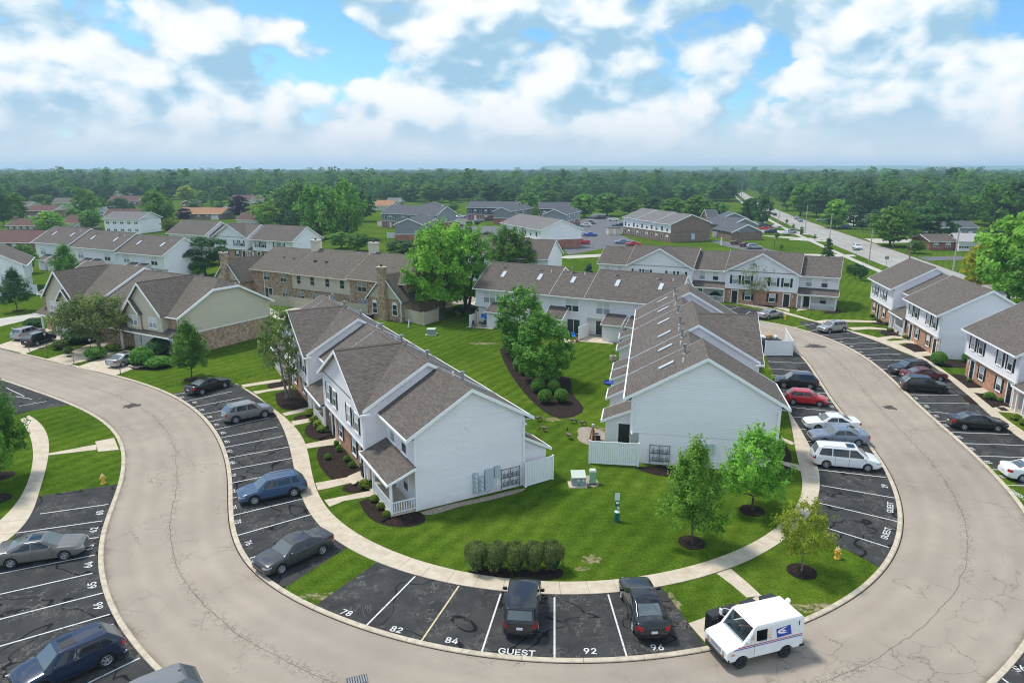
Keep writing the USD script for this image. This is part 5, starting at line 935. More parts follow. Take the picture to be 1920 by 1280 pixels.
# ------------------------------------------------------------------ houses farther off
def line(pl, pr, z=0.0):
 a, b = G(*pl, z), G(*pr, z); return a, math.degrees(math.atan2(b[1] - a[1], b[0] - a[0])), float(np.linalg.norm(b - a))
def block_house(name, label, o, ang, L, D, ze, lower, upper, z_s, roof, cols, rows=((0.9, 1.3), (3.5, 1.3)), pitch=0.42, cat='building', group=None, ends=(0.3, 0.3), steps=None, shutters=False, rear=False, end_lower=None, door=True, w=1.1, trim='trim_white', ov=0.5):
 """gabled block: lower and upper wall, windows by columns and rows; steps: [(u0, u1, dz)]"""
 H = House(name, label, cat, o, ang, group); st = steps or [(0, L, 0.0)]
 for i, (u0, u1, dz) in enumerate(st):
  vr, zr = H.gable(u0, u1, 0, D, ze + dz, pitch=pitch, ov=ov, ends=ends if len(st) == 1 else (0.3, 0.3), roof=roof, trim=trim)
  H.walls(u0, u1, 0.0, D, 0, z_s, lower, name='lower_wall'); H.walls(u0, u1, -0.04, D + 0.04, z_s, ze + dz, upper, vr, zr, name='upper_wall')
 if trim == 'trim_white' and lower != upper: H.part('trim_band', MB().box(-0.03, L + 0.05, -0.07, D + 0.07, z_s - 0.08, z_s + 0.06), trim)
 for (z, h) in rows:
  if z + h > ze: continue
  for k, u in enumerate(cols):
   if door and z < 1.5 and k % 3 == 1: H.door('f', 0.0, u, m='door_white' if k % 2 else 'door_black', surround=False); continue
   H.window('f', -0.04 if z > z_s else 0.0, u, z, w, h, shutters=shutters, detail=False, upper='blind' if k % 2 else 'window_glass')
 return H
a, ang, L = line((1169.5, 411), (1258.7, 422), 5.6)
BM = block_house('brick_apartments', 'long brown brick apartment block with white upper band and blank brick gable', a, ang, L, 15.5, 5.9, 'brick_brown', 'siding_white', 3.1, 'shingle_midgrey', [L * k for k in (0.05, 0.13, 0.24, 0.32, 0.42, 0.52, 0.62, 0.72, 0.83, 0.93)], steps=[(0, L * 0.3, 0.5), (L * 0.3, L * 0.68, 0.25), (L * 0.68, L, 0.0)], pitch=0.36, door=False)
vr_ = 7.75; BM.part('gable_wall', MB().poly([(L + 0.05, -0.02, 0), (L + 0.05, 15.52, 0), (L + 0.05, 15.52, 5.85), (L + 0.05, vr_, 5.85 + 0.36 * vr_), (L + 0.05, -0.02, 5.85)]), 'brick_brown'); m = MB(); BM.fbox(m, BM.face('e', L + 0.05), 7.8, 9.3, 0, 0.3, 0.6, 2.6); BM.part('switch_box', m, 'light_grey_box')
a, ang, L = line((940.6, 419), (1014.6, 433), 5.4)
block_house('apartment_house', 'white and red brick apartment house beside the red pickup', a, ang, L, 13.5, 5.7, 'brick_red', 'siding_white', 2.7, 'shingle_midgrey', [L * k for k in (0.1, 0.22, 0.38, 0.5, 0.64, 0.76, 0.9)], pitch=0.40)
a, ang, L = line((715.6, 401), (818.7, 404.8), 5.4)
block_house('apartment_house', 'long grey apartment house with white trim and brick ground floor, farthest left of its group', a, ang, L, 14, 5.7, 'brick_red', 'siding_grey', 2.6, 'shingle_grey', [L * k for k in (0.08, 0.16, 0.26, 0.4, 0.5, 0.62, 0.72, 0.86)], pitch=0.42)
def end_house(name, label, pl, pr, pback, ze, lower, upper, z_s, roof, pitch=0.42, Ldef=None, side_windows=6, cat='building', group=None, gap=1):
 """its gable end stands on the eaves pixels pl, pr and faces us; the ridge runs to the pixel pback (the far right eave)"""
 A, B, C = G(*pl, ze), G(*pr, ze), G(*pback, ze); d = C - B; L = Ldef or float(np.linalg.norm(d)); ang = math.degrees(math.atan2(d[1], d[0])); n = np.array([-d[1], d[0]]) / np.linalg.norm(d); D = abs(float((A - B) @ n))
 left = float((A - B) @ n) > 0
 o = B if left else C
 if not left: ang += 180;
 o = o if left else C
 H = block_house(name, label, o, ang, L, D, ze + 0.2, lower, upper, z_s, roof, [L * (k + 0.5) / side_windows for k in range(side_windows)], pitch=pitch, cat=cat, group=group)
 return H
end_house('apartment_house', 'grey apartment house with its gable towards the mown field and brick base', (740, 422), (790, 422), (815.6, 410.5), 5.4, 'brick_red', 'siding_grey', 2.4, 'shingle_grey')
end_house('apartment_house', 'small grey gabled apartment house mostly hidden behind the long grey one', (771, 393), (803, 393), (830, 385), 5.4, 'brick_red', 'siding_grey', 2.4, 'shingle_grey')
end_house('apartment_house', 'grey apartment house with brick base before the dark shuttered row', (920.5, 397), (956, 397), (998, 390.5), 5.4, 'brick_red', 'siding_grey', 2.6, 'shingle_grey')
end_house('apartment_house', 'grey apartment house with brick base beside the green hedge', (1020, 402), (1060, 403), (1088, 396), 5.4, 'brick_red', 'siding_grey', 2.6, 'shingle_grey')
for pl, pr, lab in (((876, 389.5), (967, 391), 'dark shingled apartment row with white windows behind the parked white cars'), ((1012, 392), (1068, 392), 'dark shingled apartment row with white windows behind the hedge')):
 a, ang, L = line(pl, pr, 5.6); block_house('apartment_row', lab, a, ang, L, 11, 5.8, 'brick_red', 'siding_dark', 2.7, 'shingle_grey', [L * (k + 0.5) / 9 for k in range(9)], pitch=0.45)
for (pl, pr, pb), lab in ((((1349, 409), (1404, 409.5), (1375, 404.5)), 'rearmost of the three grey stepped gables beside the white fence'), (((1368, 422), (1420, 419), (1398, 413)), 'middle of the three grey stepped gables beside the white fence'), (((1372, 434), (1429.6, 433), (1412, 427)), 'nearest of the three grey stepped gables beside the white fence')):
 A, B = G(*pl, 2.9), G(*pr, 2.9); d = B - A; ang = math.degrees(math.atan2(d[1], d[0])); Wd = float(np.linalg.norm(d))
 H = House('grey_house', lab, 'building', A, ang); R = []; zl, zg, Ld = 2.9, 5.2, 14.0
 for s, x in ((-1, 0.0), (1, Wd)):
  P = [(x + s * 0.4, -0.4, zl - 0.25), (Wd / 2, -0.4, zg), (Wd / 2, Ld, zg), (x + s * 0.4, Ld, zl - 0.25)]; R.append(P if s < 0 else P[::-1]); board(H, (x + s * 0.4, -0.44, zl - 0.2), (Wd / 2, -0.44, zg + 0.05), axis='v', w=0.4)
 poly_roof(H, R, 'shingle_grey'); H.part('brick_wall', MB().box(0, Wd, 0, Ld, 0, zl - 0.1), 'brick_brown'); H.part('gable_wall', MB().poly([(0, -0.03, 1.6 if 'nearest' not in lab else 2.7), (Wd, -0.03, 1.6 if 'nearest' not in lab else 2.7), (Wd, -0.03, zl), (Wd / 2, -0.03, zg - 0.05), (0, -0.03, zl)]), 'siding_grey')
HLIST = []
def ranch(label, x0, x1, py, D, roof, wall, ang=0.0, ze=2.7, upper=None, pitch=0.42, two=False, n=5, garage=False, shade=None, chim=False, turn=False):
 """a house whose front base runs from pixel x0 to x1 at the row py"""
 HLIST.append((x0, x1, py)); a, b = G(x0, py), G(x1, py); L = float(np.linalg.norm(b - a)); base = math.degrees(math.atan2(*(b - a)[::-1])) + ang
 if two: ze = 5.3
 H = House('house', label, 'house', a, base)
 if turn:     # gable end towards us
  R = []; zg = ze + pitch * L / 2
  for s, x in ((-1, 0.0), (1, L)):
   P = [(x + s * 0.5, -0.5, ze - 0.2), (L / 2, -0.5, zg), (L / 2, D, zg), (x + s * 0.5, D, ze - 0.2)]; R.append(P if s < 0 else P[::-1]); board(H, (x + s * 0.5, -0.54, ze - 0.14), (L / 2, -0.54, zg + 0.06), axis='v', w=0.35)
  poly_roof(H, R, roof); H.part('wall', MB().box(0, L, 0, D, 0, ze), wall); H.part('gable_wall', MB().poly([(0, -0.02, ze - 0.05), (L, -0.02, ze - 0.05), (L / 2, -0.02, zg)]), upper or wall)
 else:
  vr, zr = H.gable(0, L, 0, D, ze, pitch=pitch, ov=0.6, ends=(0.5, 0.5), roof=roof, cap=False); H.walls(0, L, 0, D, 0, ze, wall, name='wall'); [H.part('gable_wall', MB().poly(P), upper or 'siding_cream') for P in ([(0, D, ze - 0.3), (0, 0, ze - 0.3), (0, D / 2, zr)], [(L, 0, ze - 0.3), (L, D, ze - 0.3), (L, D / 2, zr)])]
 for z in ((0.9, 3.5) if two else (0.9,)):
  for k in range(n): H.window('f', -0.02, L * (k + 0.5) / n, z, 1.3, 1.2, shutters=False, detail=False, twin=True)
 if garage: d = MB(); H.fbox(d, H.face('f', -0.02), L * 0.78, L * 0.95, 0, 0.06, 0, 2.2); H.part('garage_door', d, 'door_white')
 if chim: H.part('chimney', MB().box(-0.9, -0.02, D * 0.4, D * 0.4 + 1.6, 0, ze + 2.9), 'brick_brown')
 return H
for args in (('long maroon roofed brick house at the left edge behind the grey row', -40, 70, 470, 13, 'shingle_maroon', 'brick_brown', -8), ('maroon roofed house with a brick chimney at the left edge', 16, 70, 436, 10, 'shingle_maroon', 'brick_brown', -6, 2.7, None, .42, False, 4, False, None, True),
    ('two storey house with cream gable and maroon roof among trees', 50, 112, 413, 10, 'shingle_maroon', 'brick_brown', -12, 4.6, 'siding_cream', .42, False, 4), ('cream gabled house with maroon roof behind the light green tree', 118, 153, 431, 12, 'shingle_maroon', 'siding_cream', -5, 2.8, 'siding_cream', .42, False, 3),
    ('white two storey house with grey roof left of the big round tree', 198, 272, 437, 12, 'shingle_midgrey', 'siding_white', -10, 5.3, 'siding_white', .36, True, 5), ('long maroon roofed house behind the white two storey house', 198, 274, 416, 12, 'shingle_maroon', 'brick_brown', 8, 2.7),
    ('orange roofed brick ranch house with a garage door', 332, 420, 411, 13, 'shingle_orange', 'brick_brown', -8, 2.7, 'siding_cream', .36, False, 5, True), ('maroon roofed house beyond the dark green hedge', 205, 256, 386, 14, 'shingle_maroon', 'brick_brown', 6, 3.0),
    ('pale two storey house above the maroon roof', 215, 240, 377, 10, 'shingle_grey', 'siding_white', 0, 5.3, 'siding_white', .4, True, 3), ('brown roofed house half hidden by trees at the left', 98, 140, 388, 12, 'shingle_taupe', 'siding_cream', 4), ('white gabled house with an arched window behind the hedge', 186, 208, 404, 12, 'shingle_midgrey', 'siding_white', 0, 2.9, 'siding_white', .5, False, 2, False, None, False, True),
    ('red barn like house beside the yellow green tree', 341, 360, 390, 14, 'shingle_grey', 'brick_red', 0, 3.0, 'brick_red', .5, False, 2, False, None, False, True), ('grey roofed pale house behind the purple tree', 367, 400, 374, 12, 'shingle_midgrey', 'siding_white', 3), ('white gabled house between the purple trees', 414, 434, 403, 14, 'shingle_grey', 'siding_white', 0, 3.0, 'siding_white', .5, False, 2, False, None, False, True),
    ('cream house with pale roof beside the yellow green tree', 475, 512, 387, 14, 'shingle_taupe', 'siding_cream', -6, 4.0), ('orange roofed house left of the mown field', 699, 736, 394, 12, 'shingle_orange', 'siding_cream', -14, 2.8), ('white gabled brick house beyond the orange roof', 724, 746, 388, 12, 'shingle_midgrey', 'brick_brown', -10, 2.9, 'siding_white', .4), ('maroon roofed house with white gable behind the white townhouses', 446, 486, 425, 12, 'shingle_maroon', 'siding_white', -5, 2.9, 'siding_white'),
    ('pale roofed house among trees above the big willow', 566, 605, 361, 12, 'shingle_midgrey', 'siding_cream', 4), ('dark hip roofed house above the long brick block', 1140, 1172, 373, 12, 'shingle_grey', 'brick_brown', 0, 3.5), ('pale house among trees above the hedge', 1068, 1092, 362, 10, 'shingle_midgrey', 'siding_white', 0, 3), ('white roofed shed beyond the trees', 1322, 1342, 374, 10, 'roof_metal', 'siding_white', 0, 3.2), ('low white store beyond the trees', 1238, 1262, 362, 12, 'roof_metal', 'siding_white', 0, 4.0),
    ('red brick ranch house across the main road', 1742, 1789, 469, 9, 'shingle_taupe', 'brick_red', 3, 2.7, 'brick_red', .34, False, 2, False, None, False, False), ('white house with pale metal roof across the main road', 1797, 1838, 471, 11, 'roof_metal', 'siding_white', -14, 3.0, 'siding_white', .3), ('grey roofed house with a dark screened porch across the main road', 1764, 1832, 446, 10, 'shingle_grey', 'siding_grey', 4, 3.6, 'siding_cream', .34, False, 3),
    ('small brown roofed white house beyond the main road', 1584, 1603, 414, 9, 'shingle_maroon', 'siding_white', 0, 3.6, 'siding_white', .6, False, 2, False, None, False, True), ('long pale roofed house under the trees beyond the main road', 1604, 1640, 424, 10, 'shingle_midgrey', 'siding_white', -10), ('low pale roofed house among the right-hand forest', 1556, 1578, 381, 10, 'shingle_midgrey', 'siding_white', 0), *[(f'{w} house {p}', x, x + dx, v, 12, r, m, an, 3.0) for w, p, x, dx, v, r, m, an in (('grey roofed', 'far left below the tower', 60, 34, 366, 'shingle_grey', 'siding_cream', 5), ('pale', 'far left beyond the brown roof', 150, 30, 361, 'shingle_midgrey', 'siding_white', 0), ('maroon roofed', 'far left behind the pale two storey house', 262, 34, 366, 'shingle_maroon', 'brick_brown', -6), ('white', 'beyond the red barn', 318, 24, 358, 'shingle_midgrey', 'siding_white', 8), ('brown roofed', 'beyond the pale yellow green tree', 402, 36, 358, 'shingle_taupe', 'siding_cream', 0), ('white', 'behind the cream house', 520, 26, 370, 'shingle_grey', 'siding_white', -8), ('maroon roofed', 'behind the dark purple tree', 436, 34, 382, 'shingle_maroon', 'siding_cream', 6), ('taupe roofed', 'left of the cream gable', 12, 40, 398, 'shingle_taupe', 'brick_brown', -4))], ('dark brick house by the grey stepped gables', 1327, 1345, 421, 10, 'shingle_grey', 'brick_brown', 0, 3.0, 'brick_brown', .6)):
 ranch(*args)
# ------------------------------------------------------------------ cars
def paint(name, col, metal=0.0, rough=0.32):
 material(name, {'p': ('principled_bsdf', {'base_color': col, 'metallic': metal, 'roughness': rough, 'coat_weight': 0.9, 'coat_roughness': 0.06, 'specular_ior_level': 0.35})}, [])
for n_, c_, mt in (('paint_black', (0.004, 0.004, 0.005), 0.0), ('paint_grey', (0.045, 0.044, 0.046), 0.35), ('paint_taupe', (0.17, 0.155, 0.14), 0.35), ('paint_silver', (0.36, 0.36, 0.37), 0.5), ('paint_blue', (0.035, 0.075, 0.15), 0.3), ('paint_navy', (0.008, 0.016, 0.040), 0.25), ('paint_white', (0.78, 0.78, 0.77), 0.0),
     ('paint_red', (0.50, 0.012, 0.014), 0.0), ('paint_maroon', (0.10, 0.008, 0.014), 0.2), ('paint_steel', (0.20, 0.24, 0.30), 0.4), ('paint_royal', (0.02, 0.07, 0.42), 0.1), ('paint_gunmetal', (0.20, 0.20, 0.20), 0.45)):
 paint(n_, c_, mt)
plain('car_glass', (0.012, 0.015, 0.018), 0.03, specular_ior_level=0.75)
plain('car_glass_light', (0.10, 0.125, 0.135), 0.04, specular_ior_level=0.8)
plain('tyre', (0.014, 0.014, 0.015), 0.85)
plain('rim_silver', (0.55, 0.55, 0.56), 0.3, metallic=0.8)
plain('rim_black', (0.02, 0.02, 0.022), 0.35)
plain('trim_black', (0.015, 0.015, 0.016), 0.6)
plain('chrome', (0.7, 0.7, 0.7), 0.15, metallic=1.0)
plain('head_lamp', (0.33, 0.34, 0.35), 0.08, specular_ior_level=0.8)
plain('tail_lamp', (0.36, 0.012, 0.012), 0.15)
plain('amber_lamp', (0.55, 0.16, 0.02), 0.2)
plain('plate', (0.62, 0.64, 0.66), 0.5)
CAR = {  # L, W, H, wheelbase, wheel radius, hood/belt profile (x, z) front to back, greenhouse: windshield base, roof front, roof rear, rear window base, belt z, roof half width, low trim, rails
 'sedan': dict(L=4.87, W=1.84, H=1.445, wb=2.82, r=0.335, top=[(2.43, 0.60), (2.40, 0.71), (2.28, 0.79), (1.9, 0.87), (1.15, 0.955), (0.4, 0.955), (-0.9, 0.97), (-1.6, 1.04), (-2.2, 1.07), (-2.38, 0.98), (-2.43, 0.72)], gh=(1.15, 0.30, -0.78, -1.92), belt=0.94, rw=0.615),
 'suv': dict(L=4.58, W=1.86, H=1.67, wb=2.69, r=0.365, top=[(2.29, 0.66), (2.22, 0.84), (1.8, 0.96), (1.15, 1.06), (0.4, 1.08), (-1.2, 1.12), (-2.05, 1.14), (-2.22, 1.06), (-2.29, 0.72)], gh=(1.14, 0.40, -1.58, -2.2), belt=1.07, rw=0.62, clad=True),
 'boxsuv': dict(L=4.3, W=1.84, H=1.70, wb=2.57, r=0.36, top=[(2.15, 0.70), (2.10, 0.94), (1.8, 1.03), (1.15, 1.09), (0.4, 1.10), (-1.2, 1.12), (-2.0, 1.13), (-2.11, 1.02), (-2.15, 0.70)], gh=(1.05, 0.62, -1.78, -2.06), belt=1.08, rw=0.68, clad=True),
 'wagon': dict(L=4.82, W=1.84, H=1.60, wb=2.745, r=0.35, top=[(2.41, 0.62), (2.34, 0.78), (1.9, 0.90), (1.15, 1.0), (0.4, 1.02), (-1.2, 1.06), (-2.1, 1.09), (-2.33, 1.0), (-2.41, 0.70)], gh=(1.14, 0.36, -1.75, -2.28), belt=1.01, rw=0.60, clad=True, rails=True),
 'hatch': dict(L=4.05, W=1.72, H=1.47, wb=2.49, r=0.315, top=[(2.02, 0.56), (1.96, 0.72), (1.6, 0.84), (1.1, 0.96), (0.4, 0.99), (-1.0, 1.03), (-1.75, 1.05), (-1.95, 0.95), (-2.02, 0.66)], gh=(1.12, 0.30, -1.32, -1.85), belt=0.98, rw=0.56),
 'van': dict(L=5.1, W=1.97, H=1.75, wb=3.03, r=0.34, top=[(2.55, 0.62), (2.48, 0.78), (2.1, 0.92), (1.55, 1.04), (0.6, 1.06), (-1.2, 1.08), (-2.3, 1.1), (-2.48, 1.0), (-2.55, 0.7)], gh=(1.62, 0.72, -2.08, -2.44), belt=1.03, rw=0.66, rails=True),
 'pickup': dict(L=5.6, W=1.95, H=1.85, wb=3.5, r=0.40, top=[(2.8, 0.75), (2.74, 1.0), (2.2, 1.12), (1.5, 1.18), (0.6, 1.2), (-0.6, 1.2), (-0.75, 1.2), (-2.6, 1.2), (-2.74, 1.1), (-2.8, 0.8)], gh=(1.45, 0.85, -0.45, -0.72), belt=1.17, rw=0.68)}
def manifold_of(v, f): return m3.Manifold(m3.Mesh(np.asarray(v, np.float32), np.asarray(f, np.uint32)))
def mesh_of(m):
 q = m.to_mesh(); return trimesh.Trimesh(q.vert_properties[:, :3], q.tri_verts, process=False)
def prism_xz(P, y0, y1):
 """polygon in the x-z plane extruded from y0 to y1"""
 P = [tuple(p) for p in P]
 ar = sum(P[i][0] * P[(i + 1) % len(P)][1] - P[(i + 1) % len(P)][0] * P[i][1] for i in range(len(P)))
 if ar < 0: P = P[::-1]
 m = m3.CrossSection([P]).extrude(y1 - y0)        # along +z, then turned: (x, y, z) -> (x, y1 - z, y)
 return m.transform(np.array([[1, 0, 0, 0], [0, 0, -1, y1], [0, 1, 0, 0]], float))
def mbox(x0, x1, y0, y1, z0, z1): return m3.Manifold.cube([x1 - x0, y1 - y0, z1 - z0]).translate([x0, y0, z0])
def body_solid(c, g=0.0):
 top = np.array(c['top'])[::-1]; hl, w = c['L'] / 2, c['W'] / 2
 xs = np.concatenate([[-hl], np.linspace(-hl + 0.05, hl - 0.05, 34), [hl]]); rings = []
 for x in xs:
  zt = np.interp(x, top[:, 0], top[:, 1]); e = abs(x) / hl; ew = w * (1 - 0.045 * max(0, (e - 0.55) / 0.45) ** 2 - 0.20 * max(0, (e - 0.86) / 0.14) ** 2)
  zb = 0.19 + (0.16 * max(0, (e - 0.80) / 0.20) ** 1.5); zb = min(zb, zt - 0.2); ew += g; zt += g
  h = zt - zb; P = [(0.0, zb), (0.80 * ew, zb), (0.955 * ew, zb + 0.09), (0.992 * ew, zb + 0.38 * h), (ew, zb + 0.58 * h), (0.985 * ew, zb + 0.74 * h), (0.955 * ew, zt - 0.055), (0.90 * ew, zt - 0.012), (0.60 * ew, zt + 0.022), (0.0, zt + 0.032)]
  ring = [(x + np.sign(x) * g * (e > 0.97), y, z) for y, z in P] + [(x + np.sign(x) * g * (e > 0.97), -y, z) for y, z in P[-2:0:-1]]
  rings.append(ring)
 n = len(rings[0]); V = np.array(rings).reshape(-1, 3); F = []
 for i in range(len(xs) - 1):
  for k in range(n):
   l = (k + 1) % n; a, b, d, e_ = i * n + k, i * n + l, (i + 1) * n + l, (i + 1) * n + k; F += [(a, d, b), (a, e_, d)]
 for i, flip in ((0, False), (len(xs) - 1, True)):
  ct = len(V); V = np.vstack([V, V[i * n:(i + 1) * n].mean(0)])
  for k in range(n):
   t = (i * n + k, i * n + (k + 1) % n, ct); F.append(t[::-1] if flip else t)
 m = manifold_of(V, F)
 if m.volume() < 0: m = manifold_of(V, np.array(F)[:, ::-1])
 return m
def house_solid(c, g=0.0):
 a, b, d, e = c['gh']; w, zb, zt = c['W'] / 2, c['belt'] - 0.10, c['H']; r = 0.07; pts = []
 for x, y, z in ((a, w * 0.80, zb), (a - 0.32, w * 0.885, zb), (e + 0.35, w * 0.885, zb), (e, w * 0.78, zb), (b, c['rw'], zt - r - 0.035), (b - 0.35, c['rw'] + 0.035, zt - r - 0.02), (d + 0.2, c['rw'] + 0.02, zt - r - 0.035), (d, c['rw'] - 0.03, zt - r - 0.055)):
  for s in (-1, 1): pts.append((x, s * y, z))
 for x in (b - 0.05, (b + d) / 2, d + 0.1): pts.append((x, 0.0, zt - r + (0.0 if x != b - 0.05 else -0.01)))
 S = m3.Manifold.sphere(r + g, 20)
 return m3.Manifold.batch_hull([S.translate(p) for p in pts])
_cars = {}
def car_meshes(kind):
 if kind in _cars: return _cars[kind]
 c = CAR[kind]; a, b, d, e = c['gh']; W, H, wb, r = c['W'] / 2, c['H'], c['wb'], c['r']; zb = c['belt']
 body, house = body_solid(c), house_solid(c); bo, ho = body_solid(c, 0.007), house_solid(c, 0.009)
 arches = [m3.Manifold.cylinder(0.5, r + 0.055, r + 0.055, 28).rotate([90, 0, 0]).translate([sx * wb / 2, sy * (W + 0.1) + 0.25, r]) for sx in (-1, 1) for sy in (-1, 1)]
 arch = m3.Manifold.batch_boolean(arches, m3.OpType.Add)
 if kind == 'pickup': body = body - mbox(-2.66, -0.80, -0.78, 0.78, 0.75, 1.6)
 P = {}
 P['body'] = mesh_of((body - arch) + (house - arch)); zt = H - 0.115
 def side(poly, nm, s):
  q = prism_xz(poly, 0.3 if s > 0 else -1.5, 1.5 if s > 0 else -0.3); P[(nm, s)] = mesh_of(ho ^ q)
 zs = zb + 0.045
 def xa(z): return a + (b - a) * (z - zb + 0.10) / (H - 0.1 - zb + 0.10)     # the windscreen line
 def xe(z): return e + (d - e) * (z - zb + 0.10) / (H - 0.1 - zb + 0.10)
 f0, f1 = xa(zs) - 0.16, xa(zt) - 0.12; r0, r1 = xe(zs) + 0.22, xe(zt) + 0.14
 p1 = 0.02 if kind != 'van' else 0.25; p1 = min(p1, f1 - 0.5)
 nwin = 3 if kind in ('suv', 'van', 'wagon', 'boxsuv') else 2
 for s in (-1, 1):
  side([(f0, zs), (f1, zt), (p1 + 0.03, zt), (p1 + 0.03, zs)], 'side_window', s)
  if kind == 'pickup': side([(p1 - 0.05, zs), (p1 - 0.05, zt), (r1 + 0.1, zt), (r0 + 0.1, zs)], 'side_window_b', s); continue
  if nwin == 3:
   q1 = p1 - (1.0 if kind != 'van' else 1.25); side([(p1 - 0.05, zs), (p1 - 0.05, zt), (q1 + 0.04, zt), (q1 + 0.04, zs)], 'side_window_b', s); side([(q1 - 0.06, zs + 0.01), (q1 - 0.06, zt), (r1 + 0.02, zt - 0.02), (r0 + 0.02, zs + 0.05)], 'side_window_c', s)
  else: side([(p1 - 0.05, zs), (p1 - 0.05, zt), (r1 - 0.02, zt), (r1 - 0.28 if kind == 'hatch' else (r0 + 2 * r1) / 3, (zs + zt) / 2), (r0 + 0.0, zs)], 'side_window_b', s)
 def slant(z0, z1, xf, y0, y1, s):
  return prism_xz([(xf(z0) + s * 0.35, z0), (xf(z0) - s * 0.05, z0), (xf(z1) - s * 0.05, z1), (xf(z1) + s * 0.35, z1)], -1.2, 1.2) ^ m3.Manifold.batch_hull([mbox(xf(z) - 0.5, xf(z) + 0.5, -y, y, z - 0.01, z + 0.01) for z, y in ((z0, y0), (z1, y1))])
 P['windshield'] = mesh_of(ho ^ slant(zb + 0.03, H - 0.10, xa, W * 0.76, c['rw'] - 0.03, 1)); P['rear_window'] = mesh_of(ho ^ slant(zb + (0.10 if nwin == 3 else 0.06), H - 0.12, xe, W * 0.68, c['rw'] - 0.08, -1))
 hl = c['L'] / 2; zh = np.interp(hl - 0.15, np.array(c['top'])[::-1][:, 0], np.array(c['top'])[::-1][:, 1])
 for s in (-1, 1):
  y0, y1 = sorted((s * W * 0.52, s * (W + 0.1))); P[('headlight', s)] = mesh_of(bo ^ m3.Manifold.batch_hull([mbox(hl - 0.12, hl + 0.1, y0, y1, zh - 0.15, zh - 0.06), mbox(hl - 0.42, hl - 0.40, y0 + (0.12 if s > 0 else 0), y1 - (0.12 if s < 0 else 0), zh - 0.11, zh - 0.045)]))
  zt2 = zb - 0.02; P[('taillight', s)] = mesh_of(bo ^ mbox(-hl - 0.1, -hl + (0.26 if nwin == 2 else 0.20), *sorted((s * W * (0.60 if nwin == 2 else 0.72), s * (W + 0.1))), zt2 - (0.17 if nwin == 2 else 0.26), zt2 + 0.03))
  M_ = MB(); cx = a - 0.42
  P[('mirror', s)] = mesh_of(m3.Manifold.batch_hull([m3.Manifold.sphere(0.06, 10).translate([cx + dx, s * (W + dy), zb + 0.09 + dz]) for dx, dy, dz in ((0, 0.02, -0.02), (0, 0.16, -0.02), (0, 0.16, 0.05), (0, 0.04, 0.05))]))
 P['grille'] = mesh_of(bo ^ mbox(hl - 0.2, hl + 0.1, -W * 0.50, W * 0.50, zh - 0.22, zh - 0.10)); P['lower_grille'] = mesh_of(bo ^ mbox(hl - 0.25, hl + 0.1, -W * 0.62, W * 0.62, 0.27, 0.42))
 if c.get('clad'):
  P['cladding'] = mesh_of((bo ^ mbox(-3, 3, -1.2, 1.2, 0, 0.36)) - arch)
  rg = m3.Manifold.batch_boolean([m3.Manifold.cylinder(0.5, r + 0.115, r + 0.115, 28).rotate([90, 0, 0]).translate([sx * wb / 2, sy * (W + 0.1) + 0.25, r]) for sx in (-1, 1) for sy in (-1, 1)], m3.OpType.Add)
  P['arch_trim'] = mesh_of((bo ^ rg) - arch - mbox(-3, 3, -W + 0.06, W - 0.06, 0, 2))
 else: P['cladding'] = mesh_of((bo ^ mbox(-3, 3, -1.2, 1.2, 0, 0.25)) - arch)
 b2 = body_solid(c, 0.004); seams = []
 for x in ([xa(zs) - 0.10, p1 - 0.01] + ([p1 - 1.02] if nwin == 3 else [r0 + 0.10])): seams.append(mbox(x - 0.009, x + 0.009, -1.2, 1.2, 0.38, zb + 0.02))
 P['door_seam'] = mesh_of(((b2 ^ m3.Manifold.batch_boolean(seams, m3.OpType.Add)) - mbox(-3, 3, -W + 0.16, W - 0.16, 0, 2)) - arch)
 hd = MB()
 for s in (-1, 1):
  for x in (p1 + 0.12, p1 - 0.85): y = s * (W * 0.985); hd.box(x - 0.08, x + 0.08, min(y, y + s * 0.035), max(y, y + s * 0.035), zb - 0.12, zb - 0.085)
 P['door_handle'] = hd
 P['plate'] = MB().box(-hl - 0.035, -hl + 0.1, -0.16, 0.16, 0.62 if nwin == 2 else 0.70, 0.74 if nwin == 2 else 0.82)
 if c.get('rails'):
  for s in (-1, 1): P[('roof_rail', s)] = MB().tube([(b - 0.25, s * (c['rw'] - 0.02), H - 0.045), (b - 0.35, s * (c['rw'] - 0.02), H + 0.03), (d + 0.35, s * (c['rw'] - 0.04), H + 0.015), (d + 0.22, s * (c['rw'] - 0.05), H - 0.07)], 0.022, 6)
 ty = MB().lathe([(r * 0.62, -0.10), (r * 0.92, -0.108), (r * 0.985, -0.08), (r, -0.04), (r, 0.04), (r * 0.985, 0.08), (r * 0.92, 0.108), (r * 0.62, 0.10)], 26)
 rim = MB().lathe([(r * 0.58, 0.06), (r * 0.66, 0.10), (r * 0.63, 0.112), (r * 0.56, 0.075)], 26); rim.lathe([(0.001, 0.098), (r * 0.15, 0.098), (r * 0.17, 0.07)][::-1], 12)
 for k in range(10):
  th = k * 2 * PI / 10 + (0.09 if k % 2 else -0.09); q = np.array([[r * 0.1, -0.022, 0.082], [r * 0.62, -0.018, 0.098], [r * 0.62, 0.018, 0.098], [r * 0.1, 0.022, 0.082]]); lo = q - [0, 0, 0.02]; R = np.array([[math.cos(th), -math.sin(th), 0], [math.sin(th), math.cos(th), 0], [0, 0, 1]]); rim.hexa(np.vstack([lo @ R.T, q @ R.T]))
 disc = MB().lathe([(0.001, 0.03), (r * 0.6, 0.03)][::-1], 20)
 P['_wheel'] = (ty, rim, disc); _cars[kind] = P
 return P
GLASSY = ('windshield', 'rear_window', 'side_window', 'side_window_b', 'side_window_c')
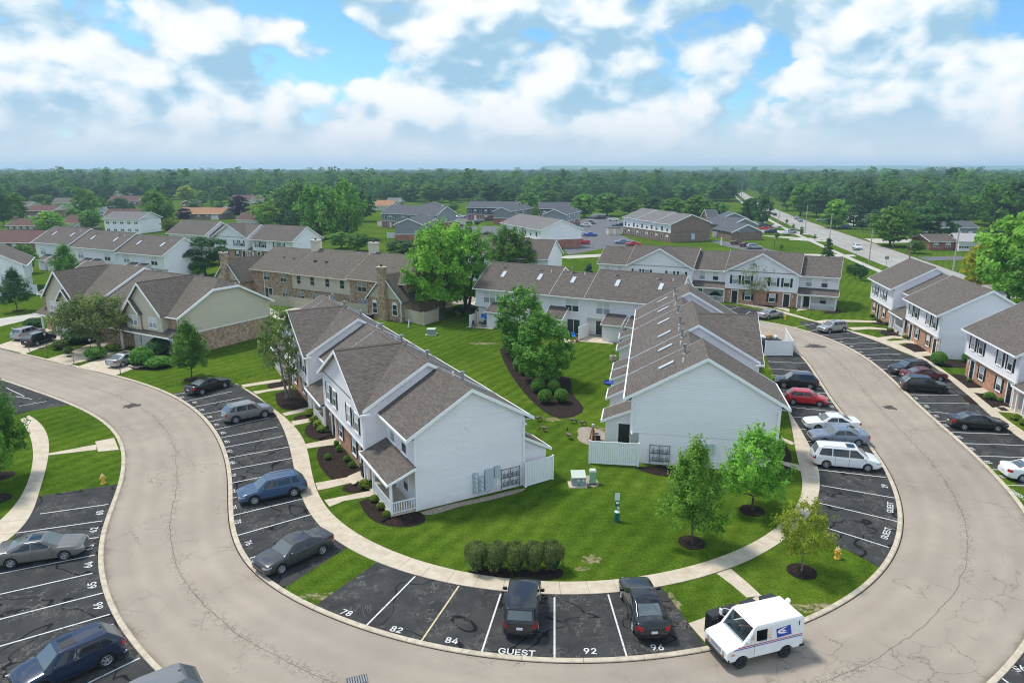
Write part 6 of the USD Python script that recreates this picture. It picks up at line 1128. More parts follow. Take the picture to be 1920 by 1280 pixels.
def car(kind, col, label, loc, ang, group=None, cat='car', rim='rim_silver', z=0.0, detail=True, name='parked_car', glass='car_glass', front_glass='car_glass_light', sunroof=False):
 c = CAR[kind]; P = car_meshes(kind); t = Thing(name, label, cat, (loc[0], loc[1], z), ang, group)
 for k, m in P.items():
  nm, s = k if isinstance(k, tuple) else (k, 0)
  if nm == '_wheel': continue
  if not detail and nm in ('door_handle', 'door_seam', 'plate', 'lower_grille', 'arch_trim'): continue
  mt = col if nm in ('body', 'mirror') else front_glass if nm in ('windshield', 'rear_window') else glass if nm in GLASSY else {'headlight': 'head_lamp', 'taillight': 'tail_lamp', 'grille': 'trim_black', 'lower_grille': 'trim_black', 'cladding': 'trim_black', 'arch_trim': 'trim_black', 'door_seam': 'trim_black', 'door_handle': col, 'plate': 'plate', 'roof_rail': 'rim_silver'}[nm]
  nm = re.sub('_[bc]$', '', nm)
  t.part(nm, m, mt, smooth=28 if not isinstance(m, MB) else False)
 ty, rm, ds = P['_wheel']; wb, W, r = c['wb'], c['W'] / 2, c['r']
 for sx in (-1, 1):
  for sy in (-1, 1):
   M = np.eye(4); M[:3, :3] = np.array([[1, 0, 0], [0, 0, sy], [0, -sy, 0]]) if True else 0; M[:3, 3] = (sx * wb / 2, sy * (W - 0.125), r)
   def put_(mb):
    q = MB()
    for T in mb.t: q.tri(T.reshape(-1, 3) @ M[:3, :3].T + M[:3, 3])
    return q
   w = t.part('wheel', put_(ty), 'tyre', smooth=40); t.part('rim', put_(rm), rim, under=w); t.part('brake_disc', put_(ds), 'trim_black', under=w)
 if sunroof: b, d = c['gh'][1], c['gh'][2]; t.part('sunroof', mesh_of(house_solid(c, 0.012) ^ mbox(b - 0.75, b - 0.12, -0.42, 0.42, c['H'] - 0.1, c['H'] + 0.2)), 'car_glass', smooth=28)
 if kind in ('sedan', 'suv', 'boxsuv', 'hatch') and detail: d = c['gh'][2]; t.part('antenna', m3.Manifold.batch_hull([m3.Manifold.sphere(0.012, 6).translate([d + 0.25, 0, c['H'] - 0.03]), m3.Manifold.sphere(0.012, 6).translate([d + 0.07, 0, c['H'] - 0.04]), m3.Manifold.sphere(0.01, 6).translate([d + 0.08, 0, c['H'] + 0.045])]), 'trim_black')
 return t
def by_wheels(kind, rear_px, front_px, away=1):
 """centre and heading from the ground contacts of the two wheels on our side"""
 R, Fr = G(*rear_px), G(*front_px); d = (Fr - R) / np.linalg.norm(Fr - R); n = np.array([-d[1], d[0]]); mid = (R + Fr) / 2
 if n @ mid < 0: n = -n
 return mid + n * (CAR[kind]['W'] / 2 - 0.13) * away, math.atan2(d[1], d[0])
def by_axis(kind, rear_px, front_px):
 R, Fr = G(*rear_px), G(*front_px); d = (Fr - R) / np.linalg.norm(Fr - R); return (R + Fr) / 2, math.atan2(d[1], d[0])
LZ = 0.010
for kind, col, lab, rp, fp, kw in (
 ('sedan', 'paint_grey', 'dark grey sedan with light wheels beside the grass strip', (604, 1038.8), (527.6, 1074.9), {}),
 ('wagon', 'paint_blue', 'steel blue estate car with roof rails', (549.9, 930.5), (480, 945.3), {}),
 ('sedan', 'paint_taupe', 'worn grey brown sedan with a sunroof and damaged front corner, cut by the left edge', (25, 1063.7), (120.5, 1049.5), dict(sunroof=True)),
 ('suv', 'paint_navy', 'dark navy crossover with its tail to the kerb at the lower left', (197.5, 1249.5), (84, 1301), dict(sunroof=True)),
 ('suv', 'paint_gunmetal', 'silver grey crossover with a red tail lamp, middle of the left bays', (442, 793.8), (497, 782.5), {}),
 ('sedan', 'paint_black', 'black sedan in the uppermost left bay beside a small tree', (378.8, 740), (421.3, 726.8), {}),
 ('suv', 'paint_silver', 'silver crossover alone in the bays before the recessed porch', (1582, 622.5), (1553.3, 625.5), {}),
 ('suv', 'paint_black', 'black crossover with bright rims and black mirrors between the maroon sedan and the empty bays', (1742, 703), (1683, 705), {}),
 ('suv', 'paint_black', 'black crossover with black rims nearest to the road at the right kerb', (1708, 735), (1763.3, 738), dict(rim='rim_black')),
 ('sedan', 'paint_black', 'long black sedan alone in a bay before the right edge townhouses', (1805.5, 806), (1869.5, 809), {}),
 ('sedan', 'paint_white', 'white sedan cut off by the right edge of the picture', (1917.5, 903.5), (1988, 907), {}),
 ('suv', 'paint_black', 'black crossover just above the red hatchback', (1517.5, 730.5), (1469.5, 727.5), {}),
 ('hatch', 'paint_red', 'bright red hatchback in the right island bays', (1486.3, 758), (1536.3, 762.5), {}),
 ('van', 'paint_white', 'white minivan with roof rails beside the right pavement', (1549.2, 877), (1624.7, 884), dict(sunroof=True)),
 ('sedan', 'paint_silver', 'silver sedan before the far brick fronts', (1440.4, 598.9), (1461.5, 595.5), {}),
 ('sedan', 'paint_silver', 'silver sedan with a sunroof in the driveway of the tan brick house', (228.5, 688.5), (267, 676.5), dict(sunroof=True)),
 ('suv', 'paint_black', 'black crossover in the far left driveway, nearer of two', (67.5, 649.4), (101, 639), {}),
 ('suv', 'paint_silver', 'silver crossover in the far left driveway, farther of two', (47, 638), (79, 629), {})):
 loc, an = by_wheels(kind, rp, fp); car(kind, col, lab, loc, an, z=LZ, **kw)
for kind, col, lab, rp, fp, kw in (
 ('boxsuv', 'paint_black', 'boxy black crossover seen from behind in the bay marked for guests', (974, 1203), (985.5, 1109), {}),
 ('sedan', 'paint_black', 'black sedan seen from behind beside the painted number 96', (1226, 1206.5), (1186, 1102), {}),
 ('sedan', 'paint_white', 'white sedan above the blue grey sedan in the right island bays', (1608, 806), (1507, 802), {}),
 ('sedan', 'paint_steel', 'blue grey sedan between the white sedan and the white minivan', (1628, 831), (1513, 827), {}),
 ('sedan', 'paint_maroon', 'maroon sedan squeezed between two black crossovers', (1693, 712), (1768, 711), {}),
 ('suv', 'paint_gunmetal', 'grey crossover of which only the roof shows at the bottom edge', (330, 1322), (222, 1369), {})):
 loc, an = by_axis(kind, rp, fp); car(kind, col, lab, loc, an, z=LZ, **kw)
# far cars: (kind, paint, pixel of the near wheel line, heading in degrees, label)
far_lot = [('pickup', 'paint_red', (1090, 458), 172, 'red pickup beside the white dumpster fence'), ('sedan', 'paint_steel', (1166, 457), 178, 'dark blue grey sedan in the far car park'), ('sedan', 'paint_red', (1187, 461), 170, 'red sedan lowest in the far car park'), ('sedan', 'paint_royal', (1107, 443), 8, 'bright blue sedan in the far car park'), ('sedan', 'paint_white', (1094, 441.5), 6, 'white sedan beside the bright blue sedan'),
 ('suv', 'paint_white', (1098, 425), 165, 'white crossover at the end of the hedge'), ('suv', 'paint_silver', (1108, 420), 150, 'silver crossover above the white crossover'), ('pickup', 'paint_black', (1125, 411), 175, 'black pickup high in the far car park'), ('sedan', 'paint_white', (1150, 414), 176, 'white sedan high in the far car park'), ('van', 'paint_white', (1147, 439), 120, 'white van beside the beige shed'),
 ('suv', 'paint_navy', (1152, 429), 20, 'navy crossover before the brown brick block'), ('sedan', 'paint_navy', (1165, 424), 20, 'navy sedan at the corner of the brown brick block'), ('sedan', 'paint_maroon', (1384, 459), -12, 'dark red sedan, first of three in the access lane'), ('sedan', 'paint_maroon', (1401, 463), -12, 'dark red sedan, second of three in the access lane'), ('suv', 'paint_silver', (1414, 467), -12, 'silver crossover, third of three in the access lane'),
 ('sedan', 'paint_black', (913, 441.5), 178, 'black sedan on the grey car park among apartment houses'), ('sedan', 'paint_white', (861, 409), 176, 'white sedan before the dark shingled row'), ('sedan', 'paint_steel', (877, 408.5), 176, 'blue grey sedan before the dark shingled row'), ('sedan', 'paint_silver', (889, 408), 176, 'silver sedan before the dark shingled row'), ('suv', 'paint_maroon', (914, 414), 176, 'maroon crossover by the grey apartment corner'), ('pickup', 'paint_maroon', (856, 425), 4, 'maroon pickup by the grey apartment gable'), ('sedan', 'paint_silver', (898, 416), 172, 'silver sedan between the two round bushes'),
 ('sedan', 'paint_white', (1424, 420), 170, 'white sedan by the rear grey gable'), ('sedan', 'paint_navy', (1433, 426), 172, 'navy sedan by the middle grey gable'), ('sedan', 'paint_red', (1433, 431), 174, 'red sedan by the nearest grey gable'), ('suv', 'paint_navy', (1444, 437.5), 176, 'navy crossover on the short driveway'), ('suv', 'paint_white', (1474, 440), 60, 'white crossover facing the main road'), ('suv', 'paint_silver', (1482, 437.5), 172, 'silver crossover behind the white crossover'), ('sedan', 'paint_white', (1453, 428), 80, 'white sedan on the upper short driveway'),
 ('suv', 'paint_blue', (1583, 429), 168, 'blue crossover parked across the main road'), ('sedan', 'paint_silver', (1540, 415), 170, 'silver sedan parked under trees across the main road')]
for kind, col, px, hd, lab in far_lot: car(kind, col, lab, G(*px), math.radians(hd), z=0.03, detail=False, cat='pickup' if kind == 'pickup' else 'car', name='parked_car' if kind != 'pickup' else 'pickup_truck')
hd_ = math.atan2(*((hr[60] - hr[50])[::-1]))
for kind, col, px, rev, lab in (('suv', 'paint_white', (1607, 467), 1, 'white car driving towards us on the main road'), ('suv', 'paint_silver', (1493, 411), 1, 'silver crossover far up the main road'), ('sedan', 'paint_steel', (1500, 415.5), 1, 'grey sedan behind the crossover far up the main road'), ('sedan', 'paint_black', (1452, 404), 0, 'dark sedan driving away on the main road'), ('sedan', 'paint_silver', (1416, 384.5), 0, 'silver sedan at the far bend of the main road'), ('suv', 'paint_white', (1407, 374), 1, 'white crossover at the far bend of the main road')):
 p0 = G(*px); i = int(np.argmin(np.hypot(*(hr - p0).T))); i = min(max(i, 1), len(hr) - 2); d = hr[i + 1] - hr[i - 1]; car(kind, col, lab, p0, math.atan2(d[1], d[0]) + (PI if rev else 0), z=0.03, detail=False, name='moving_car')
# ------------------------------------------------------------------ the mail truck and its driver
material('clear_glass', {'f': ('fresnel', {'IOR': 1.45}), 't': ('transparent_bsdf', {'color': (0.72, 0.80, 0.80)}), 'g': ('glossy_bsdf', {'color': (0.9, 0.95, 1.0), 'roughness': 0.02}), 'm': ('mix_closure', {})}, [('f.fac', 'm.fac'), ('t.BSDF', 'm.closure1'), ('g.BSDF', 'm.closure2')], surface='m.closure')
mottled('truck_white', (0.70, 0.70, 0.69), (0.80, 0.80, 0.795), 1.6, 0.42, 6.0, spec=0.5, space='object')
plain('stripe_red', (0.50, 0.03, 0.05), 0.4); plain('stripe_blue', (0.03, 0.08, 0.38), 0.4); plain('emblem_blue', (0.015, 0.05, 0.33), 0.4); plain('cab_dark', (0.05, 0.05, 0.05), 0.8)
pa, pb = G(1468.9, 1230.7), G(1386.5, 1251.4); dd = (pb - pa) / np.linalg.norm(pb - pa); nn = np.array([-dd[1], dd[0]]); nn = nn if nn @ pa > 0 else -nn
LLV = Thing('mail_truck', 'white boxy mail truck with red and blue stripes beside the black mailboxes', 'mail truck', (*((pa + pb) / 2 + nn * 0.83), LZ), math.atan2(dd[1], dd[0]))
prof = [(-2.22, 0.52), (2.02, 0.52), (2.12, 0.70), (2.10, 1.02), (2.02, 1.10), (1.24, 1.30), (0.64, 2.06), (0.50, 2.14), (-2.14, 2.14), (-2.22, 2.05)]
shell = prism_xz(prof, -0.94, 0.94); sec = m3.CrossSection([[(-0.94, 0.4), (0.94, 0.4), (0.94, 1.35), (0.90, 2.06), (0.84, 2.15), (-0.84, 2.15), (-0.90, 2.06), (-0.94, 1.35)]]).extrude(4.6)
shell = shell ^ sec.transform(np.array([[0, 0, 1, -2.3], [1, 0, 0, 0], [0, 1, 0, 0]], float))
xw = 1.24; wr_ = 0.34
llv_arch = m3.Manifold.batch_boolean([m3.Manifold.cylinder(0.5, wr_ + 0.07, wr_ + 0.07, 28).rotate([90, 0, 0]).translate([x, s * 1.0 + 0.25, wr_]) for x in (-1.275, 1.275) for s in (-1, 1)], m3.OpType.Add)
cavity = prism_xz([(-0.45, 0.72), (0.95, 0.72), (1.12, 1.22), (0.56, 2.02), (-0.45, 2.06)], -0.86, 0.86)
wscreen = prism_xz([(1.40, 1.34), (1.06, 1.34), (0.50, 2.03), (0.86, 2.03)], -0.80, 0.80)
doorw = prism_xz([(-0.36, 1.28), (0.52, 1.28), (0.52, 1.92), (-0.36, 1.92)], -1.2, 1.2); qw = prism_xz([(0.62, 1.30), (1.10, 1.30), (0.70, 1.84), (0.62, 1.84)], -1.2, 1.2)
body = (((shell - llv_arch) - cavity) - wscreen) - doorw - qw
LLV.part('body', mesh_of(body), 'truck_white', smooth=28)
LLV.part('cab_floor', MB().box(-0.44, 0.94, -0.85, 0.85, 0.725, 0.74), 'cab_dark'); LLV.part('bulkhead', MB().box(-0.45, -0.43, -0.85, 0.85, 0.75, 2.04), 'cab_dark'); LLV.part('dashboard', MB().hexa([(0.70, -0.85, 0.75), (1.02, -0.85, 0.75), (1.02, 0.85, 0.75), (0.70, 0.85, 0.75), (0.75, -0.85, 1.2), (1.08, -0.85, 1.22), (1.08, 0.85, 1.22), (0.75, 0.85, 1.2)]), 'cab_dark')
LLV.part('windshield', MB().quad((1.185, -0.80, 1.34), (1.185, 0.80, 1.34), (0.655, 0.80, 2.02), (0.655, -0.80, 2.02)), 'clear_glass')
for s in (-1, 1): LLV.part('side_window', MB().poly([(0.62, s * 0.925, 1.30), (1.10, s * 0.925, 1.30), (0.70, s * 0.90, 1.84), (0.62, s * 0.90, 1.84)]), 'clear_glass')
LLV.part('side_window', MB().quad((-0.36, 0.925, 1.28), (-0.10, 0.925, 1.28), (-0.10, 0.905, 1.92), (-0.36, 0.905, 1.92)), 'clear_glass')
fb = m3.Manifold.batch_hull([m3.Manifold.sphere(0.07, 12).translate(p) for p in ((2.0, -0.90, 0.50), (2.12, -0.72, 0.50), (2.12, 0.72, 0.50), (2.0, 0.90, 0.50), (2.0, -0.90, 0.62), (2.12, -0.72, 0.62), (2.12, 0.72, 0.62), (2.0, 0.90, 0.62))]); LLV.part('bumper', mesh_of(fb - mbox(-3, 1.9, -2, 2, 0, 3)), 'trim_black', smooth=30)
for s in (-1, 1): LLV.part('bumper', mesh_of(m3.Manifold.batch_hull([m3.Manifold.sphere(0.07, 10).translate(p) for p in ((-2.26, s * 0.55, 0.56), (-2.26, s * 0.93, 0.56), (-2.1, s * 0.93, 0.56))])), 'trim_black', smooth=30)
gr = MB()
for k in range(5): gr.box(2.10, 2.13, -0.42, 0.42, 0.76 + k * 0.05, 0.785 + k * 0.05)
LLV.part('grille', gr, 'grey_metal')
for s in (-1, 1):
 LLV.part('headlight', MB().tube([(2.08, s * 0.62, 0.90), (2.145, s * 0.62, 0.90)], 0.095, 14), 'head_lamp'); LLV.part('indicator', MB().box(2.08, 2.135, s * 0.62 - 0.09, s * 0.62 + 0.09, 0.70, 0.77), 'amber_lamp'); LLV.part('indicator', MB().box(1.70, 1.86, *sorted((s * 0.93, s * 0.955)), 0.86, 0.93), 'amber_lamp'); LLV.part('taillight', MB().box(-2.24, -2.2, s * 0.8 - 0.06, s * 0.8 + 0.06, 0.85, 1.15), 'tail_lamp')
 arm = MB().tube([(0.98, s * 0.9, 1.55), (1.12, s * 1.12, 1.62), (1.10, s * 1.17, 1.80), (0.95, s * 1.10, 1.92), (0.75, s * 0.92, 1.90)], 0.018, 6); p = LLV.part('mirror_arm', arm, 'truck_white'); LLV.part('mirror', mesh_of(m3.Manifold.batch_hull([m3.Manifold.sphere(0.05, 8).translate([1.12, s * 1.15 + dy, 1.60 + dz]) for dy in (-0.05, 0.05) for dz in (0, 0.26)])), 'truck_white', smooth=30, under=p)
mc = MB().lathe([(0.001, -0.02), (0.17, 0.0), (0.18, 0.02), (0.12, 0.07), (0.001, 0.09)], 16); q = MB()
for T in mc.t: q.tri(T.reshape(-1, 3) @ np.array([[0.5, 0, 0.87], [0, 1, 0], [-0.87, 0, 0.5]]).T @ np.eye(3) * 1.0 + np.array([-2.42, -0.55, 1.95]))
LLV.part('rear_mirror', q, 'truck_white', smooth=40); LLV.part('mirror_arm', MB().tube([(-2.18, -0.6, 1.9), (-2.40, -0.55, 1.95)], 0.02, 6), 'truck_white')
for s in (-1, 1):
 f = lambda x, z, o=0.0: (x, s * (0.944 + o), z)
 def band(x0, x1, z0, z1, dz0, dz1, nm, m):
  P = [f(x0, z0), f(x1, z1), f(x1, z1 + dz1), f(x0, z0 + dz0)]; LLV.part(nm, MB().poly(P if s < 0 else P[::-1]), m)
 band(-2.16, 1.55, 1.185, 1.185, 0.05, 0.05, 'red_stripe', 'stripe_red'); band(-2.16, 1.75, 1.10, 1.10, 0.05, 0.05, 'blue_stripe', 'stripe_blue')
 e0 = 0.9445
 def ff(x, z): return (x, s * (0.948 - max(0, (z - 1.35)) * 0.057), z)
 P = [ff(-1.52, 1.33), ff(-0.60, 1.33), ff(-0.60, 1.86), ff(-1.52, 1.86)]
 # blue field with a white eagle head: slanting ends, as on the side of the truck
 P = [ff(-1.50, 1.34), ff(-0.66, 1.30), ff(-0.58, 1.78), ff(-1.40, 1.86)]
 LLV.part('emblem_field', MB().poly(P[::-1] if s > 0 else P), 'emblem_blue')
 g = lambda x, z: (x, s * (0.954 - max(0, (z - 1.35)) * 0.057), z)
 for Q in ([(-0.66, 1.60), (-0.72, 1.69), (-0.95, 1.77), (-1.24, 1.83), (-1.12, 1.76), (-0.90, 1.67), (-0.80, 1.60)], [(-0.66, 1.60), (-0.80, 1.60), (-1.05, 1.53), (-1.46, 1.44), (-1.30, 1.48), (-1.02, 1.47), (-0.74, 1.52)], [(-0.88, 1.62), (-1.02, 1.68), (-1.20, 1.56), (-1.00, 1.565)]):
  LLV.part('emblem_eagle', MB().flat(Polygon([(0, 0), (1, 0), (0, 1)]), 0) if False else MB().tri(np.array([[g(*v) for v in tri] for tri in (lambda vf: vf[0][vf[1]])(trimesh.creation.triangulate_polygon(Polygon(Q).buffer(0), engine='earcut'))])), 'trim_white')
 LLV.part('door_seam', MB().box(0.585, 0.597, *sorted((s * 0.93, s * 0.947)), 0.56, 1.28), 'trim_black'); LLV.part('door_handle', MB().box(-1.95, -1.91, *sorted((s * 0.9, s * 0.93)), 1.70, 1.95), 'trim_black')
ty, rm, ds = car_meshes('suv')['_wheel']
for x in (-1.275, 1.275):
 for s in (-1, 1):
  def put_(mb, k=0.34 / 0.365):
   q = MB(); R = np.array([[1, 0, 0], [0, 0, s], [0, -s, 0]]) * k
   for T in mb.t: q.tri(T.reshape(-1, 3) @ R.T + np.array([x, s * 0.83, 0.34]))
   return q
  w = LLV.part('wheel', put_(ty), 'tyre', smooth=40); LLV.part('rim', put_(rm), 'rim_black', under=w); LLV.part('hub', put_(ds), 'rim_black', under=w)
LLV.part('seat', mesh_of(m3.Manifold.batch_hull([m3.Manifold.sphere(0.06, 10).translate(p) for p in ((-0.30, -0.65, 0.98), (0.15, -0.65, 0.98), (-0.30, -0.22, 0.98), (0.15, -0.22, 0.98), (-0.30, -0.65, 1.08), (0.15, -0.65, 1.08), (-0.30, -0.22, 1.08), (0.15, -0.22, 1.08))]) + m3.Manifold.batch_hull([m3.Manifold.sphere(0.05, 10).translate(p) for p in ((-0.30, -0.62, 1.1), (-0.30, -0.25, 1.1), (-0.38, -0.60, 1.66), (-0.38, -0.27, 1.66))])), 'cab_dark', smooth=40)
LLV.part('steering_wheel', trimesh.creation.torus(0.19, 0.017, 24, 8, transform=trimesh.transformations.translation_matrix([0.62, -0.44, 1.36]) @ trimesh.transformations.rotation_matrix(-0.9, [0, 1, 0])), 'trim_black', smooth=40)
def limb(*pts):
 """one tapering chain: ((x, y, z), radius) joints, each bone the hull of two spheres"""
 S = [m3.Manifold.sphere(r, 16).translate(p) for p, r in pts]; return [m3.Manifold.batch_hull([a, b]) for a, b in zip(S[:-1], S[1:])]
def hand(w, d, side, up=(0, 0, 1), s=1.0, curl=0.9):
 """palm and five curled fingers at the wrist w, pointing along d"""
 w, d = np.array(w, float), np.array(d, float) / np.linalg.norm(d); u = np.array(up, float); l = np.cross(u, d); l /= np.linalg.norm(l); u = np.cross(d, l); B = []
 S = lambda p, r: m3.Manifold.sphere(r, 10).translate(list(p))
 B.append(m3.Manifold.batch_hull([S(w, 0.024), S(w + d * 0.085 + l * 0.032, 0.013), S(w + d * 0.088 - l * 0.032, 0.013), S(w + d * 0.03 + l * 0.03, 0.014), S(w + d * 0.03 - l * 0.028, 0.014)]))
 for k, ln in enumerate((0.066, 0.075, 0.070, 0.054)):
  p = w + d * 0.088 + l * side * (0.031 - 0.0205 * k); a = 0.0; q = p
  for j, f in enumerate((0.45, 0.32, 0.23)):
   a += curl * (0.5, 0.6, 0.5)[j]; n = q + (d * math.cos(a) - u * math.sin(a)) * ln * f; B.append(m3.Manifold.batch_hull([S(q, 0.0095 - 0.0008 * j), S(n, 0.0088 - 0.0008 * j)])); q = n
 t0 = w + d * 0.03 + l * side * 0.03; t1 = t0 + d * 0.03 + l * side * 0.026 - u * 0.012; t2 = t1 + d * 0.028 - u * 0.018
 B += [m3.Manifold.batch_hull([S(t0, 0.0125), S(t1, 0.0105)]), m3.Manifold.batch_hull([S(t1, 0.0105), S(t2, 0.009)])]
 return B
plain('skin', (0.42, 0.25, 0.17), 0.55); plain('hair_brown', (0.05, 0.03, 0.02), 0.8); plain('shirt_blue', (0.36, 0.42, 0.50), 0.8); plain('trousers_grey', (0.07, 0.08, 0.10), 0.85)
def fuse(parts, n=6, ln=0.02):
 m = m3.Manifold.batch_boolean(parts, m3.OpType.Add).refine_to_length(ln); t = mesh_of(m); t.merge_vertices(); trimesh.smoothing.filter_taubin(t, iterations=n); return t
y0 = -0.44
DRV = Thing('person', 'mail carrier in a pale blue shirt seated behind the wheel of the mail truck', 'person', (*((pa + pb) / 2 + nn * 0.83), LZ), math.atan2(dd[1], dd[0]))
core = limb(((-0.14, y0, 1.16), 0.13), ((-0.17, y0, 1.36), 0.135), ((-0.19, y0, 1.53), 0.125), ((-0.18, y0, 1.62), 0.06), ((-0.16, y0, 1.71), 0.055)) + limb(((-0.19, y0 - 0.17, 1.57), 0.07), ((-0.19, y0 + 0.17, 1.57), 0.07)) + limb(((-0.155, y0, 1.77), 0.085), ((-0.145, y0, 1.85), 0.09), ((-0.13, y0, 1.76), 0.075), ((-0.10, y0, 1.73), 0.05)) + limb(((-0.065, y0, 1.79), 0.014), ((-0.045, y0, 1.765), 0.018)) + limb(((-0.15, y0 - 0.088, 1.80), 0.02), ((-0.15, y0 - 0.09, 1.77), 0.016)) + limb(((-0.15, y0 + 0.088, 1.80), 0.02), ((-0.15, y0 + 0.09, 1.77), 0.016))
arms, hands = [], []
for s in (-1, 1):
 w = (0.49, y0 + s * 0.15, 1.40); arms += limb(((-0.18, y0 + s * 0.20, 1.57), 0.062), ((0.02, y0 + s * 0.27, 1.33), 0.047), ((0.25, y0 + s * 0.22, 1.36), 0.042), (w, 0.028)); hands += hand(w, (1, 0, 0.05), -s)
legs = []
for s in (-1, 1): legs += limb(((-0.12, y0 + s * 0.09, 1.15), 0.10), ((0.36, y0 + s * 0.11, 1.20), 0.068), ((0.48, y0 + s * 0.10, 0.86), 0.05), ((0.50, y0 + s * 0.10, 0.80), 0.045), ((0.62, y0 + s * 0.10, 0.79), 0.038))
DRV.part('body', fuse(core + arms + legs + hands, 3, 0.03), 'skin', smooth=50)
grow = lambda chain: chain
DRV.part('shirt', fuse(limb(((-0.14, y0, 1.14), 0.145), ((-0.17, y0, 1.36), 0.15), ((-0.19, y0, 1.53), 0.138), ((-0.18, y0, 1.60), 0.08)) + limb(((-0.19, y0 - 0.19, 1.57), 0.082), ((-0.19, y0 + 0.19, 1.57), 0.082)) + limb(((-0.18, y0 - 0.20, 1.57), 0.076), ((-0.04, y0 - 0.25, 1.40), 0.066)) + limb(((-0.18, y0 + 0.20, 1.57), 0.076), ((-0.04, y0 + 0.25, 1.40), 0.066)), 3, 0.03), 'shirt_blue', smooth=50)
DRV.part('trousers', fuse(sum([limb(((-0.12, y0 + s * 0.09, 1.15), 0.112), ((0.36, y0 + s * 0.11, 1.20), 0.08), ((0.48, y0 + s * 0.10, 0.86), 0.062)) for s in (-1, 1)], []), 3, 0.03), 'trousers_grey', smooth=50)
DRV.part('hair', fuse([m3.Manifold.batch_hull([m3.Manifold.sphere(0.09, 14).translate([-0.165, y0, 1.84]), m3.Manifold.sphere(0.088, 14).translate([-0.155, y0, 1.875])]) - mbox(-0.09, 0.2, -2, 2, 1, 1.87) - mbox(-0.15, 0.2, -2, 2, 1, 1.80)], 2, 0.03), 'hair_brown', smooth=50)
eye = MB()
for s in (-1, 1): eye.lathe([(0.001, -0.012), (0.009, -0.006), (0.009, 0.006), (0.001, 0.012)], 8, (-0.063, y0 + s * 0.032, 1.815))
DRV.part('eyes', eye, 'trim_black'); DRV.part('mouth', MB().box(-0.056, -0.050, y0 - 0.022, y0 + 0.022, 1.728, 1.735), 'stripe_red')
# ------------------------------------------------------------------ trees and shrubs
def leafmat(name, dark, mid, light, trans=0.42):
 nd = {'g': ('geometry', {}), 't': ('texture_coordinate', {}), 'o': ('object_info', {}), 'n': ('noise_texture', {'scale': 0.9, 'detail': 3.0}), 'sx': ('separate_xyz', {}), 'mx0': ('mix_float', {'fac': 0.5}), 'mx': ('mix_float', {'fac': 0.62}), 'r': ('rgb_ramp', ramp((0.22, dark), (0.5, mid), (0.80, light))),
   'vr': ('map_range', {'to_min': 0.85, 'to_max': 1.2}), 'cx': ('combine_xyz', {}), 'hr': ('map_range', {'to_min': 0.85, 'to_max': 1.12}), 'm': ('mix', {'mix_type': 'multiply', 'fac': 1.0}),
   'p': ('principled_bsdf', {'roughness': 0.6, 'specular_ior_level': 0.25}), 'tr': ('translucent_bsdf', {}), 'mc': ('mix_closure', {'fac': trans})}
 lk = [('t.object', 'n.vector'), ('n.fac', 'mx.a'), ('t.UV', 'sx.vector'), ('sx.x', 'mx0.a'), ('sx.y', 'mx0.b'), ('mx0.result', 'mx.b'), ('mx.result', 'r.fac'), ('o.random', 'vr.value'), ('o.random', 'hr.value'), ('hr.result', 'cx.x'), ('vr.result', 'cx.y'), ('vr.result', 'cx.z'), ('r.color', 'm.color1'), ('cx.vector', 'm.color2'), ('m.color', 'p.base_color'), ('m.color', 'tr.color'),
   ('p.BSDF', 'mc.closure1'), ('tr.BSDF', 'mc.closure2')]
 material(name, nd, lk, surface='mc.closure')
leafmat('leaf_mid', (0.053, 0.137, 0.019), (0.142, 0.312, 0.044), (0.281, 0.499, 0.088))
leafmat('leaf_bright', (0.098, 0.233, 0.025), (0.233, 0.450, 0.053), (0.415, 0.694, 0.111))
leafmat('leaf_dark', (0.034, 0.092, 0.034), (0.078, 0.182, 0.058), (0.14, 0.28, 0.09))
leafmat('leaf_far', (0.07, 0.145, 0.055), (0.125, 0.245, 0.082), (0.20, 0.345, 0.12))
leafmat('leaf_yellow', (0.16, 0.22, 0.014), (0.33, 0.40, 0.03), (0.50, 0.55, 0.06))
leafmat('leaf_lime', (0.115, 0.176, 0.016), (0.230, 0.317, 0.030), (0.378, 0.446, 0.061))
leafmat('leaf_gold', (0.176, 0.203, 0.014), (0.351, 0.338, 0.024), (0.513, 0.459, 0.041))
leafmat('leaf_purple', (0.011, 0.007, 0.013), (0.029, 0.016, 0.025), (0.061, 0.032, 0.047), 0.15)
leafmat('leaf_olive', (0.073, 0.117, 0.029), (0.182, 0.244, 0.064), (0.342, 0.390, 0.122))
leafmat('leaf_spruce', (0.034, 0.068, 0.056), (0.075, 0.140, 0.116), (0.140, 0.235, 0.198))
mottled('bark', (0.05, 0.04, 0.032), (0.16, 0.135, 0.11), 5.0, 0.9, 4.0, 0.5, 30.0, 0.1, space='object')
mottled('bark_grey', (0.14, 0.12, 0.10), (0.30, 0.27, 0.235), 5.0, 0.9, 4.0, 0.4, 30.0, 0.1, space='object')
class Leaf(tuple): pass
def leaves(C, N, s, rng, clump=None):
 """one folded diamond per leaf; islands stay separate"""
 n = len(C); N = N / np.maximum(np.linalg.norm(N, axis=1, keepdims=True), 1e-9); a = np.cross(N, rng.normal(size=(n, 3))); a /= np.maximum(np.linalg.norm(a, axis=1, keepdims=True), 1e-9); b = np.cross(N, a)
 sz = s * rng.uniform(0.7, 1.3, (n, 1)); f = N * sz * 0.12
 V = np.stack([C + a * sz * 0.55, C + b * sz * 0.36 + f, C - a * sz * 0.55, C - b * sz * 0.36 + f], 1).reshape(-1, 3)
 k = np.arange(n)[:, None] * 4; F = np.concatenate([k + [0, 1, 2], k + [0, 2, 3]], 1).reshape(-1, 3)
 uv = np.column_stack([rng.uniform(size=n), rng.uniform(size=n) if clump is None else clump])
 return V, F, np.repeat(uv, 4, axis=0)
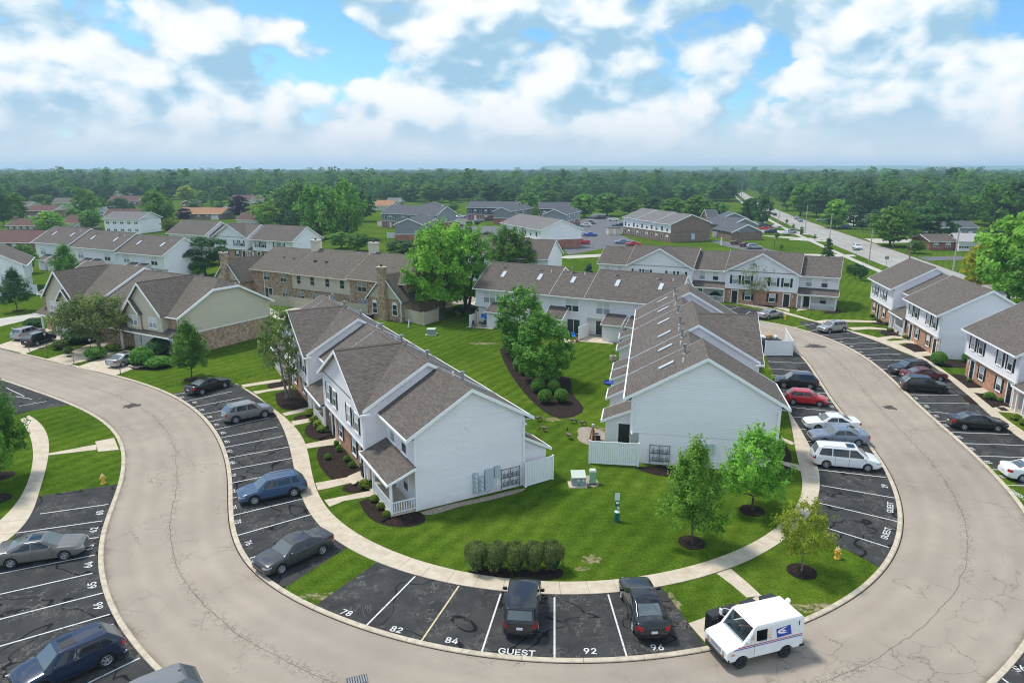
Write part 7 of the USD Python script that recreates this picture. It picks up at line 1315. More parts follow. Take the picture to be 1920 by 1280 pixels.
def env(kind, h):
 """crown radius (of 1) at height h (0..1) of the crown"""
 if kind == 'cone': return (1 - h) ** 0.75 * min(1, (h / 0.10 + 0.35))
 if kind == 'maple': return math.sin(PI * min(1, max(0.0, 0.10 + 0.90 * h)) ** 0.62) ** 0.85
 if kind == 'column': return min(1, h / 0.08 + 0.5) * (1 - h ** 4) ** 0.6
 if kind == 'vase': return 0.30 + 0.70 * math.sin(PI * min(1, 0.08 + 0.86 * h ** 0.9)) ** 0.8 if h < 0.97 else 0.3
 return max(0.0, 1 - (2 * h - 0.92) ** 2 / 1.17) ** 0.5
def grow(seed, height, crown_w, crown_lo, kind='round', clumps=40, leaves_n=4000, leaf=0.3, trunk_r=0.16, clump_r=0.2, spiky=0.0, stems=1, sparse=0.0, limbs=True):
 """trunk and limbs (MB) and crown (V, F); height and width in metres; crown_lo is where leaves begin"""
 rng = np.random.default_rng(seed); Hc = height - crown_lo; R = crown_w / 2; wood = MB(); cs = []
 lean = rng.normal(0, 0.02, 2) * height
 tries = 0
 while len(cs) < clumps and tries < clumps * 30:
  tries += 1; h = rng.uniform(0.02, 1.0); r = env(kind, h) * R; q = math.sqrt(rng.uniform(0.12, 1.0)) if kind != 'cone' else math.sqrt(rng.uniform(0.3, 1.0)); th = rng.uniform(0, 2 * PI)
  bump = 0.86 + 0.22 * math.sin(3 * th + seed) * math.cos(2.3 * h * PI + seed)
  p = np.array([r * q * bump * math.cos(th), r * q * bump * math.sin(th), crown_lo + h * Hc]); cr = clump_r * R * rng.uniform(0.65, 1.35)
  if rng.uniform() < 0.75 and any(np.linalg.norm(p - c[0]) < 0.62 * (cr + c[1]) for c in cs): continue
  cs.append((p, cr))
 w = np.array([c[1] ** 2 for c in cs]); cnt = np.maximum(6, (w / w.sum() * leaves_n)).astype(int); C, N, Q = [], [], []
 for (p, cr), k in zip(cs, cnt):
  Q.append(np.full(k, rng.uniform()))
  d = rng.normal(size=(k, 3)); d /= np.linalg.norm(d, axis=1, keepdims=True); d[:, 2] = np.where(d[:, 2] < -0.3, -d[:, 2] * 0.6, d[:, 2])
  rad = cr * rng.uniform(0.45, 1.08, (k, 1)) ** 0.6; q = p + d * rad * [1, 1, 0.82]
  if spiky: m = rng.uniform(size=k) < 0.35; q[m] = p + (np.array([p[0], p[1], 0]) / (np.linalg.norm(p[:2]) + 0.3) * 0.5 + [0, 0, 1.0]) * (rng.uniform(0, 1, (m.sum(), 1)) * cr * (1 + spiky)) + rng.normal(0, cr * 0.22, (m.sum(), 3))
  out = d * 0.8 + (q - [0, 0, crown_lo + 0.4 * Hc]) / R * 0.5 + rng.normal(0, 0.55, (k, 3)) + [0, 0, 0.25]; C.append(q); N.append(out)
 C, N, Q = np.vstack(C), np.vstack(N), np.concatenate(Q)
 if sparse: keep = meshkit.noise(C * 1.7 / (clump_r * R * 3) + seed) > sparse; C, N, Q = C[keep], N[keep], Q[keep]
 ok = C[:, 2] > crown_lo * 0.75; VFU = leaves(C[ok], N[ok], leaf, rng, Q[ok])
 for s in range(stems):
  o = np.array([0.0, 0.0]) if stems == 1 else np.array([math.cos(s * 2.4), math.sin(s * 2.4)]) * trunk_r * 1.2; top = np.array([*(lean + o * 4), crown_lo + Hc * (0.86 if kind in ('cone', 'maple') else 0.55)])
  pts = [(*(o * (1 - 0)), -0.1), (*o, 0.06 * height), *[tuple(np.array([*o, 0.0]) * (1 - t) + np.array([*top[:2], 0]) * t + [rng.normal(0, 0.015) * height * 0.3, rng.normal(0, 0.015) * height * 0.3, top[2] * t]) for t in (0.3, 0.55, 0.8)], tuple(top)]
  wood.tube(pts, [trunk_r * 1.5, trunk_r, trunk_r * 0.86, trunk_r * 0.66, trunk_r * 0.4, trunk_r * 0.12], 9)
 if limbs:
  for (p, cr) in cs[:26]:
   z0 = min(p[2] - 0.2, max(crown_lo * 0.85, p[2] - np.hypot(p[0], p[1]) * 0.9)); z0 = max(0.3, z0); b = np.array([lean[0] * z0 / height, lean[1] * z0 / height, z0]); m = (b + p) / 2 + [0, 0, -0.06 * np.linalg.norm(p - b)]
   wood.tube([tuple(b), tuple(m), tuple(p)], [trunk_r * 0.36, trunk_r * 0.22, trunk_r * 0.07], 5, cap=False)
 return wood, VFU
KIND = {  # height, crown width, crown base, then as grow()
 'maple': dict(height=7.0, crown_w=4.9, crown_lo=1.45, kind='maple', clumps=110, leaves_n=14000, leaf=0.165, trunk_r=0.085, clump_r=0.20, spiky=0.9), 'fullmaple': dict(height=8.5, crown_w=6.2, crown_lo=0.5, kind='round', clumps=120, leaves_n=14000, leaf=0.23, trunk_r=0.13, clump_r=0.18, spiky=0.6),
 'sapling': dict(height=5.2, crown_w=4.2, crown_lo=1.7, kind='vase', clumps=60, leaves_n=7000, leaf=0.14, trunk_r=0.055, clump_r=0.24, spiky=0.5, sparse=0.42), 'ornamental': dict(height=7.5, crown_w=6.0, crown_lo=2.2, kind='round', clumps=70, leaves_n=6500, leaf=0.22, trunk_r=0.14, clump_r=0.2, spiky=0.3, sparse=0.42, stems=2),
 'broad': dict(height=9.0, crown_w=11.5, crown_lo=2.3, kind='round', clumps=110, leaves_n=12000, leaf=0.30, trunk_r=0.22, clump_r=0.17, spiky=0.25, sparse=0.30), 'tall': dict(height=16.0, crown_w=11.5, crown_lo=3.2, kind='round', clumps=110, leaves_n=13000, leaf=0.40, trunk_r=0.30, clump_r=0.19, spiky=0.6, stems=3),
 'wispy': dict(height=7.0, crown_w=7.5, crown_lo=2.2, kind='vase', clumps=60, leaves_n=3600, leaf=0.22, trunk_r=0.10, clump_r=0.18, spiky=0.5, sparse=0.5, stems=2), 'round': dict(height=12.0, crown_w=10.5, crown_lo=1.8, kind='round', clumps=80, leaves_n=4200, leaf=0.62, trunk_r=0.26, clump_r=0.21),
 'willow': dict(height=17.0, crown_w=15.0, crown_lo=1.5, kind='round', clumps=90, leaves_n=4800, leaf=0.75, trunk_r=0.35, clump_r=0.19, spiky=0.4, stems=3), 'spruce': dict(height=7.0, crown_w=4.2, crown_lo=0.3, kind='cone', clumps=90, leaves_n=4200, leaf=0.26, trunk_r=0.10, clump_r=0.22), 'arbor': dict(height=7.0, crown_w=2.6, crown_lo=0.2, kind='column', clumps=40, leaves_n=1800, leaf=0.34, trunk_r=0.1, clump_r=0.42, limbs=False),
 'shade': dict(height=7.0, crown_w=6.5, crown_lo=1.4, kind='round', clumps=60, leaves_n=3200, leaf=0.40, trunk_r=0.16, clump_r=0.23)}
_geo, _proto = {}, {}
def tree(kind, leaf, loc, height, width, label, group=None, rot=None, name=None, cat='tree', bark='bark', var=0):
 K = KIND[kind]; key = (kind, leaf, bark, var); nm = name or 'tree'
 rot = (hash((round(loc[0], 1), round(loc[1], 1))) % 628) / 100.0 if rot is None else rot; s = (width / K['crown_w'], width / K['crown_w'], height / K['height'])
 if key in _proto: return copy_of(_proto[key], (loc[0], loc[1], 0), rot, s, label, group, nm)
 if (kind, var) not in _geo: _geo[(kind, var)] = grow(100 + 37 * len(_geo), **K)
 wood, cr = _geo[(kind, var)]; t = Thing(nm, label, cat, (loc[0], loc[1], 0), rot, group, None, s); t.part('trunk', wood, bark, smooth=60); t.part('crown', cr, leaf); _proto[key] = t
 return t
def tree_px(kind, leaf, base, top_y, w_px, label, **kw):
 g = G(*base); dist = g[1] * CP + EYE * SP; y, d = base[1], None
 ry = (640 - top_y) / FOC; dz = (-SP + ry * CP) / (CP + ry * SP); h = EYE + g[1] * dz
 return tree(kind, leaf, g, max(1.0, h), max(0.6, w_px * dist / FOC), label, **kw)
T = tree_px
T('maple', 'leaf_bright', (1297, 1020), 843, 122, 'bright green young maple in a mulch ring, nearest to the pet waste post', rot=0.4)
T('maple', 'leaf_bright', (1410, 956), 800, 126, 'second young maple, close to the right gable wall', rot=2.3, var=1)
T('sapling', 'leaf_yellow', (1503, 1070), 952, 112, 'yellow green sapling beside the hydrant on the right verge', rot=1.0, bark='bark_grey')
T('maple', 'leaf_mid', (360, 710), 610, 74, 'small maple in a mulch ring behind the uppermost black sedan', rot=3.0)
T('ornamental', 'leaf_olive', (541, 746), 590, 104, 'leaning dull green tree in the mulch bed before the left townhouses', rot=0.9, bark='bark_grey')
T('maple', 'leaf_mid', (2, 892), 705, 96, 'green young maple cut by the left edge', rot=1.9); T('maple', 'leaf_bright', (-14, 925), 770, 80, 'second green young maple at the left edge, lower one', rot=4.1, var=1)
T('fullmaple', 'leaf_mid', (974, 668), 545, 104, 'full green maple in the courtyard bed, farther of two', rot=0.2); T('fullmaple', 'leaf_mid', (1021, 718), 594, 116, 'full green maple in the courtyard bed, nearer of two with the round shrubs', rot=2.0, var=1)
T('tall', 'leaf_bright', (826, 598), 428, 136, 'tall many stemmed tree at the corner of the tan fence, left of two'); T('tall', 'leaf_mid', (876, 586), 434, 110, 'tall many stemmed tree above the long dark hedge, right of two'); T('tall', 'leaf_mid', (955, 535), 432, 96, 'tall tree partly behind the white townhouse roof with skylights')
T('wispy', 'leaf_olive', (1413, 572), 497, 66, 'thin olive tree before the right front gable', bark='bark_grey'); T('wispy', 'leaf_yellow', (1228, 545), 478, 58, 'thin pale tree before the left front gable', bark='bark_grey')
T('spruce', 'leaf_dark', (1550, 488), 447, 28, 'slim dark conifer on the roadside lawn'); T('spruce', 'leaf_spruce', (1104, 540), 495, 34, 'blue spruce behind the skylight roofs')
T('shade', 'leaf_dark', (386, 517), 449, 92, 'dark round tree at the grey gable end'); T('shade', 'leaf_bright', (372, 520), 491, 32, 'small bright tree below the dark round tree'); T('maple', 'leaf_mid', (128, 530), 464, 54, 'green tree behind the tan roofs, right of two'); T('shade', 'leaf_mid', (50, 512), 461, 46, 'green tree behind the tan roofs, left of two'); T('shade', 'leaf_bright', (204, 510), 476, 42, 'small green tree peeping over the tan roof ridge')
T('maple', 'leaf_dark', (33, 583), 510, 58, 'dark young tree in a mulch ring on the far left lawn'); T('broad', 'leaf_olive', (186, 653), 558, 158, 'wide olive and gold tree shading the tan house driveways', bark='bark_grey'); T('wispy', 'leaf_olive', (412, 482), 443, 48, 'thin olive tree before the shuttered townhouses')
T('round', 'leaf_gold', (1835, 545), 461, 78, 'golden yellow tree behind the right-hand townhouses'); T('round', 'leaf_bright', (1888, 575), 402, 135, 'large bright green tree at the right edge', var=1); T('round', 'leaf_mid', (1930, 600), 470, 120, 'green tree at the right edge behind the near townhouse row'); T('round', 'leaf_mid', (1668, 462), 391, 86, 'broad tree by the utility pole across the main road'); T('round', 'leaf_dark', (1740, 460), 380, 84, 'dark broad tree left of the red brick ranch house', var=1); T('round', 'leaf_bright', (1565, 428), 376, 46, 'bright round tree at the bend across the main road')
T('willow', 'leaf_mid', (600, 448), 355, 92, 'large feathery tree left of the mown field, middle one'); T('willow', 'leaf_mid', (650, 450), 348, 78, 'large feathery tree left of the mown field, right one', var=1); T('willow', 'leaf_dark', (568, 438), 352, 60, 'large feathery tree left of the mown field, left one'); T('round', 'leaf_dark', (680, 415), 357, 56, 'dark tree behind the feathery trees')
T('shade', 'leaf_mid', (640, 466), 437, 52, 'bushy tree at the white gable beside the field'); T('shade', 'leaf_mid', (672, 471), 440, 56, 'second bushy tree beside the field'); T('shade', 'leaf_dark', (755, 484), 452, 66, 'dark bushy tree behind the tall stems'); T('shade', 'leaf_bright', (580, 470), 452, 26, 'small bright tree at the white gable end')
left_trees = [('round', 'leaf_mid', (33, 420), 364, 42), ('round', 'leaf_dark', (8, 424), 362, 36), ('round', 'leaf_mid', (79, 392), 366, 42), ('round', 'leaf_dark', (92, 383), 346, 50), ('round', 'leaf_dark', (12, 378), 349, 48), ('round', 'leaf_bright', (167, 404), 357, 42), ('round', 'leaf_bright', (95, 440), 398, 60), ('round', 'leaf_mid', (172, 430), 395, 44), ('willow', 'leaf_mid', (299, 425), 364, 66),
 ('shade', 'leaf_purple', (347, 416), 392, 32), ('shade', 'leaf_lime', (320, 440), 411, 34), ('round', 'leaf_yellow', (350, 379), 350, 40), ('round', 'leaf_purple', (450, 410), 369, 40), ('round', 'leaf_lime', (500, 425), 384, 60), ('spruce', 'leaf_dark', (545, 426), 392, 36), ('round', 'leaf_dark', (45, 384), 348, 50), ('round', 'leaf_dark', (250, 380), 349, 46), ('round', 'leaf_mid', (415, 380), 351, 34), ('round', 'leaf_dark', (135, 378), 352, 40), ('round', 'leaf_dark', (192, 376), 348, 44),
 ('round', 'leaf_mid', (290, 372), 345, 40), ('round', 'leaf_dark', (320, 374), 344, 40), ('shade', 'leaf_mid', (118, 404), 383, 34), ('round', 'leaf_mid', (380, 385), 358, 30), ('round', 'leaf_dark', (437, 374), 343, 44), ('round', 'leaf_mid', (470, 366), 340, 48), ('round', 'leaf_dark', (520, 385), 350, 44), ('round', 'leaf_dark', (226, 398), 372, 40), ('shade', 'leaf_dark', (245, 414), 402, 30), ('round', 'leaf_mid', (140, 420), 392, 34), ('shade', 'leaf_mid', (190, 393), 372, 30), ('round', 'leaf_mid', (542, 380), 345, 44), ('shade', 'leaf_mid', (362, 396), 375, 26), ('shade', 'leaf_dark', (490, 405), 380, 30)]
ADJ = {'leaf_mid': 'mid green', 'leaf_dark': 'dark green', 'leaf_bright': 'bright green', 'leaf_purple': 'dark purple', 'leaf_lime': 'lime green', 'leaf_yellow': 'pale yellow green', 'leaf_far': 'green'}
MARKS = [((0, 455), 'long maroon roof at the left edge'), ((45, 425), 'maroon roof with the brick chimney'), ((82, 400), 'cream gabled two storey house'), ((135, 420), 'cream gable behind the grey row'), ((235, 420), 'white two storey house'), ((376, 400), 'orange roofed ranch house'), ((230, 390), 'dark columnar hedge'), ((119, 385), 'brown roof at the left'), ((350, 382), 'red barn'), ((384, 366), 'grey roofed pale house'), ((494, 380), 'cream house with the pale roof'), ((466, 415), 'maroon roof behind the white townhouses'),
 ((770, 410), 'long grey apartment house'), ((765, 432), 'grey gable by the mown field'), ((920, 392), 'dark shingled row'), ((938, 405), 'grey gable before the dark shingled row'), ((1040, 410), 'grey gable beside the hedge'), ((1120, 425), 'upper car park'), ((1215, 410), 'long brown brick block'), ((1375, 415), 'grey stepped gables'), ((1000, 440), 'white and brick apartment house'), ((717, 385), 'orange roof by the field'), ((1400, 372), 'far bend of the main road'),
 ((1590, 410), 'small brown roofed white house'), ((1622, 422), 'long pale roof across the main road'), ((1765, 460), 'red brick ranch house'), ((1800, 435), 'dark screened porch'), ((1818, 460), 'white house with the metal roof'), ((1583, 426), 'blue crossover across the road'), ((1500, 412), 'crossover on the main road'), ((1900, 480), 'right edge of the picture'), ((585, 360), 'pale roof above the feathery trees')]
_seen = {}
def spot(lf, b, ty, w):
 d = [math.hypot(b[0] - m[0][0], 1.6 * (b[1] - m[0][1])) for m in MARKS]
 for i in np.argsort(d):
  (mx, my), nm = MARKS[i]; rel = 'left of' if b[0] < mx - 22 else 'right of' if b[0] > mx + 22 else 'behind' if b[1] < my else 'before'
  for size in (('tall', 'broad', 'small') if b[1] - ty > 32 else ('low', 'small', 'rounded')):
   k = f'{size} {ADJ[lf]} tree {rel} the {nm}'
   if k not in _seen: _seen[k] = 1; return k
for kind, lf, b, ty, w in left_trees:
 T(kind, lf, b, ty, w, spot(lf, b, ty, w), group='trees among the houses on the left')
for i in range(9): T('arbor', 'leaf_dark', (207 + i * 5.6, 405 - i * 0.4), 381, 7.5, 'columnar dark conifer in the tall hedge on the left', group='columnar conifers of the tall hedge', name='conifer')
for i in range(9): T('arbor', 'leaf_mid', (976 + i * 5.4, 417 - i * 2.0), 398 - i * 2.2, 10, 'columnar green shrub of the hedge by the grey apartments', group='columnar shrubs by the grey apartments', name='conifer')
for kind, lf, b, ty, w in [('round', 'leaf_mid', (990, 400), 363, 50), ('round', 'leaf_dark', (925, 384), 344, 64), ('round', 'leaf_dark', (955, 392), 357, 44), ('round', 'leaf_mid', (1095, 408), 366, 60), ('round', 'leaf_mid', (1138, 405), 364, 60), ('round', 'leaf_mid', (1180, 402), 371, 50), ('round', 'leaf_dark', (1225, 402), 370, 50), ('round', 'leaf_mid', (1262, 410), 373, 56), ('round', 'leaf_mid', (1307, 412), 368, 58), ('round', 'leaf_mid', (1348, 408), 380, 38), ('round', 'leaf_dark', (1405, 420), 374, 42), ('round', 'leaf_dark', (1428, 424), 368, 42), ('round', 'leaf_dark', (1060, 392), 362, 40), ('round', 'leaf_mid', (1030, 384), 358, 44), ('shade', 'leaf_dark', (895, 396), 371, 40), ('round', 'leaf_mid', (880, 376), 345, 50), ('round', 'leaf_dark', (845, 380), 350, 44), ('round', 'leaf_mid', (808, 380), 347, 50), ('round', 'leaf_dark', (770, 378), 350, 46), ('round', 'leaf_mid', (735, 374), 346, 44), ('shade', 'leaf_dark', (828, 408), 388, 34), ('shade', 'leaf_mid', (850, 398), 380, 26), ('round', 'leaf_mid', (1340, 378), 346, 38), ('round', 'leaf_dark', (1365, 376), 345, 38), ('round', 'leaf_dark', (1290, 380), 350, 44), ('shade', 'leaf_mid', (1410, 402), 386, 26)]:
 T(kind, lf, b, ty, w, spot(lf, b, ty, w), group='trees behind the apartment houses and car parks')
for kind, lf, b, ty, w in [('round', 'leaf_mid', (1500, 405), 348, 50), ('round', 'leaf_dark', (1475, 395), 345, 44), ('round', 'leaf_dark', (1530, 408), 352, 50), ('willow', 'leaf_dark', (1620, 408), 345, 70), ('willow', 'leaf_mid', (1660, 400), 342, 60), ('shade', 'leaf_mid', (1560, 428), 398, 50), ('round', 'leaf_dark', (1600, 425), 385, 42), ('willow', 'leaf_mid', (1720, 400), 345, 70), ('willow', 'leaf_dark', (1770, 425), 372, 70), ('willow', 'leaf_mid', (1815, 420), 370, 66), ('willow', 'leaf_mid', (1860, 425), 350, 80), ('willow', 'leaf_dark', (1905, 425), 345, 80), ('willow', 'leaf_mid', (1700, 435), 382, 60), ('round', 'leaf_dark', (1640, 432), 395, 40), ('willow', 'leaf_mid', (1790, 400), 348, 60), ('shade', 'leaf_dark', (1855, 470), 430, 46), ('round', 'leaf_mid', (1870, 500), 440, 60), ('round', 'leaf_mid', (1925, 480), 405, 80), ('shade', 'leaf_mid', (1715, 475), 452, 40), ('shade', 'leaf_dark', (1765, 455), 440, 40), ('shade', 'leaf_dark', (1615, 430), 414, 30), ('round', 'leaf_dark', (1880, 540), 480, 60)]:
 T(kind, lf, b, ty, w, spot(lf, b, ty, w), group='trees across the main road')
for b, ty, w in (((1297, 478), 466, 14), ((1464, 469), 458, 10), ((1456, 449), 436, 10), ((1487, 430), 420, 6), ((1502, 443), 426, 9), ((1527, 450), 440, 7), ((1475, 420), 411, 6)): T('shade', 'leaf_olive' if b[1] < 451 else 'leaf_mid', b, ty, w, 'small sapling on the lawn beside the main road', group='saplings on the lawn beside the main road')
for b, ty, w in (((1592, 516), 497, 16), ((1603, 522), 495, 18), ((1613, 526), 499, 17), ((1621, 520), 503, 14)): T('shade', 'leaf_dark', b, ty, w, 'dark evergreen shrub in the clump on the grass bank', group='evergreen shrubs on the grass bank', name='shrub', cat='shrub')
# ------------------------------------------------------------------ the woods to the horizon
keep_out = unary_union([hw_poly.buffer(9), Polygon(GL([(690, 445), (690, 372), (760, 385), (930, 372), (1010, 380), (1440, 380), (1440, 460), (690, 480)]))])
rngf = np.random.default_rng(5)
for nm, k in (('wood_a', dict(height=15, crown_w=12.5, crown_lo=1.2, kind='round', clumps=46, leaves_n=1300, leaf=1.0, trunk_r=0.3, clump_r=0.25)), ('wood_b', dict(height=17, crown_w=13, crown_lo=1.5, kind='round', clumps=46, leaves_n=1200, leaf=1.05, trunk_r=0.3, clump_r=0.24)), ('wood_c', dict(height=13, crown_w=14, crown_lo=1.0, kind='round', clumps=50, leaves_n=1300, leaf=1.05, trunk_r=0.3, clump_r=0.23)), ('wood_d', dict(height=18, crown_w=12, crown_lo=1.5, kind='vase', clumps=44, leaves_n=1200, leaf=1.05, trunk_r=0.3, clump_r=0.26))): KIND[nm] = dict(k, limbs=False)
pts = []
def fill(y0, y1, sp, jit, clear):
 for y in np.arange(y0, y1, sp * 0.9):
  half = 0.78 * y + 30
  for x in np.arange(-half, half, sp):
   px, py = x + rngf.normal(0, jit), y + rngf.normal(0, jit)
   u, v = 960 + FOC * px / (py * CP + EYE * SP), HORIZON + FOC * EYE / py
   if py < 0 or u < -60 or u > 1990 or clear(px, py, u, v): continue
   pts.append((px, py, u, v))
dn = lambda px, py, s, k: meshkit.noise(np.array([[px / s, py / s, k]]))[0]
houses = [h for h in HLIST if h[1] < 620]
def clear_left(px, py, u, v):
 return any(a - 8 < u < b + 8 and c - 5 < v < c + 36 for a, b, c in houses) or dn(px, py, 26, 4) < 0.60
def clear_near(px, py, u, v):
 if keep_out.contains(Point(px, py)): return True
 if u > 1500: return v > 408 or (u < 1590 and v > 396)
 if u < 560: return (v > 372 and clear_left(px, py, u, v)) or dn(px, py, 60, 3) < (0.42 if v > 360 else 0.30)
 return v > 376 or dn(px, py, 70, 8) < 0.30
fill(262, 320, 12.5, 3.0, lambda px, py, u, v: u > 540 or clear_left(px, py, u, v))
fill(320, 620, 12.5, 3.2, clear_near)
fill(620, 1500, 15.0, 4.5, lambda px, py, u, v: keep_out.contains(Point(px, py)) or dn(px, py, 80, 5) < 0.24)
n_near = len(pts)
fill(1500, 4200, 40.0, 14.0, lambda px, py, u, v: dn(px, py, 200, 5) < 0.25)
pts.sort(key=lambda t: t[1])
LV = ['leaf_far', 'leaf_far', 'leaf_mid', 'leaf_dark', 'leaf_far', 'leaf_dark']
for k, (px, py, u, v) in enumerate(pts[:170]):
 kd = ('wood_a', 'wood_b', 'wood_c', 'wood_d')[rngf.integers(4)]; lf = LV[rngf.integers(6)]; side = 'right of the main road' if u > 1450 else 'behind the left-hand houses' if u < 600 else 'beyond the apartment houses'
 K = KIND[kd]; s = rngf.uniform(0.68, 1.08)
 tree(kd, lf, (px, py), K['height'] * s * rngf.uniform(0.85, 1.1), K['crown_w'] * s, f'{ADJ[lf]} tree of the broad woods {side}', group=f'{ADJ[lf]} trees of the broad woods {side}')
inst = UsdGeom.PointInstancer.Define(stage, '/World/far_woods'); tag(inst.GetPrim(), 'distant green woods stretching to the horizon', None, None, 'stuff')
pr = []
for kd in ('wood_a', 'wood_b', 'wood_c', 'wood_d'):
 for lf in ('leaf_far', 'leaf_dark', 'leaf_mid'):
  if (kd, 0) not in _geo: _geo[(kd, 0)] = grow(100 + 37 * len(_geo), **KIND[kd])
  p = f'/World/far_woods/kinds/{kd}_{lf}'; put(p, _geo[(kd, 0)][1], lf); pr.append(p)
inst.CreatePrototypesRel().SetTargets([Sdf.Path(p) for p in pr]); far_pts = pts[170:]; n = len(far_pts)
sc = rngf.uniform(0.66, 1.06, n); tallest = rngf.uniform(size=n) < 0.05; sc = np.where(tallest, sc * 1.35, sc)
inst.CreateProtoIndicesAttr(Vt.IntArray([int(x) for x in rngf.integers(0, len(pr), n)])); inst.CreatePositionsAttr(Vt.Vec3fArray([Gf.Vec3f(float(a), float(b), 0) for a, b, _, _ in far_pts]))
wide = [1.0 if b < 1500 else 2.2 for _, b, _, _ in far_pts]
inst.CreateScalesAttr(Vt.Vec3fArray([Gf.Vec3f(float(s * w), float(s * w), float(s)) for s, w in zip(sc, wide)]))
inst.CreateOrientationsAttr(Vt.QuathArray([Gf.Quath(math.cos(t / 2), 0, 0, math.sin(t / 2)) for t in rngf.uniform(0, 2 * PI, n)]))
# low hills on the horizon
hm = MB(); xs = np.linspace(-600, 4600, 90); hz = [33 + 16 * meshkit.fbm(np.array([[x / 420, 0.3, 1.1]]), 3)[0] if x > 200 else 12 for x in xs]
for i in range(89): hm.quad((xs[i], 4300, -2), (xs[i + 1], 4300, -2), (xs[i + 1], 4800, hz[i + 1]), (xs[i], 4800, hz[i])); hm.quad((xs[i], 4800, hz[i]), (xs[i + 1], 4800, hz[i + 1]), (xs[i + 1], 5800, -2), (xs[i], 5800, -2))
struct('hills', hm, 'leaf_dark', 'low blue hills on the horizon')
# ------------------------------------------------------------------ shrubs
def shrub_geo(seed, n, leaf, hx=1.0, hz=1.0, box=0.0):
 rng = np.random.default_rng(seed); d = rng.normal(size=(n, 3)); d /= np.linalg.norm(d, axis=1, keepdims=True); d[:, 2] = np.abs(d[:, 2]) * 1.0 - (rng.uniform(size=n) < 0.25) * 0.35
 if box: d = np.sign(d) * np.abs(d) ** (1 - box); d /= np.max(np.abs(d), axis=1, keepdims=True) ** box
 r = 0.5 * (1 - 0.16 * rng.uniform(size=(n, 1)) ** 2) * (1 + 0.10 * (meshkit.noise(d * 2.6 + seed)[:, None] - 0.5)); C = d * r + [0, 0, 0.42]; C = C[C[:, 2] > 0.0]; N = (C - [0, 0, 0.42]) * 2 + rng.normal(0, 0.45, C.shape)
 return leaves(C, N, leaf, rng)
SH = {'barrel': (19, 4200, 0.055, 1, 1, 0.32), 'ball': (11, 2200, 0.07), 'tuft': (13, 700, 0.16), 'loose': (17, 900, 0.17)}
_sg = {}
def shrub(kind, leaf, px, w, h, label, group=None, cat='shrub', name='shrub'):
 g = G(*px); dist = g[1] * CP + EYE * SP; W, Hh = w * dist / FOC, h * dist / FOC; key = ('shrub', kind, leaf)
 if key in _proto: return copy_of(_proto[key], (*g, 0), px[0] % 6.28, (W, W, Hh), label, group, name)
 if kind not in _sg: _sg[kind] = shrub_geo(*SH[kind])
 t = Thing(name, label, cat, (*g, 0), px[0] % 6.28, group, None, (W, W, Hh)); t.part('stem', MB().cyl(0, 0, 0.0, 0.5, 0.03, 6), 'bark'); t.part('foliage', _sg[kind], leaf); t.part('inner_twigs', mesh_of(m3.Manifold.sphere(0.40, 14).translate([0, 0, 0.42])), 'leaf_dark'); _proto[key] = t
 return t
for i, x in enumerate((894, 930, 966, 1001, 1035)):
 shrub('barrel', 'leaf_olive', (x, 1070 - abs(i - 1.6) * 1.0), 40, 62, f"clipped round bush, {('first', 'second', 'third', 'fourth', 'fifth')[i]} from the left in the front hedge", name='hedge_bush', cat='bush')
for px, w in (((582.8, 778), 21), ((591, 791), 22), ((599, 798.5), 23), ((606, 808), 22)): shrub('tuft', 'leaf_lime', px, w, 13, 'lime green mound shrub before the second porch', 'lime green mound shrubs before the second porch')
for px, w in (((631, 836), 10), ((635, 846.5), 11), ((614.5, 861), 13), ((651, 864.5), 14), ((660, 876), 14)): shrub('ball', 'leaf_mid', px, w, 13, 'small round shrub in the mulch bed along the brick front', 'small round shrubs along the brick front')
shrub('tuft', 'leaf_lime', (686, 914), 26, 18, 'lime shrub beside the black wheeled bin')
for px, w in (((702, 940), 17), ((713.6, 954), 16), ((725, 969.5), 16)): shrub('ball', 'leaf_lime', px, w, 15, 'small round shrub below the porch railing', 'small round shrubs below the porch railing')
for px, w in (((1009, 736), 28), ((1022, 756), 28), ((1038, 738), 26), ((1052.5, 755), 28)): shrub('ball', 'leaf_mid', px, w, 30, 'round clipped shrub at the lower end of the courtyard bed', 'round clipped shrubs in the courtyard bed')
for px, w, h in (((968, 676), 24, 24), ((975, 694), 26, 28), ((960, 664), 22, 20), ((984, 702), 24, 26)): shrub('loose', 'leaf_mid', px, w, h, 'loose green shrub under the courtyard maples', 'loose shrubs under the courtyard maples')
shrub('ball', 'leaf_mid', (1759, 684), 29, 28, 'left one of two big round bushes at the right gable end', name='bush', cat='bush'); shrub('ball', 'leaf_mid', (1817, 681), 27, 25, 'right one of two big round bushes at the right gable end', name='bush', cat='bush')
for px, w, h, lf in (((1843, 706), 12, 9, 'leaf_mid'), ((1817, 715), 10, 7, 'leaf_lime'), ((1850, 719), 13, 9, 'leaf_mid'), ((1854, 748), 18, 15, 'leaf_mid'), ((1875, 752), 12, 8, 'leaf_mid'), ((1903, 786), 20, 12, 'leaf_lime'), ((1921, 796), 20, 12, 'leaf_lime'), ((1635, 594), 9, 6, 'leaf_dark'), ((1647, 604), 9, 6, 'leaf_dark'), ((1662, 609), 9, 6, 'leaf_dark'), ((1669, 620), 11, 6, 'leaf_lime'), ((1686, 626), 9, 6, 'leaf_lime'), ((1697, 634), 11, 7, 'leaf_lime')):
 shrub('tuft', lf, px, w, h, f'{ADJ[lf]} low shrub in the beds of the right-hand townhouses', f'{ADJ[lf]} low shrubs of the right-hand townhouses')
shrub('ball', 'leaf_dark', (1340, 563), 21, 17, 'dark round bush by the far recessed porch', name='bush', cat='bush'); shrub('tuft', 'leaf_lime', (532, 716), 10, 6, 'lime tuft by the farthest left door')
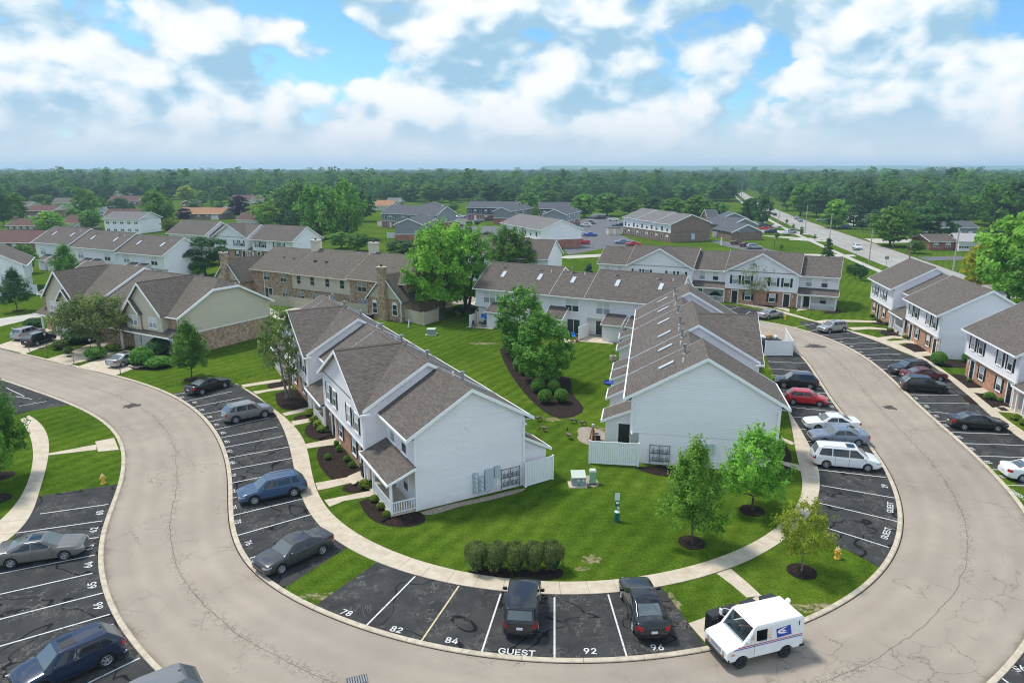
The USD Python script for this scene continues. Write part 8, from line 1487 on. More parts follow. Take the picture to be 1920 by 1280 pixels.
for px, w, h, lf, lab in (((181, 672), 36, 24, 'leaf_mid', 'wide green shrub between the driveways'), ((212, 658), 26, 15, 'leaf_lime', 'lime shrub by the garage drive'), ((268, 686), 40, 40, 'leaf_mid', 'tall leafy shrub beside the silver sedan'), ((302, 664), 46, 34, 'leaf_dark', 'dark leafy shrub at the corner of the tan house'), ((298, 688), 44, 22, 'leaf_mid', 'low spreading shrub in the raised planting bed'), ((64, 613), 32, 18, 'leaf_dark', 'dark clipped bush at the far end of the tan house'), ((113, 654), 26, 18, 'leaf_olive', 'olive shrub on the small lawn by the mailboxes'), ((128, 662), 16, 14, 'leaf_olive', 'small brownish shrub on the small lawn by the mailboxes'), ((152, 640), 60, 24, 'leaf_dark', 'dark shrub mass under the wide olive tree'), ((600, 490), 0, 0, '', '')):
 if w: shrub('loose', lf, px, w, h, lab)
for px, w, h, lab in (((872, 582), 46, 12, 'long dark hedge behind the tall trees'), ((908, 574), 34, 11, 'second part of the long dark hedge behind the tall trees'), ((951, 628), 8, 8, 'small bush by the white shed')): shrub('ball', 'leaf_dark', px, w, h, lab)
shrub('tuft', 'leaf_lime', (634, 572), 22, 9, 'small green shrub behind the tan fence'); shrub('loose', 'leaf_mid', (508, 614), 20, 22, 'green shrub at the corner of the tan gable wall'); shrub('ball', 'leaf_dark', (895, 421), 12, 7, 'round bush on the grey car park, left one'); shrub('ball', 'leaf_dark', (880, 422), 13, 8, 'round bush on the grey car park, lower one'); shrub('ball', 'leaf_dark', (907, 408), 13, 8, 'round bush behind the silver sedan in the grey car park')
for x in (1425, 1440, 1456): shrub('loose', 'leaf_mid', (x, 884), 30, 14, 'low green shrub at the foot of the right gable corner', 'low shrubs at the foot of the right gable corner')
# ------------------------------------------------------------------ street furniture and small things
plain('hydrant_yellow', (0.72, 0.42, 0.05), 0.5); plain('hydrant_cap', (0.62, 0.50, 0.28), 0.5); plain('box_green', (0.20, 0.40, 0.26), 0.6); plain('box_grey_green', (0.24, 0.30, 0.28), 0.6); plain('box_pale', (0.55, 0.60, 0.52), 0.6); plain('station_green', (0.012, 0.10, 0.095), 0.5); plain('sign_pale', (0.60, 0.72, 0.74), 0.4); plain('sign_green', (0.02, 0.22, 0.10), 0.4)
plain('mailbox_black', (0.012, 0.012, 0.014), 0.35); plain('bin_black', (0.014, 0.014, 0.016), 0.5); plain('cardboard', (0.48, 0.29, 0.14), 0.85); plain('bag_white', (0.72, 0.72, 0.72), 0.5); plain('dumpster_steel', (0.035, 0.045, 0.055), 0.5); plain('towel_blue', (0.03, 0.20, 0.62), 0.8); plain('pole_wood', (0.40, 0.36, 0.32), 0.85); plain('pole_brown', (0.16, 0.085, 0.05), 0.85); plain('wire_dark', (0.05, 0.05, 0.05), 0.6); plain('copper_wood', (0.36, 0.16, 0.08), 0.7); plain('condenser_beige', (0.50, 0.45, 0.34), 0.6); plain('mat_brown', (0.20, 0.10, 0.05), 0.9); plain('orange_plastic', (0.6, 0.2, 0.06), 0.5); plain('pink_plastic', (0.5, 0.10, 0.22), 0.5)
plain('goose_brown', (0.16, 0.125, 0.095), 0.85); plain('goose_pale', (0.45, 0.40, 0.33), 0.85); plain('goose_black', (0.012, 0.012, 0.012), 0.6); plain('goose_white', (0.72, 0.72, 0.70), 0.8); mottled('patch_dark', (0.035, 0.03, 0.026), (0.12, 0.10, 0.085), 3.0, 0.9); plain('steel_grate', (0.06, 0.06, 0.06), 0.5, metallic=0.5)
def hydrant(px, label, rot=0.6):
 t = Thing('fire_hydrant', label, 'hydrant', G(*px), rot, 'yellow fire hydrants');
 t.part('body', MB().lathe([(0.001, 0), (0.19, 0), (0.19, 0.05), (0.13, 0.06), (0.125, 0.52), (0.17, 0.53), (0.17, 0.58), (0.14, 0.59)], 16), 'hydrant_yellow', smooth=40); t.part('bonnet', MB().lathe([(0.145, 0.585), (0.135, 0.66), (0.09, 0.73), (0.035, 0.76), (0.035, 0.82), (0.001, 0.825)], 16), 'hydrant_cap', smooth=40)
 for a in (0, PI / 2, PI): d = np.array([math.cos(a), math.sin(a), 0]); r = 0.075 if a == PI / 2 else 0.055; t.part('nozzle', MB().tube([d * 0.10 + [0, 0, 0.42], d * 0.20 + [0, 0, 0.42]], r, 10).tube([d * 0.20 + [0, 0, 0.42], d * 0.235 + [0, 0, 0.42]], r * 1.15, 6), 'hydrant_yellow')
 return t
hydrant((194, 906), 'yellow fire hydrant on the left verge beside the worn bays'); hydrant((1569.5, 1046), 'yellow fire hydrant on the right verge near the yellow green sapling', 2.0); hydrant((1472, 599), 'yellow fire hydrant on the far grass tip beside the silver sedan', 1.2)
# pet waste post
t = Thing('pet_waste_station', 'slim green pet waste post with pale sign and round bin on the lawn', 'waste station', G(1156, 975), 0.0)
t.part('post', MB().box(-0.03, 0.03, 0.03, 0.09, 0, 1.95), 'station_green'); t.part('sign', MB().box(-0.17, 0.17, -0.01, 0.02, 1.50, 2.0), 'sign_pale'); t.part('dispenser', MB().box(-0.14, 0.14, -0.12, 0.02, 1.05, 1.42), 'station_green'); t.part('bag_roll', MB().tube([(-0.10, -0.13, 1.36), (0.10, -0.13, 1.36)], 0.06, 10), 'sign_pale')
t.part('bag', mesh_of(m3.Manifold.batch_hull([m3.Manifold.sphere(0.05, 8).translate(p) for p in ((0.02, -0.15, 1.1), (0.12, -0.15, 0.95), (0.0, -0.15, 1.02))])), 'sign_pale', smooth=40); t.part('bin', MB().lathe([(0.001, 0.02), (0.17, 0.02), (0.175, 0.06), (0.175, 0.66), (0.185, 0.70)], 18, (0, -0.15, 0)), 'station_green', smooth=35); t.part('bin_lid', MB().lathe([(0.19, 0.70), (0.19, 0.74), (0.001, 0.77)], 18, (0, -0.15, 0)), 'sign_pale', smooth=35)
# utility boxes
t = Thing('transformer_box', 'grey green transformer box with white labels on a concrete pad', 'utility box', G(1084, 909), 0.05); t.part('pad', MB().box(-0.75, 0.62, -0.55, 0.5, 0, 0.10), 'concrete'); t.part('cabinet', MB().hexa([(-0.52, -0.35, 0.1), (0.52, -0.35, 0.1), (0.52, 0.38, 0.1), (-0.52, 0.38, 0.1), (-0.52, -0.30, 0.72), (0.52, -0.30, 0.72), (0.52, 0.38, 0.98), (-0.52, 0.38, 0.98)]), 'box_grey_green'); t.part('lid', MB().hexa([(-0.55, -0.36, 0.72), (0.55, -0.36, 0.72), (0.55, 0.42, 1.0), (-0.55, 0.42, 1.0), (-0.55, -0.36, 0.77), (0.55, -0.36, 0.77), (0.55, 0.42, 1.06), (-0.55, 0.42, 1.06)]), 'box_pale')
for x in (-0.12, 0.26): t.part('warning_label', MB().box(x, x + 0.16, -0.365, -0.335, 0.46, 0.62), 'plate')
t.part('padlock', MB().box(-0.02, 0.06, -0.39, -0.34, 0.16, 0.24), 'dark_metal')
t = Thing('utility_pedestal', 'narrow green utility pedestal beside the transformer box', 'utility box', G(1111, 906), 0.0); t.part('base', MB().box(-0.24, 0.24, -0.24, 0.24, 0, 0.12), 'dark_metal'); t.part('cabinet', MB().box(-0.23, 0.23, -0.23, 0.23, 0.12, 1.05), 'box_green'); t.part('cap', MB().hexa([(-0.26, -0.26, 1.05), (0.26, -0.26, 1.05), (0.26, 0.26, 1.05), (-0.26, 0.26, 1.05), (-0.2, -0.2, 1.16), (0.2, -0.2, 1.16), (0.2, 0.2, 1.16), (-0.2, 0.2, 1.16)]), 'box_pale')
t = Thing('transformer_box', 'low grey transformer box on the lawn before the tan fence', 'utility box', G(809, 627), -0.1); t.part('cabinet', MB().box(-0.6, 0.6, -0.5, 0.5, 0.06, 0.8), 'box_grey_green'); t.part('lid', MB().box(-0.63, 0.63, -0.53, 0.53, 0.8, 0.88), 'box_pale'); t.part('pad', MB().box(-0.8, 0.8, -0.7, 0.7, 0, 0.06), 'concrete')
t = Thing('marker_post', 'short leaning white marker post on the lawn', 'post', G(765.5, 614), 0); t.part('post', MB().hexa([(-0.09, -0.05, 0), (0.09, -0.05, 0), (0.09, 0.05, 0), (-0.09, 0.05, 0), (0.05, -0.05, 1.15), (0.22, -0.05, 1.15), (0.22, 0.05, 1.15), (0.05, 0.05, 1.15)]), 'trim_white'); t.part('cap', MB().box(0.05, 0.23, -0.06, 0.06, 1.15, 1.2), 'plate')
# cluster mailboxes and rural mailboxes
def cluster(loc, rot, label):
 t = Thing('cluster_mailbox', label, 'mailbox', (*loc, 0.03), rot, 'black cluster mailboxes'); t.part('pedestal', MB().box(-0.14, 0.14, -0.14, 0.14, 0, 0.45), 'mailbox_black'); t.part('cabinet', MB().box(-0.40, 0.40, -0.24, 0.24, 0.42, 1.52), 'mailbox_black'); t.part('roof', MB().hexa([(-0.44, -0.28, 1.52), (0.44, -0.28, 1.52), (0.44, 0.28, 1.52), (-0.44, 0.28, 1.52), (-0.42, -0.26, 1.60), (0.42, -0.26, 1.60), (0.42, 0.26, 1.56), (-0.42, 0.26, 1.56)]), 'dark_metal')
 for c in range(2):
  for r in range(6):
   d = t.part('mail_door', MB().box(-0.37 + c * 0.38, -0.02 + c * 0.38, -0.255, -0.24, 0.47 + r * 0.17, 0.61 + r * 0.17), 'mailbox_black'); t.part('lock', MB().box(-0.07 + c * 0.38, -0.04 + c * 0.38, -0.265, -0.255, 0.52 + r * 0.17, 0.55 + r * 0.17), 'plate', under=d)
a, b = G(1337, 1180), G(1444, 1146); dm_ = (b - a) / np.linalg.norm(b - a); rt_ = math.atan2(dm_[1], dm_[0])
for k, lab in enumerate(('leftmost black cluster mailbox, in full view left of the mail truck', 'black cluster mailbox just behind the windscreen of the mail truck', 'black cluster mailbox of which only the top shows over the middle of the truck roof', 'black cluster mailbox of which only the top shows over the rear of the truck roof')):
 cluster(G(*((1341, 1147), (1368, 1139.5), (1404, 1129), (1441, 1119.5))[k], 1.58), rt_, lab)
def rural(px, rot, label, arm=True):
 t = Thing('rural_mailbox', label, 'mailbox', G(*px), rot); t.part('post', MB().box(-0.05, 0.05, -0.05, 0.05, 0, 1.35), 'wood_post'); t.part('arm', MB().box(-0.55, 0.1, -0.04, 0.04, 0.95, 1.03), 'wood_post'); m = MB(); P = [(0.10 * math.cos(x), 1.14 + 0.10 * math.sin(x)) for x in np.linspace(0, PI, 8)] + [(-0.10, 1.03), (0.10, 1.03)]
 A, B = [(-0.62, y, z) for y, z in P], [(-0.12, y, z) for y, z in P]; m.poly(A[::-1]); m.poly(B)
 for i in range(len(P)): j = (i + 1) % len(P); m.poly([A[i], A[j], B[j], B[i]])
 t.part('box', m, 'mailbox_black'); t.part('flag', MB().box(-0.4, -0.38, 0.10, 0.12, 1.1, 1.3), 'tail_lamp')
rural((86, 668), 0.4, 'black mailbox on a pale wooden post, left one on the driveway verge'); rural((139, 683), 0.4, 'dark brown mailbox on a pale wooden post, right one on the driveway verge')
for px, lab in (((55, 658), 'short dark driveway post beside the black crossover'), ((226, 701), 'short dark driveway post beside the silver sedan')):
 t = Thing('driveway_post', lab, 'post', G(*px), 0); t.part('post', MB().cyl(0, 0, 0, 0.9, 0.05, 8), 'pole_brown'); t.part('reflector', MB().box(-0.07, 0.07, -0.06, 0.06, 0.8, 1.0), 'dark_metal')
for px, lab in (((88, 652), 'thin black yard lamp beside the far left driveway'), ((172, 664), 'thin black yard lamp between the driveways'), ((122, 660), 'thin black yard lamp among the shrubs by the mailboxes'), ((28, 640), 'thin black yard lamp behind the silver crossover at the far left')):
 t = Thing('yard_lamp', lab, 'lamp post', G(*px), 0); t.part('post', MB().cyl(0, 0, 0, 1.75, 0.035, 8), 'dark_metal'); t.part('lantern', MB().lathe([(0.05, 1.75), (0.11, 1.80), (0.13, 2.05), (0.16, 2.07), (0.03, 2.2)], 8), 'meter_glass'); t.part('lantern_cap', MB().lathe([(0.17, 2.07), (0.05, 2.2), (0.001, 2.24)], 8), 'dark_metal')
t = Thing('wheeled_bin', 'black wheeled refuse bin against the brick strip by the near porch', 'bin', G(685, 893), -1.07); t.part('body', MB().hexa([(-0.24, -0.26, 0.06), (0.24, -0.26, 0.06), (0.24, 0.26, 0.06), (-0.24, 0.26, 0.06), (-0.30, -0.34, 0.98), (0.30, -0.34, 0.98), (0.30, 0.34, 0.98), (-0.30, 0.34, 0.98)]), 'bin_black'); t.part('lid', MB().hexa([(-0.32, -0.38, 0.98), (0.32, -0.38, 0.98), (0.32, 0.38, 0.98), (-0.32, 0.38, 0.98), (-0.28, -0.32, 1.08), (0.28, -0.32, 1.08), (0.28, 0.36, 1.06), (-0.28, 0.36, 1.06)]), 'bin_black')
for s in (-1, 1): t.part('wheel', MB().tube([(s * 0.28, 0.28, 0.1), (s * 0.33, 0.28, 0.1)], 0.1, 10), 'tyre')
def condenser(px, label, m='bin_black', rot=0.2, s=1.0):
 t = Thing('condenser', label, 'air conditioner', G(*px), rot, s=s); b = MB().box(-0.42, 0.42, -0.42, 0.42, 0.06, 0.78)
 for k in range(9):
  for q in (-1, 1): b.box(-0.40 + k * 0.092, -0.37 + k * 0.092, *sorted((q * 0.42, q * 0.435)), 0.1, 0.74); b.box(*sorted((q * 0.42, q * 0.435)), -0.40 + k * 0.092, -0.37 + k * 0.092, 0.1, 0.74)
 t.part('housing', b, m); t.part('top', MB().box(-0.44, 0.44, -0.44, 0.44, 0.78, 0.83), m if m != 'bin_black' else 'grey_metal'); t.part('fan_guard', MB().lathe([(0.30, 0.83), (0.28, 0.86), (0.001, 0.865)], 16), 'dark_metal')
condenser((1002, 853), 'black condenser on gravel behind the near gable corner'); condenser((1118, 826), 'dark condenser beside leaning wooden planks', rot=-0.1, s=0.8); condenser((1149, 676), 'beige condenser beside the narrow shed', 'condenser_beige', 0.3, 0.8); condenser((694, 598), 'dark condenser at the foot of the brick chimney', rot=-0.5)
# white vinyl fences: posts, rails, every slat
def fence(name, label, pa, pb, h=1.95, slat=0.165, m='vinyl_white', posts=2, rails=True, group=None, ground=None):
 A, B = (np.array(pa, float), np.array(pb, float)); L = float(np.linalg.norm(B - A)); t = Thing(name, label, 'fence', (*A, 0), math.atan2(*((B - A)[::-1])), group)
 n = max(2, int(L / slat));
 if n <= 120:
  for k in range(n): x = L * k / n; t.part('slat', MB().box(x + 0.008, x + L / n - 0.008, -0.022, 0.022, 0.08, h - 0.05 + (0.0 if k % 2 else 0.004)), m)
 if rails: t.part('rail', MB().box(0, L, -0.04, 0.04, h - 0.06, h + 0.02), m); t.part('rail', MB().box(0, L, -0.04, 0.04, 0.06, 0.16), m)
 for k in range(posts): x = L * k / max(1, posts - 1); p = t.part('post', MB().box(x - 0.065, x + 0.065, -0.065, 0.065, 0, h + 0.06), m); t.part('post_cap', MB().hexa([(x - 0.08, -0.08, h + 0.06), (x + 0.08, -0.08, h + 0.06), (x + 0.08, 0.08, h + 0.06), (x - 0.08, 0.08, h + 0.06), (x - 0.01, -0.01, h + 0.12), (x + 0.01, -0.01, h + 0.12), (x + 0.01, 0.01, h + 0.12), (x - 0.01, 0.01, h + 0.12)]), m, under=p)
 return t
fence('privacy_fence', 'white vinyl fence panel joining the left gable wall', G(985, 913), G(1036, 898)); fence('privacy_fence', 'white vinyl fence panel before the dark shed door, left of the right gable wall', G(1104.6, 868.6), G(1196, 874)); fence('privacy_fence', 'white divider fence between the two middle patios', G(1085, 638), G(1102.5, 630), 1.9); fence('privacy_fence', 'white divider fence at the left patio', G(881, 614), G(896.5, 607.5), 1.9); fence('privacy_fence', 'small white fence piece between two sheds', G(1146, 748), G(1166, 748), 1.5); fence('privacy_fence', 'white fence at the dumpster beside the red pickup', G(1063, 461), G(1077, 461), 2.0, 0.4)
fence('privacy_fence', 'long white fence before the nearest grey stepped gable', G(1336, 445), G(1396, 445), 2.0, 0.5, posts=4); fence('privacy_fence', 'white fence behind the long brown brick block', G(1335, 431), G(1368, 433), 2.0, 0.5, posts=3); fence('privacy_fence', 'small white fence at the grey gable by the field', G(726, 447), G(740, 447), 2.0, 0.4); fence('privacy_fence', 'small white fence at the end of the long grey house', G(708, 424), G(716, 424), 2.0, 0.4); fence('privacy_fence', 'small white fence on the far left lawn', G(56, 550), G(71, 553), 1.9, 0.3)
fence('tan_fence', 'long tan board fence before the brick and tan house', G(506, 572), G(690, 592), 1.9, 0.30, 'fence_tan', 6, False); fence('tan_fence', 'tan board fence side of the corner yard, facing the court', G(757, 602), G(795, 611), 2.1, 0.25, 'fence_tan', 2, False); fence('tan_fence', 'tan board fence end of the corner yard, beside the tall trees', G(795, 611), G(822, 602), 2.1, 0.25, 'fence_tan', 2, False)
fence('chain_fence', 'thin black fence at the edge of the mown field', G(692, 452), G(712, 456), 1.3, 0.5, 'dark_metal', 5)
# dumpster and its enclosure
ea, eb, ec = G(1434, 667), G(1485, 667), G(1466.5, 634); fence('dumpster_fence', 'white enclosure front facing the empty bays', ea, eb, 1.95, 0.3); fence('dumpster_fence', 'white enclosure side with its open gate', eb, eb + (ec - eb) * 0.75, 1.95, 0.3)
dc = (ea + eb) / 2 + np.array([-0.6, 2.2]); t = Thing('dumpster', 'dark steel dumpster heaped with rubbish behind the white enclosure', 'dumpster', dc, 0.05); t.part('body', MB().hexa([(-1.1, -0.8, 0.15), (1.1, -0.8, 0.15), (1.1, 0.8, 0.15), (-1.1, 0.8, 0.15), (-1.25, -0.95, 1.75), (1.25, -0.95, 1.75), (1.25, 0.95, 1.85), (-1.25, 0.95, 1.85)]), 'dumpster_steel'); t.part('rim', MB().box(-1.3, 1.3, -1.0, -0.9, 1.70, 1.80).box(-1.3, 1.3, 0.9, 1.0, 1.78, 1.88), 'dumpster_steel')
for dx, dy, s, rz, m, lab in ((-0.15, 0.1, 0.75, 0.5, 'cardboard', 'tilted brown cardboard box on the dumpster heap'), (0.35, 0.2, 0.5, 1.1, 'cardboard', 'smaller brown cardboard box on the dumpster heap')):
 t = Thing('cardboard_box', lab, 'box', (dc[0] + dx, dc[1] + dy, 1.8), rz); t.part('carton', MB().hexa([(-s / 2, -s * 0.4, 0), (s / 2, -s * 0.4, 0.12), (s / 2, s * 0.4, 0.2), (-s / 2, s * 0.4, 0.05), (-s / 2 - 0.08, -s * 0.4, s * 0.55), (s / 2 - 0.08, -s * 0.4, s * 0.6), (s / 2 - 0.08, s * 0.4, s * 0.7), (-s / 2 - 0.08, s * 0.4, s * 0.6)]), m); t.part('flap', MB().quad((s / 2 - 0.08, -s * 0.4, s * 0.6), (s / 2 + 0.2, -s * 0.4, s * 0.75), (s / 2 + 0.2, s * 0.4, s * 0.8), (s / 2 - 0.08, s * 0.4, s * 0.7)), m)
for dx, dy, r, lab in ((-0.85, 0.0, 0.32, 'white rubbish bag at the left of the dumpster heap'), (0.75, 0.1, 0.26, 'white rubbish bag at the right of the dumpster heap')):
 rngb = np.random.default_rng(int(r * 100)); single('rubbish_bag', mesh_of(m3.Manifold.batch_hull([m3.Manifold.sphere(r * 0.4, 10).translate([dc[0] + dx + a, dc[1] + dy + b, 1.95 + c]) for a, b, c in rngb.uniform(-r, r, (9, 3)) * [1, 1, 0.6]])), 'bag_white', lab, 'bag', smooth=40)
# poles, wires, lamps, signs along the main road
def pole(px, top_y, label, m='pole_wood', arms=1, r=0.16, lamp=False, name='utility_pole', trans=False):
 g = G(*px); ry = (640 - top_y) / FOC; h = EYE + g[1] * (-SP + ry * CP) / (CP + ry * SP); t = Thing(name, label, 'pole', g, 1.15); t.part('mast', MB().tube([(0, 0, 0), (0, 0, h)], [r, r * 0.65], 10), m)
 for k in range(arms):
  z = h - 0.5 - k * 1.0; t.part('crossarm', MB().box(-1.1, 1.1, -0.06, 0.06, z, z + 0.12), m)
  for x in (-1.0, -0.4, 0.4, 1.0): t.part('insulator', MB().cyl(x, 0, z + 0.12, z + 0.32, 0.05, 6), 'grey_metal')
 if trans: t.part('transformer_can', MB().cyl(0.35, 0, h - 3.2, h - 2.2, 0.24, 10), 'grey_metal')
 if lamp: t.part('lamp_arm', MB().tube([(0, 0, h - 1.2), (1.2, 0, h - 0.7), (2.2, 0, h - 0.7)], 0.04, 6), 'grey_metal'); t.part('lamp_head', MB().box(2.0, 2.7, -0.12, 0.12, h - 0.78, h - 0.62), 'grey_metal')
 return np.array([g[0], g[1], h])
main_line = [pole((1459.6, 419), 380, 'grey utility pole farthest up the main road', lamp=True), pole((1509, 438), 385, 'grey utility pole beside the sapling lawn', trans=False), pole((1555, 450), 402, 'grey utility pole with a can transformer beside the lawn', trans=True), pole((1629, 492), 431, 'grey utility pole at the lane junction')]
other = [pole((1502, 405), 344, 'far utility pole before the woods', arms=2), pole((1562, 425), 383, 'utility pole by the blue crossover', lamp=True), pole((1674, 463), 415, 'pale utility pole by the broad tree'), pole((1705, 487), 441, 'brown utility pole at the brick ranch house', 'pole_brown', trans=True), pole((1787, 507), 428, 'tall pale utility pole near the golden tree', r=0.2, arms=2)]
third = [pole((1051, 365), 342, 'far pole above the apartment roofs, leftmost'), pole((1180, 366), 345, 'far pole above the apartment roofs, middle'), pole((1330, 366), 344, 'far pole above the apartment roofs, right'), pole((1389, 379), 342, 'tall far pole at the head of the main road', r=0.25), pole((1300, 360), 346, 'far pole among the woods')]
def wires(P, label, offs=(-0.9, 0.9), sag=0.9):
 t = Thing('overhead_wires', label, 'wires', (0, 0, 0))
 for a, b in zip(P[:-1], P[1:]):
  for o in offs:
   d = (b - a)[:2] / np.linalg.norm((b - a)[:2]); nrm = np.array([-d[1], d[0], 0]) * o; s = np.linspace(0, 1, 12); pts = [a + (b - a) * x + nrm + [0, 0, -0.2 - sag * 4 * x * (1 - x)] for x in s]; t.part('wire', MB().tube(pts, 0.022, 4, cap=False), 'wire_dark')
wires(main_line, 'overhead wires along the near side of the main road'); wires([other[1], other[2], other[3], other[4]], 'overhead wires on the far side of the main road'); wires([third[0], third[1], third[2], third[3]], 'thin overhead wires above the distant woods', (0.0,))
for px, ty, lab in (((1384, 452), 431, 'black street lamp beside the access lane'), ((1451, 467), 443, 'black street lamp on the roadside lawn'), ((902, 441), 430, 'black street lamp on the grey car park')):
 g = G(*px); ry = (640 - ty) / FOC; h = EYE + g[1] * (-SP + ry * CP) / (CP + ry * SP); t = Thing('street_lamp', lab, 'street lamp', g, 0); t.part('post', MB().tube([(0, 0, 0), (0, 0, h - 0.7)], [0.09, 0.06], 8), 'dark_metal'); t.part('lantern', MB().lathe([(0.06, h - 0.7), (0.2, h - 0.5), (0.22, h - 0.15), (0.05, h)], 8), 'meter_glass'); t.part('lantern_cap', MB().lathe([(0.26, h - 0.16), (0.04, h + 0.05), (0.001, h + 0.1)], 8), 'dark_metal')
t = Thing('street_sign', 'small green street name sign at the lane junction', 'sign', G(1604, 487), -0.5); t.part('post', MB().cyl(0, 0, 0, 2.7, 0.04, 6), 'grey_metal'); t.part('blade', MB().box(-0.8, 0.8, -0.02, 0.02, 2.4, 2.72), 'sign_green')
t = Thing('road_sign', 'grey back of a road sign on the roadside pavement', 'sign', G(1661, 500), -0.4); t.part('post', MB().cyl(0, 0, 0, 2.4, 0.04, 6), 'grey_metal'); t.part('plate', MB().box(-0.45, 0.45, -0.02, 0.02, 1.8, 2.6), 'galvanised')
t = Thing('marker_post', 'white marker post beside the access lane', 'post', G(1352, 460), 0); t.part('post', MB().box(-0.14, 0.14, -0.14, 0.14, 0, 2.2), 'trim_white'); t.part('cap', MB().hexa([(-0.2, -0.2, 2.2), (0.2, -0.2, 2.2), (0.2, 0.2, 2.2), (-0.2, 0.2, 2.2), (-0.05, -0.05, 2.4), (0.05, -0.05, 2.4), (0.05, 0.05, 2.4), (-0.05, 0.05, 2.4)]), 'trim_white')
g = G(119, 331); t = Thing('radio_tower', 'slim lattice radio tower on the left horizon', 'tower', (g[0], g[1], 0), 0.3); Hm = 23.3 + 0.0026 * g[1]; tm = MB()
for sx, sy in ((-1, -1), (1, -1), (0, 1)): tm.tube([(sx * 0.7, sy * 0.7, 0), (sx * 0.45, sy * 0.45, Hm)], 0.18, 4)
for k in range(16):
 z = Hm * (k + 0.5) / 16; tm.tube([(-0.6, -0.6, z), (0.6, -0.6, z + 1)], 0.07, 4).tube([(0.6, -0.6, z), (0, 0.6, z + 1)], 0.07, 4)
t.part('mast', tm, 'grey_metal'); t.part('antenna_ring', MB().lathe([(1.6, Hm - 2.5), (1.9, Hm - 2.4), (1.9, Hm - 1.2), (1.6, Hm - 1.1)], 10), 'grey_metal')
t = Thing('shed', 'small beige shed beside the brown brick block', 'shed', G(1152, 441), 0.1); t.part('wall', MB().box(-2.2, 2.2, 0, 3, 0, 2.6), 'siding_cream'); t.part('roof', MB().box(-2.4, 2.4, -0.2, 3.2, 2.6, 2.8), 'shingle_midgrey'); t.part('door', MB().box(-0.5, 0.5, -0.04, 0.0, 0.05, 2.1), 'door_white')
# geese on the lawn
def goose(px, rot, label, head='up', s=1.0):
 t = Thing('goose', label, 'goose', G(*px), rot, s=s); S = lambda x, y, z, r: m3.Manifold.sphere(r, 14).translate([x, y, z]); h0 = 0.27
 trunk = [m3.Manifold.batch_hull([S(-0.30, 0, h0 + 0.06, 0.035), S(-0.12, 0, h0 + 0.05, 0.115), S(0.05, 0, h0 + 0.04, 0.135)]), m3.Manifold.batch_hull([S(0.05, 0, h0 + 0.04, 0.135), S(0.19, 0, h0 + 0.08, 0.085)])]
 nk = [(0.19, 0.11, 0.07), (0.25, 0.22, 0.045), (0.25, 0.36, 0.033), (0.26, 0.46, 0.036), (0.305, 0.475, 0.034)] if head == 'up' else [(0.19, 0.10, 0.07), (0.29, 0.06, 0.045), (0.37, -0.06, 0.034), (0.41, -0.17, 0.036), (0.44, -0.19, 0.032)]
 neck = [m3.Manifold.batch_hull([S(a[0], 0, h0 + a[1], a[2]), S(b[0], 0, h0 + b[1], b[2])]) for a, b in zip(nk[1:-1], nk[2:])]; base = [m3.Manifold.batch_hull([S(nk[0][0], 0, h0 + nk[0][1], nk[0][2]), S(nk[1][0], 0, h0 + nk[1][1], nk[1][2])])]
 legs = [m3.Manifold.batch_hull([S(-0.02 + d, y, z, r), S(-0.02 + d2, y, z2, r2)]) for y in (-0.06, 0.06) for d, z, r, d2, z2, r2 in ((0, 0.20, 0.03, -0.03, 0.13, 0.014), (-0.03, 0.13, 0.014, 0.0, 0.02, 0.011), (0.0, 0.014, 0.012, 0.08, 0.010, 0.010))]
 t.part('body', fuse(trunk + base + neck + legs, 4, 0.025), 'goose_brown', smooth=60)
 t.part('neck_and_head', fuse([m.translate([0, 0, 0]) for m in [m3.Manifold.batch_hull([S(a[0], 0, h0 + a[1], a[2] + 0.005), S(b[0], 0, h0 + b[1], b[2] + 0.005)]) for a, b in zip(nk[1:-1], nk[2:])]], 2, 0.02), 'goose_black', smooth=60)
 hx, hz = nk[-1][0], h0 + nk[-1][1]; dx, dz = (1, -0.1) if head == 'up' else (0.7, -0.7); t.part('beak', MB().tube([(hx + dx * 0.02, 0, hz + dz * 0.02), (hx + dx * 0.085, 0, hz + dz * 0.085)], [0.018, 0.007], 6), 'goose_black'); t.part('cheek_patch', mesh_of(S(nk[-2][0] + 0.012, 0, h0 + nk[-2][1] - 0.012, 0.040) - mbox(-2, 2, -0.02, 0.02, -2, 2)), 'goose_white', smooth=60)
 for q in (-1, 1): t.part('wing', fuse([m3.Manifold.batch_hull([S(0.06, q * 0.10, h0 + 0.09, 0.055), S(-0.10, q * 0.10, h0 + 0.10, 0.05), S(-0.34, q * 0.03, h0 + 0.10, 0.02)])], 2, 0.03), 'goose_brown', smooth=60)
 t.part('tail', mesh_of(m3.Manifold.batch_hull([S(-0.28, -0.05, h0 + 0.07, 0.02), S(-0.28, 0.05, h0 + 0.07, 0.02), S(-0.42, 0.0, h0 + 0.08, 0.012)])), 'goose_black', smooth=40); t.part('breast', fuse([m3.Manifold.batch_hull([S(0.18, 0, h0 + 0.06, 0.087), S(0.10, 0, h0 + 0.0, 0.11)])], 2, 0.03), 'goose_pale', smooth=60)
goose((1066, 822), 1.9, 'goose standing upright on the lawn between the two rows', s=1.25); goose((1009, 789), 0.8, 'goose grazing below the eave of the left townhouse', 'down', 1.1); goose((1019.5, 808.5), 2.6, 'goose grazing just above the black condenser', 'down', 1.1); goose((1073, 793), -0.4, 'dark goose grazing at the tip of the courtyard bed', 'down', 1.1); goose((1092, 797), 0.4, 'goose grazing by the pale gravel patch', 'down', 1.0)
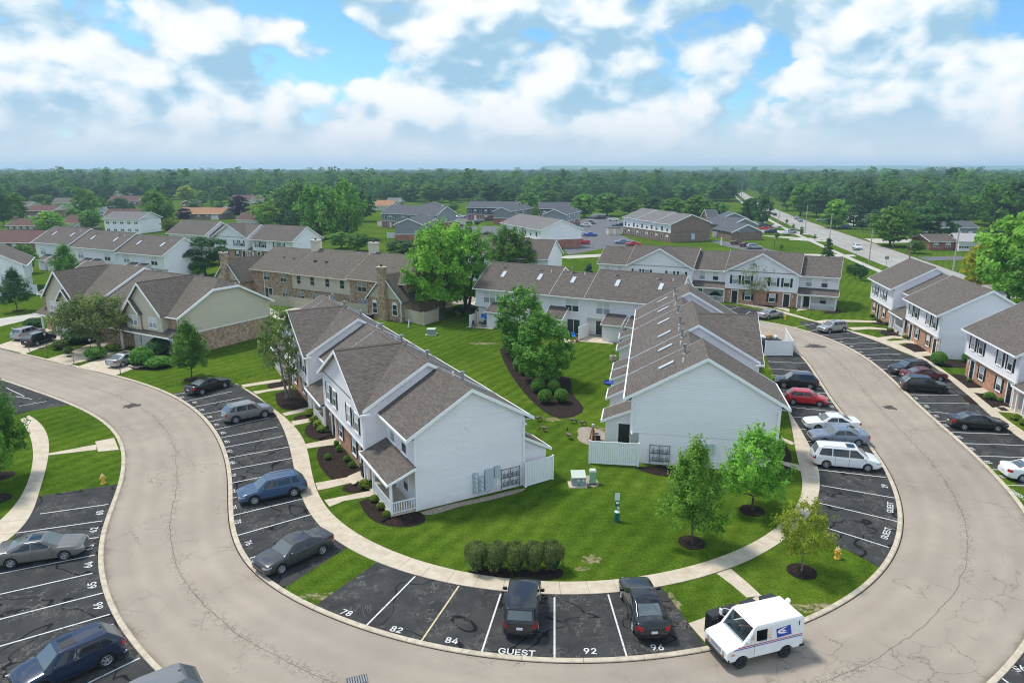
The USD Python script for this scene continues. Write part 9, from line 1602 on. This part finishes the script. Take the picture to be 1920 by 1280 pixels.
# things at the back doors
t = Thing('leaning_planks', 'reddish wooden planks leaning together behind the white fence', 'planks', G(1111, 829), 0.2)
for k in range(6): a = k * 1.05; t.part('plank', MB().tube([(0.34 * math.cos(a), 0.34 * math.sin(a), 0), (0.03 * math.cos(a), 0.03 * math.sin(a), 1.55)], [0.055, 0.04], 4), 'copper_wood' if k % 2 else 'wood_post')
t.part('post_cap', MB().box(-0.10, 0.10, -0.10, 0.10, 1.55, 1.70), 'plate')
single('paddling_pool', MB().lathe([(0.62, 0.0), (0.72, 0.22), (0.66, 0.24), (0.58, 0.06), (0.001, 0.05)], 20, (*G(1143, 719), 0)), 'stripe_blue', 'blue plastic pool on the lawn beside a shed', 'pool', smooth=30)
t = Thing('patio_post', 'brown wooden post at the left patio corner', 'post', G(893, 612), 0); t.part('post', MB().box(-0.12, 0.12, -0.12, 0.12, 0, 2.4), 'wood_post'); t.part('cap', MB().box(-0.15, 0.15, -0.15, 0.15, 2.4, 2.5), 'wood_post')
g = G(902, 608); tw = MB()
for k in range(8): x0, x1 = k * 0.17, (k + 1) * 0.17; y0, y1 = 0.1 * math.sin(k * 1.3), 0.1 * math.sin((k + 1) * 1.3); tw.quad((g[0] + x0, g[1] + y0, 1.0 + 0.1 * math.sin(k)), (g[0] + x1, g[1] + y1, 1.0 + 0.1 * math.sin(k + 1)), (g[0] + x1, g[1] + y1 + 0.1, 1.65), (g[0] + x0, g[1] + y0 + 0.1, 1.65))
single('towel', tw, 'towel_blue', 'bright blue towel hanging at the left patio', 'towel')
def chair(px, label, m, rot=0.0):
 t = Thing('garden_chair', label, 'chair', (*G(*px), 0.03), rot); t.part('seat', MB().box(-0.26, 0.26, -0.26, 0.26, 0.40, 0.45), m); t.part('backrest', MB().hexa([(-0.26, 0.24, 0.45), (0.26, 0.24, 0.45), (0.26, 0.28, 0.45), (-0.26, 0.28, 0.45), (-0.24, 0.40, 0.95), (0.24, 0.40, 0.95), (0.24, 0.44, 0.95), (-0.24, 0.44, 0.95)]), m)
 for x in (-0.23, 0.23):
  for y in (-0.23, 0.23): t.part('leg', MB().box(x - 0.02, x + 0.02, y - 0.02, y + 0.02, 0, 0.4), 'dark_metal')
chair((1076, 636), 'blue garden chair by the dark patio door', 'towel_blue', 0.3); chair((888, 613), 'dark garden chair behind the left divider fence', 'dark_metal', 0.4); chair((906, 613), 'dark garden chair below the blue towel', 'dark_metal', -0.8)
for px, m, lab in (((1080, 641), 'pink_plastic', 'pink toy on the middle patio'), ((1073, 643), 'orange_plastic', 'orange toy on the middle patio'), ((1069, 643), 'bag_white', 'white bundle on the middle patio')):
 gx_, gy_ = G(*px); single('toy', mesh_of(m3.Manifold.batch_hull([m3.Manifold.sphere(0.13, 10).translate([gx_ + a, gy_ + b, 0.16 + c]) for a, b, c in ((0, 0, 0), (0.22, 0.05, 0.02), (0.1, 0.02, 0.22))])), m, lab, 'toy', smooth=40)
single('doormat', MB().box(-0.45, 0.45, -0.3, 0.3, 0, 0.02).add(MB()) if False else MB().obox(G(652, 822), (0.48, -0.88), 0.95, 0.6, 0.044, 0.062), 'mat_brown', 'brown doormat on the concrete pad before the left townhouse', 'doormat')
single('doormat', MB().obox(G(1880, 767), (0.2, 0.98), 1.1, 0.7, 0.036, 0.055), 'bin_black', 'black doormat on the entry path of the right edge townhouse', 'doormat')
# pale edging stones of the raised bed
t = Thing('edging_stones', 'pale stones edging the raised planting bed by the silver sedan', 'stones', (0, 0, 0)); rs = np.random.default_rng(4)
for k, px in enumerate([(243 + i * 3.4, 687.5 + 2.2 * math.sin(i * 0.45)) for i in range(9)] + [(312, 671), (316, 674)]):
 x, y = G(*px); t.part('stone', mesh_of(m3.Manifold.batch_hull([m3.Manifold.sphere(0.10, 8).translate([x + a, y + b, 0.08 + c]) for a, b, c in rs.uniform(-0.16, 0.16, (6, 3)) * [1, 1, 0.5]])), 'kerb_concrete', smooth=50)
# drain, patches
t = Thing('storm_drain', 'dark iron storm drain grate in the drive at the bottom edge', 'drain', (*G(670, 1275), 0.014), 0.35); t.part('frame', MB().box(-0.48, 0.48, -0.30, 0.30, 0, 0.006), 'steel_grate')
for k in range(8): t.part('bar', MB().box(-0.42 + k * 0.115, -0.36 + k * 0.115, -0.26, 0.26, 0.006, 0.02), 'grey_metal')
rp = np.random.default_rng(9)
for px, rx, ry, lab in (((1526, 649), 1.2, 0.9, 'dark broken patch in the upper right drive'), ((246, 760.5), 0.8, 0.7, 'dark star shaped stain in the left drive'), ((1668, 764), 0.55, 0.7, 'small dark oil stain in the right drive')):
 c = G(*px); th = np.linspace(0, 2 * PI, 26)[:-1]; r = 1 + rp.uniform(-0.35, 0.35, 25); struct('road_patch', MB().flat(Polygon([(c[0] + rx * a * math.cos(b), c[1] + ry * a * math.sin(b)) for a, b in zip(r, th)]), 0.0165), 'patch_dark', lab)
# downspout extensions
for pa_, pb_, lab in (((598, 824), (620, 817), 'black drain pipe on the mulch by the lime shrubs'), ((716, 979), (737, 966), 'black drain pipe at the near porch corner'), ((664, 912), (672, 907), 'short black drain pipe on the mulch strip')):
 a, b = G(*pa_), G(*pb_); single('drain_pipe', MB().tube([(*a, 0.12), (*((a + b) / 2), 0.12), (*b, 0.2)], 0.07, 8), 'bin_black', lab, 'pipe')
# ------------------------------------------------------------------ the air: one even box of thin haze
material('haze_air', {'v': ('principled_volume', {'color': (0.62, 0.84, 1.0), 'density': 0.00021, 'anisotropy': 0.1})}, [], surface=None, volume='v.volume')
single('haze', mesh_of(mbox(-9500, 9500, -300, 9500, -3, 75)), 'haze_air', None, None, None, 'stuff')
tag(stage.GetPrimAtPath('/World/haze'), 'thin pale summer haze over the woods')
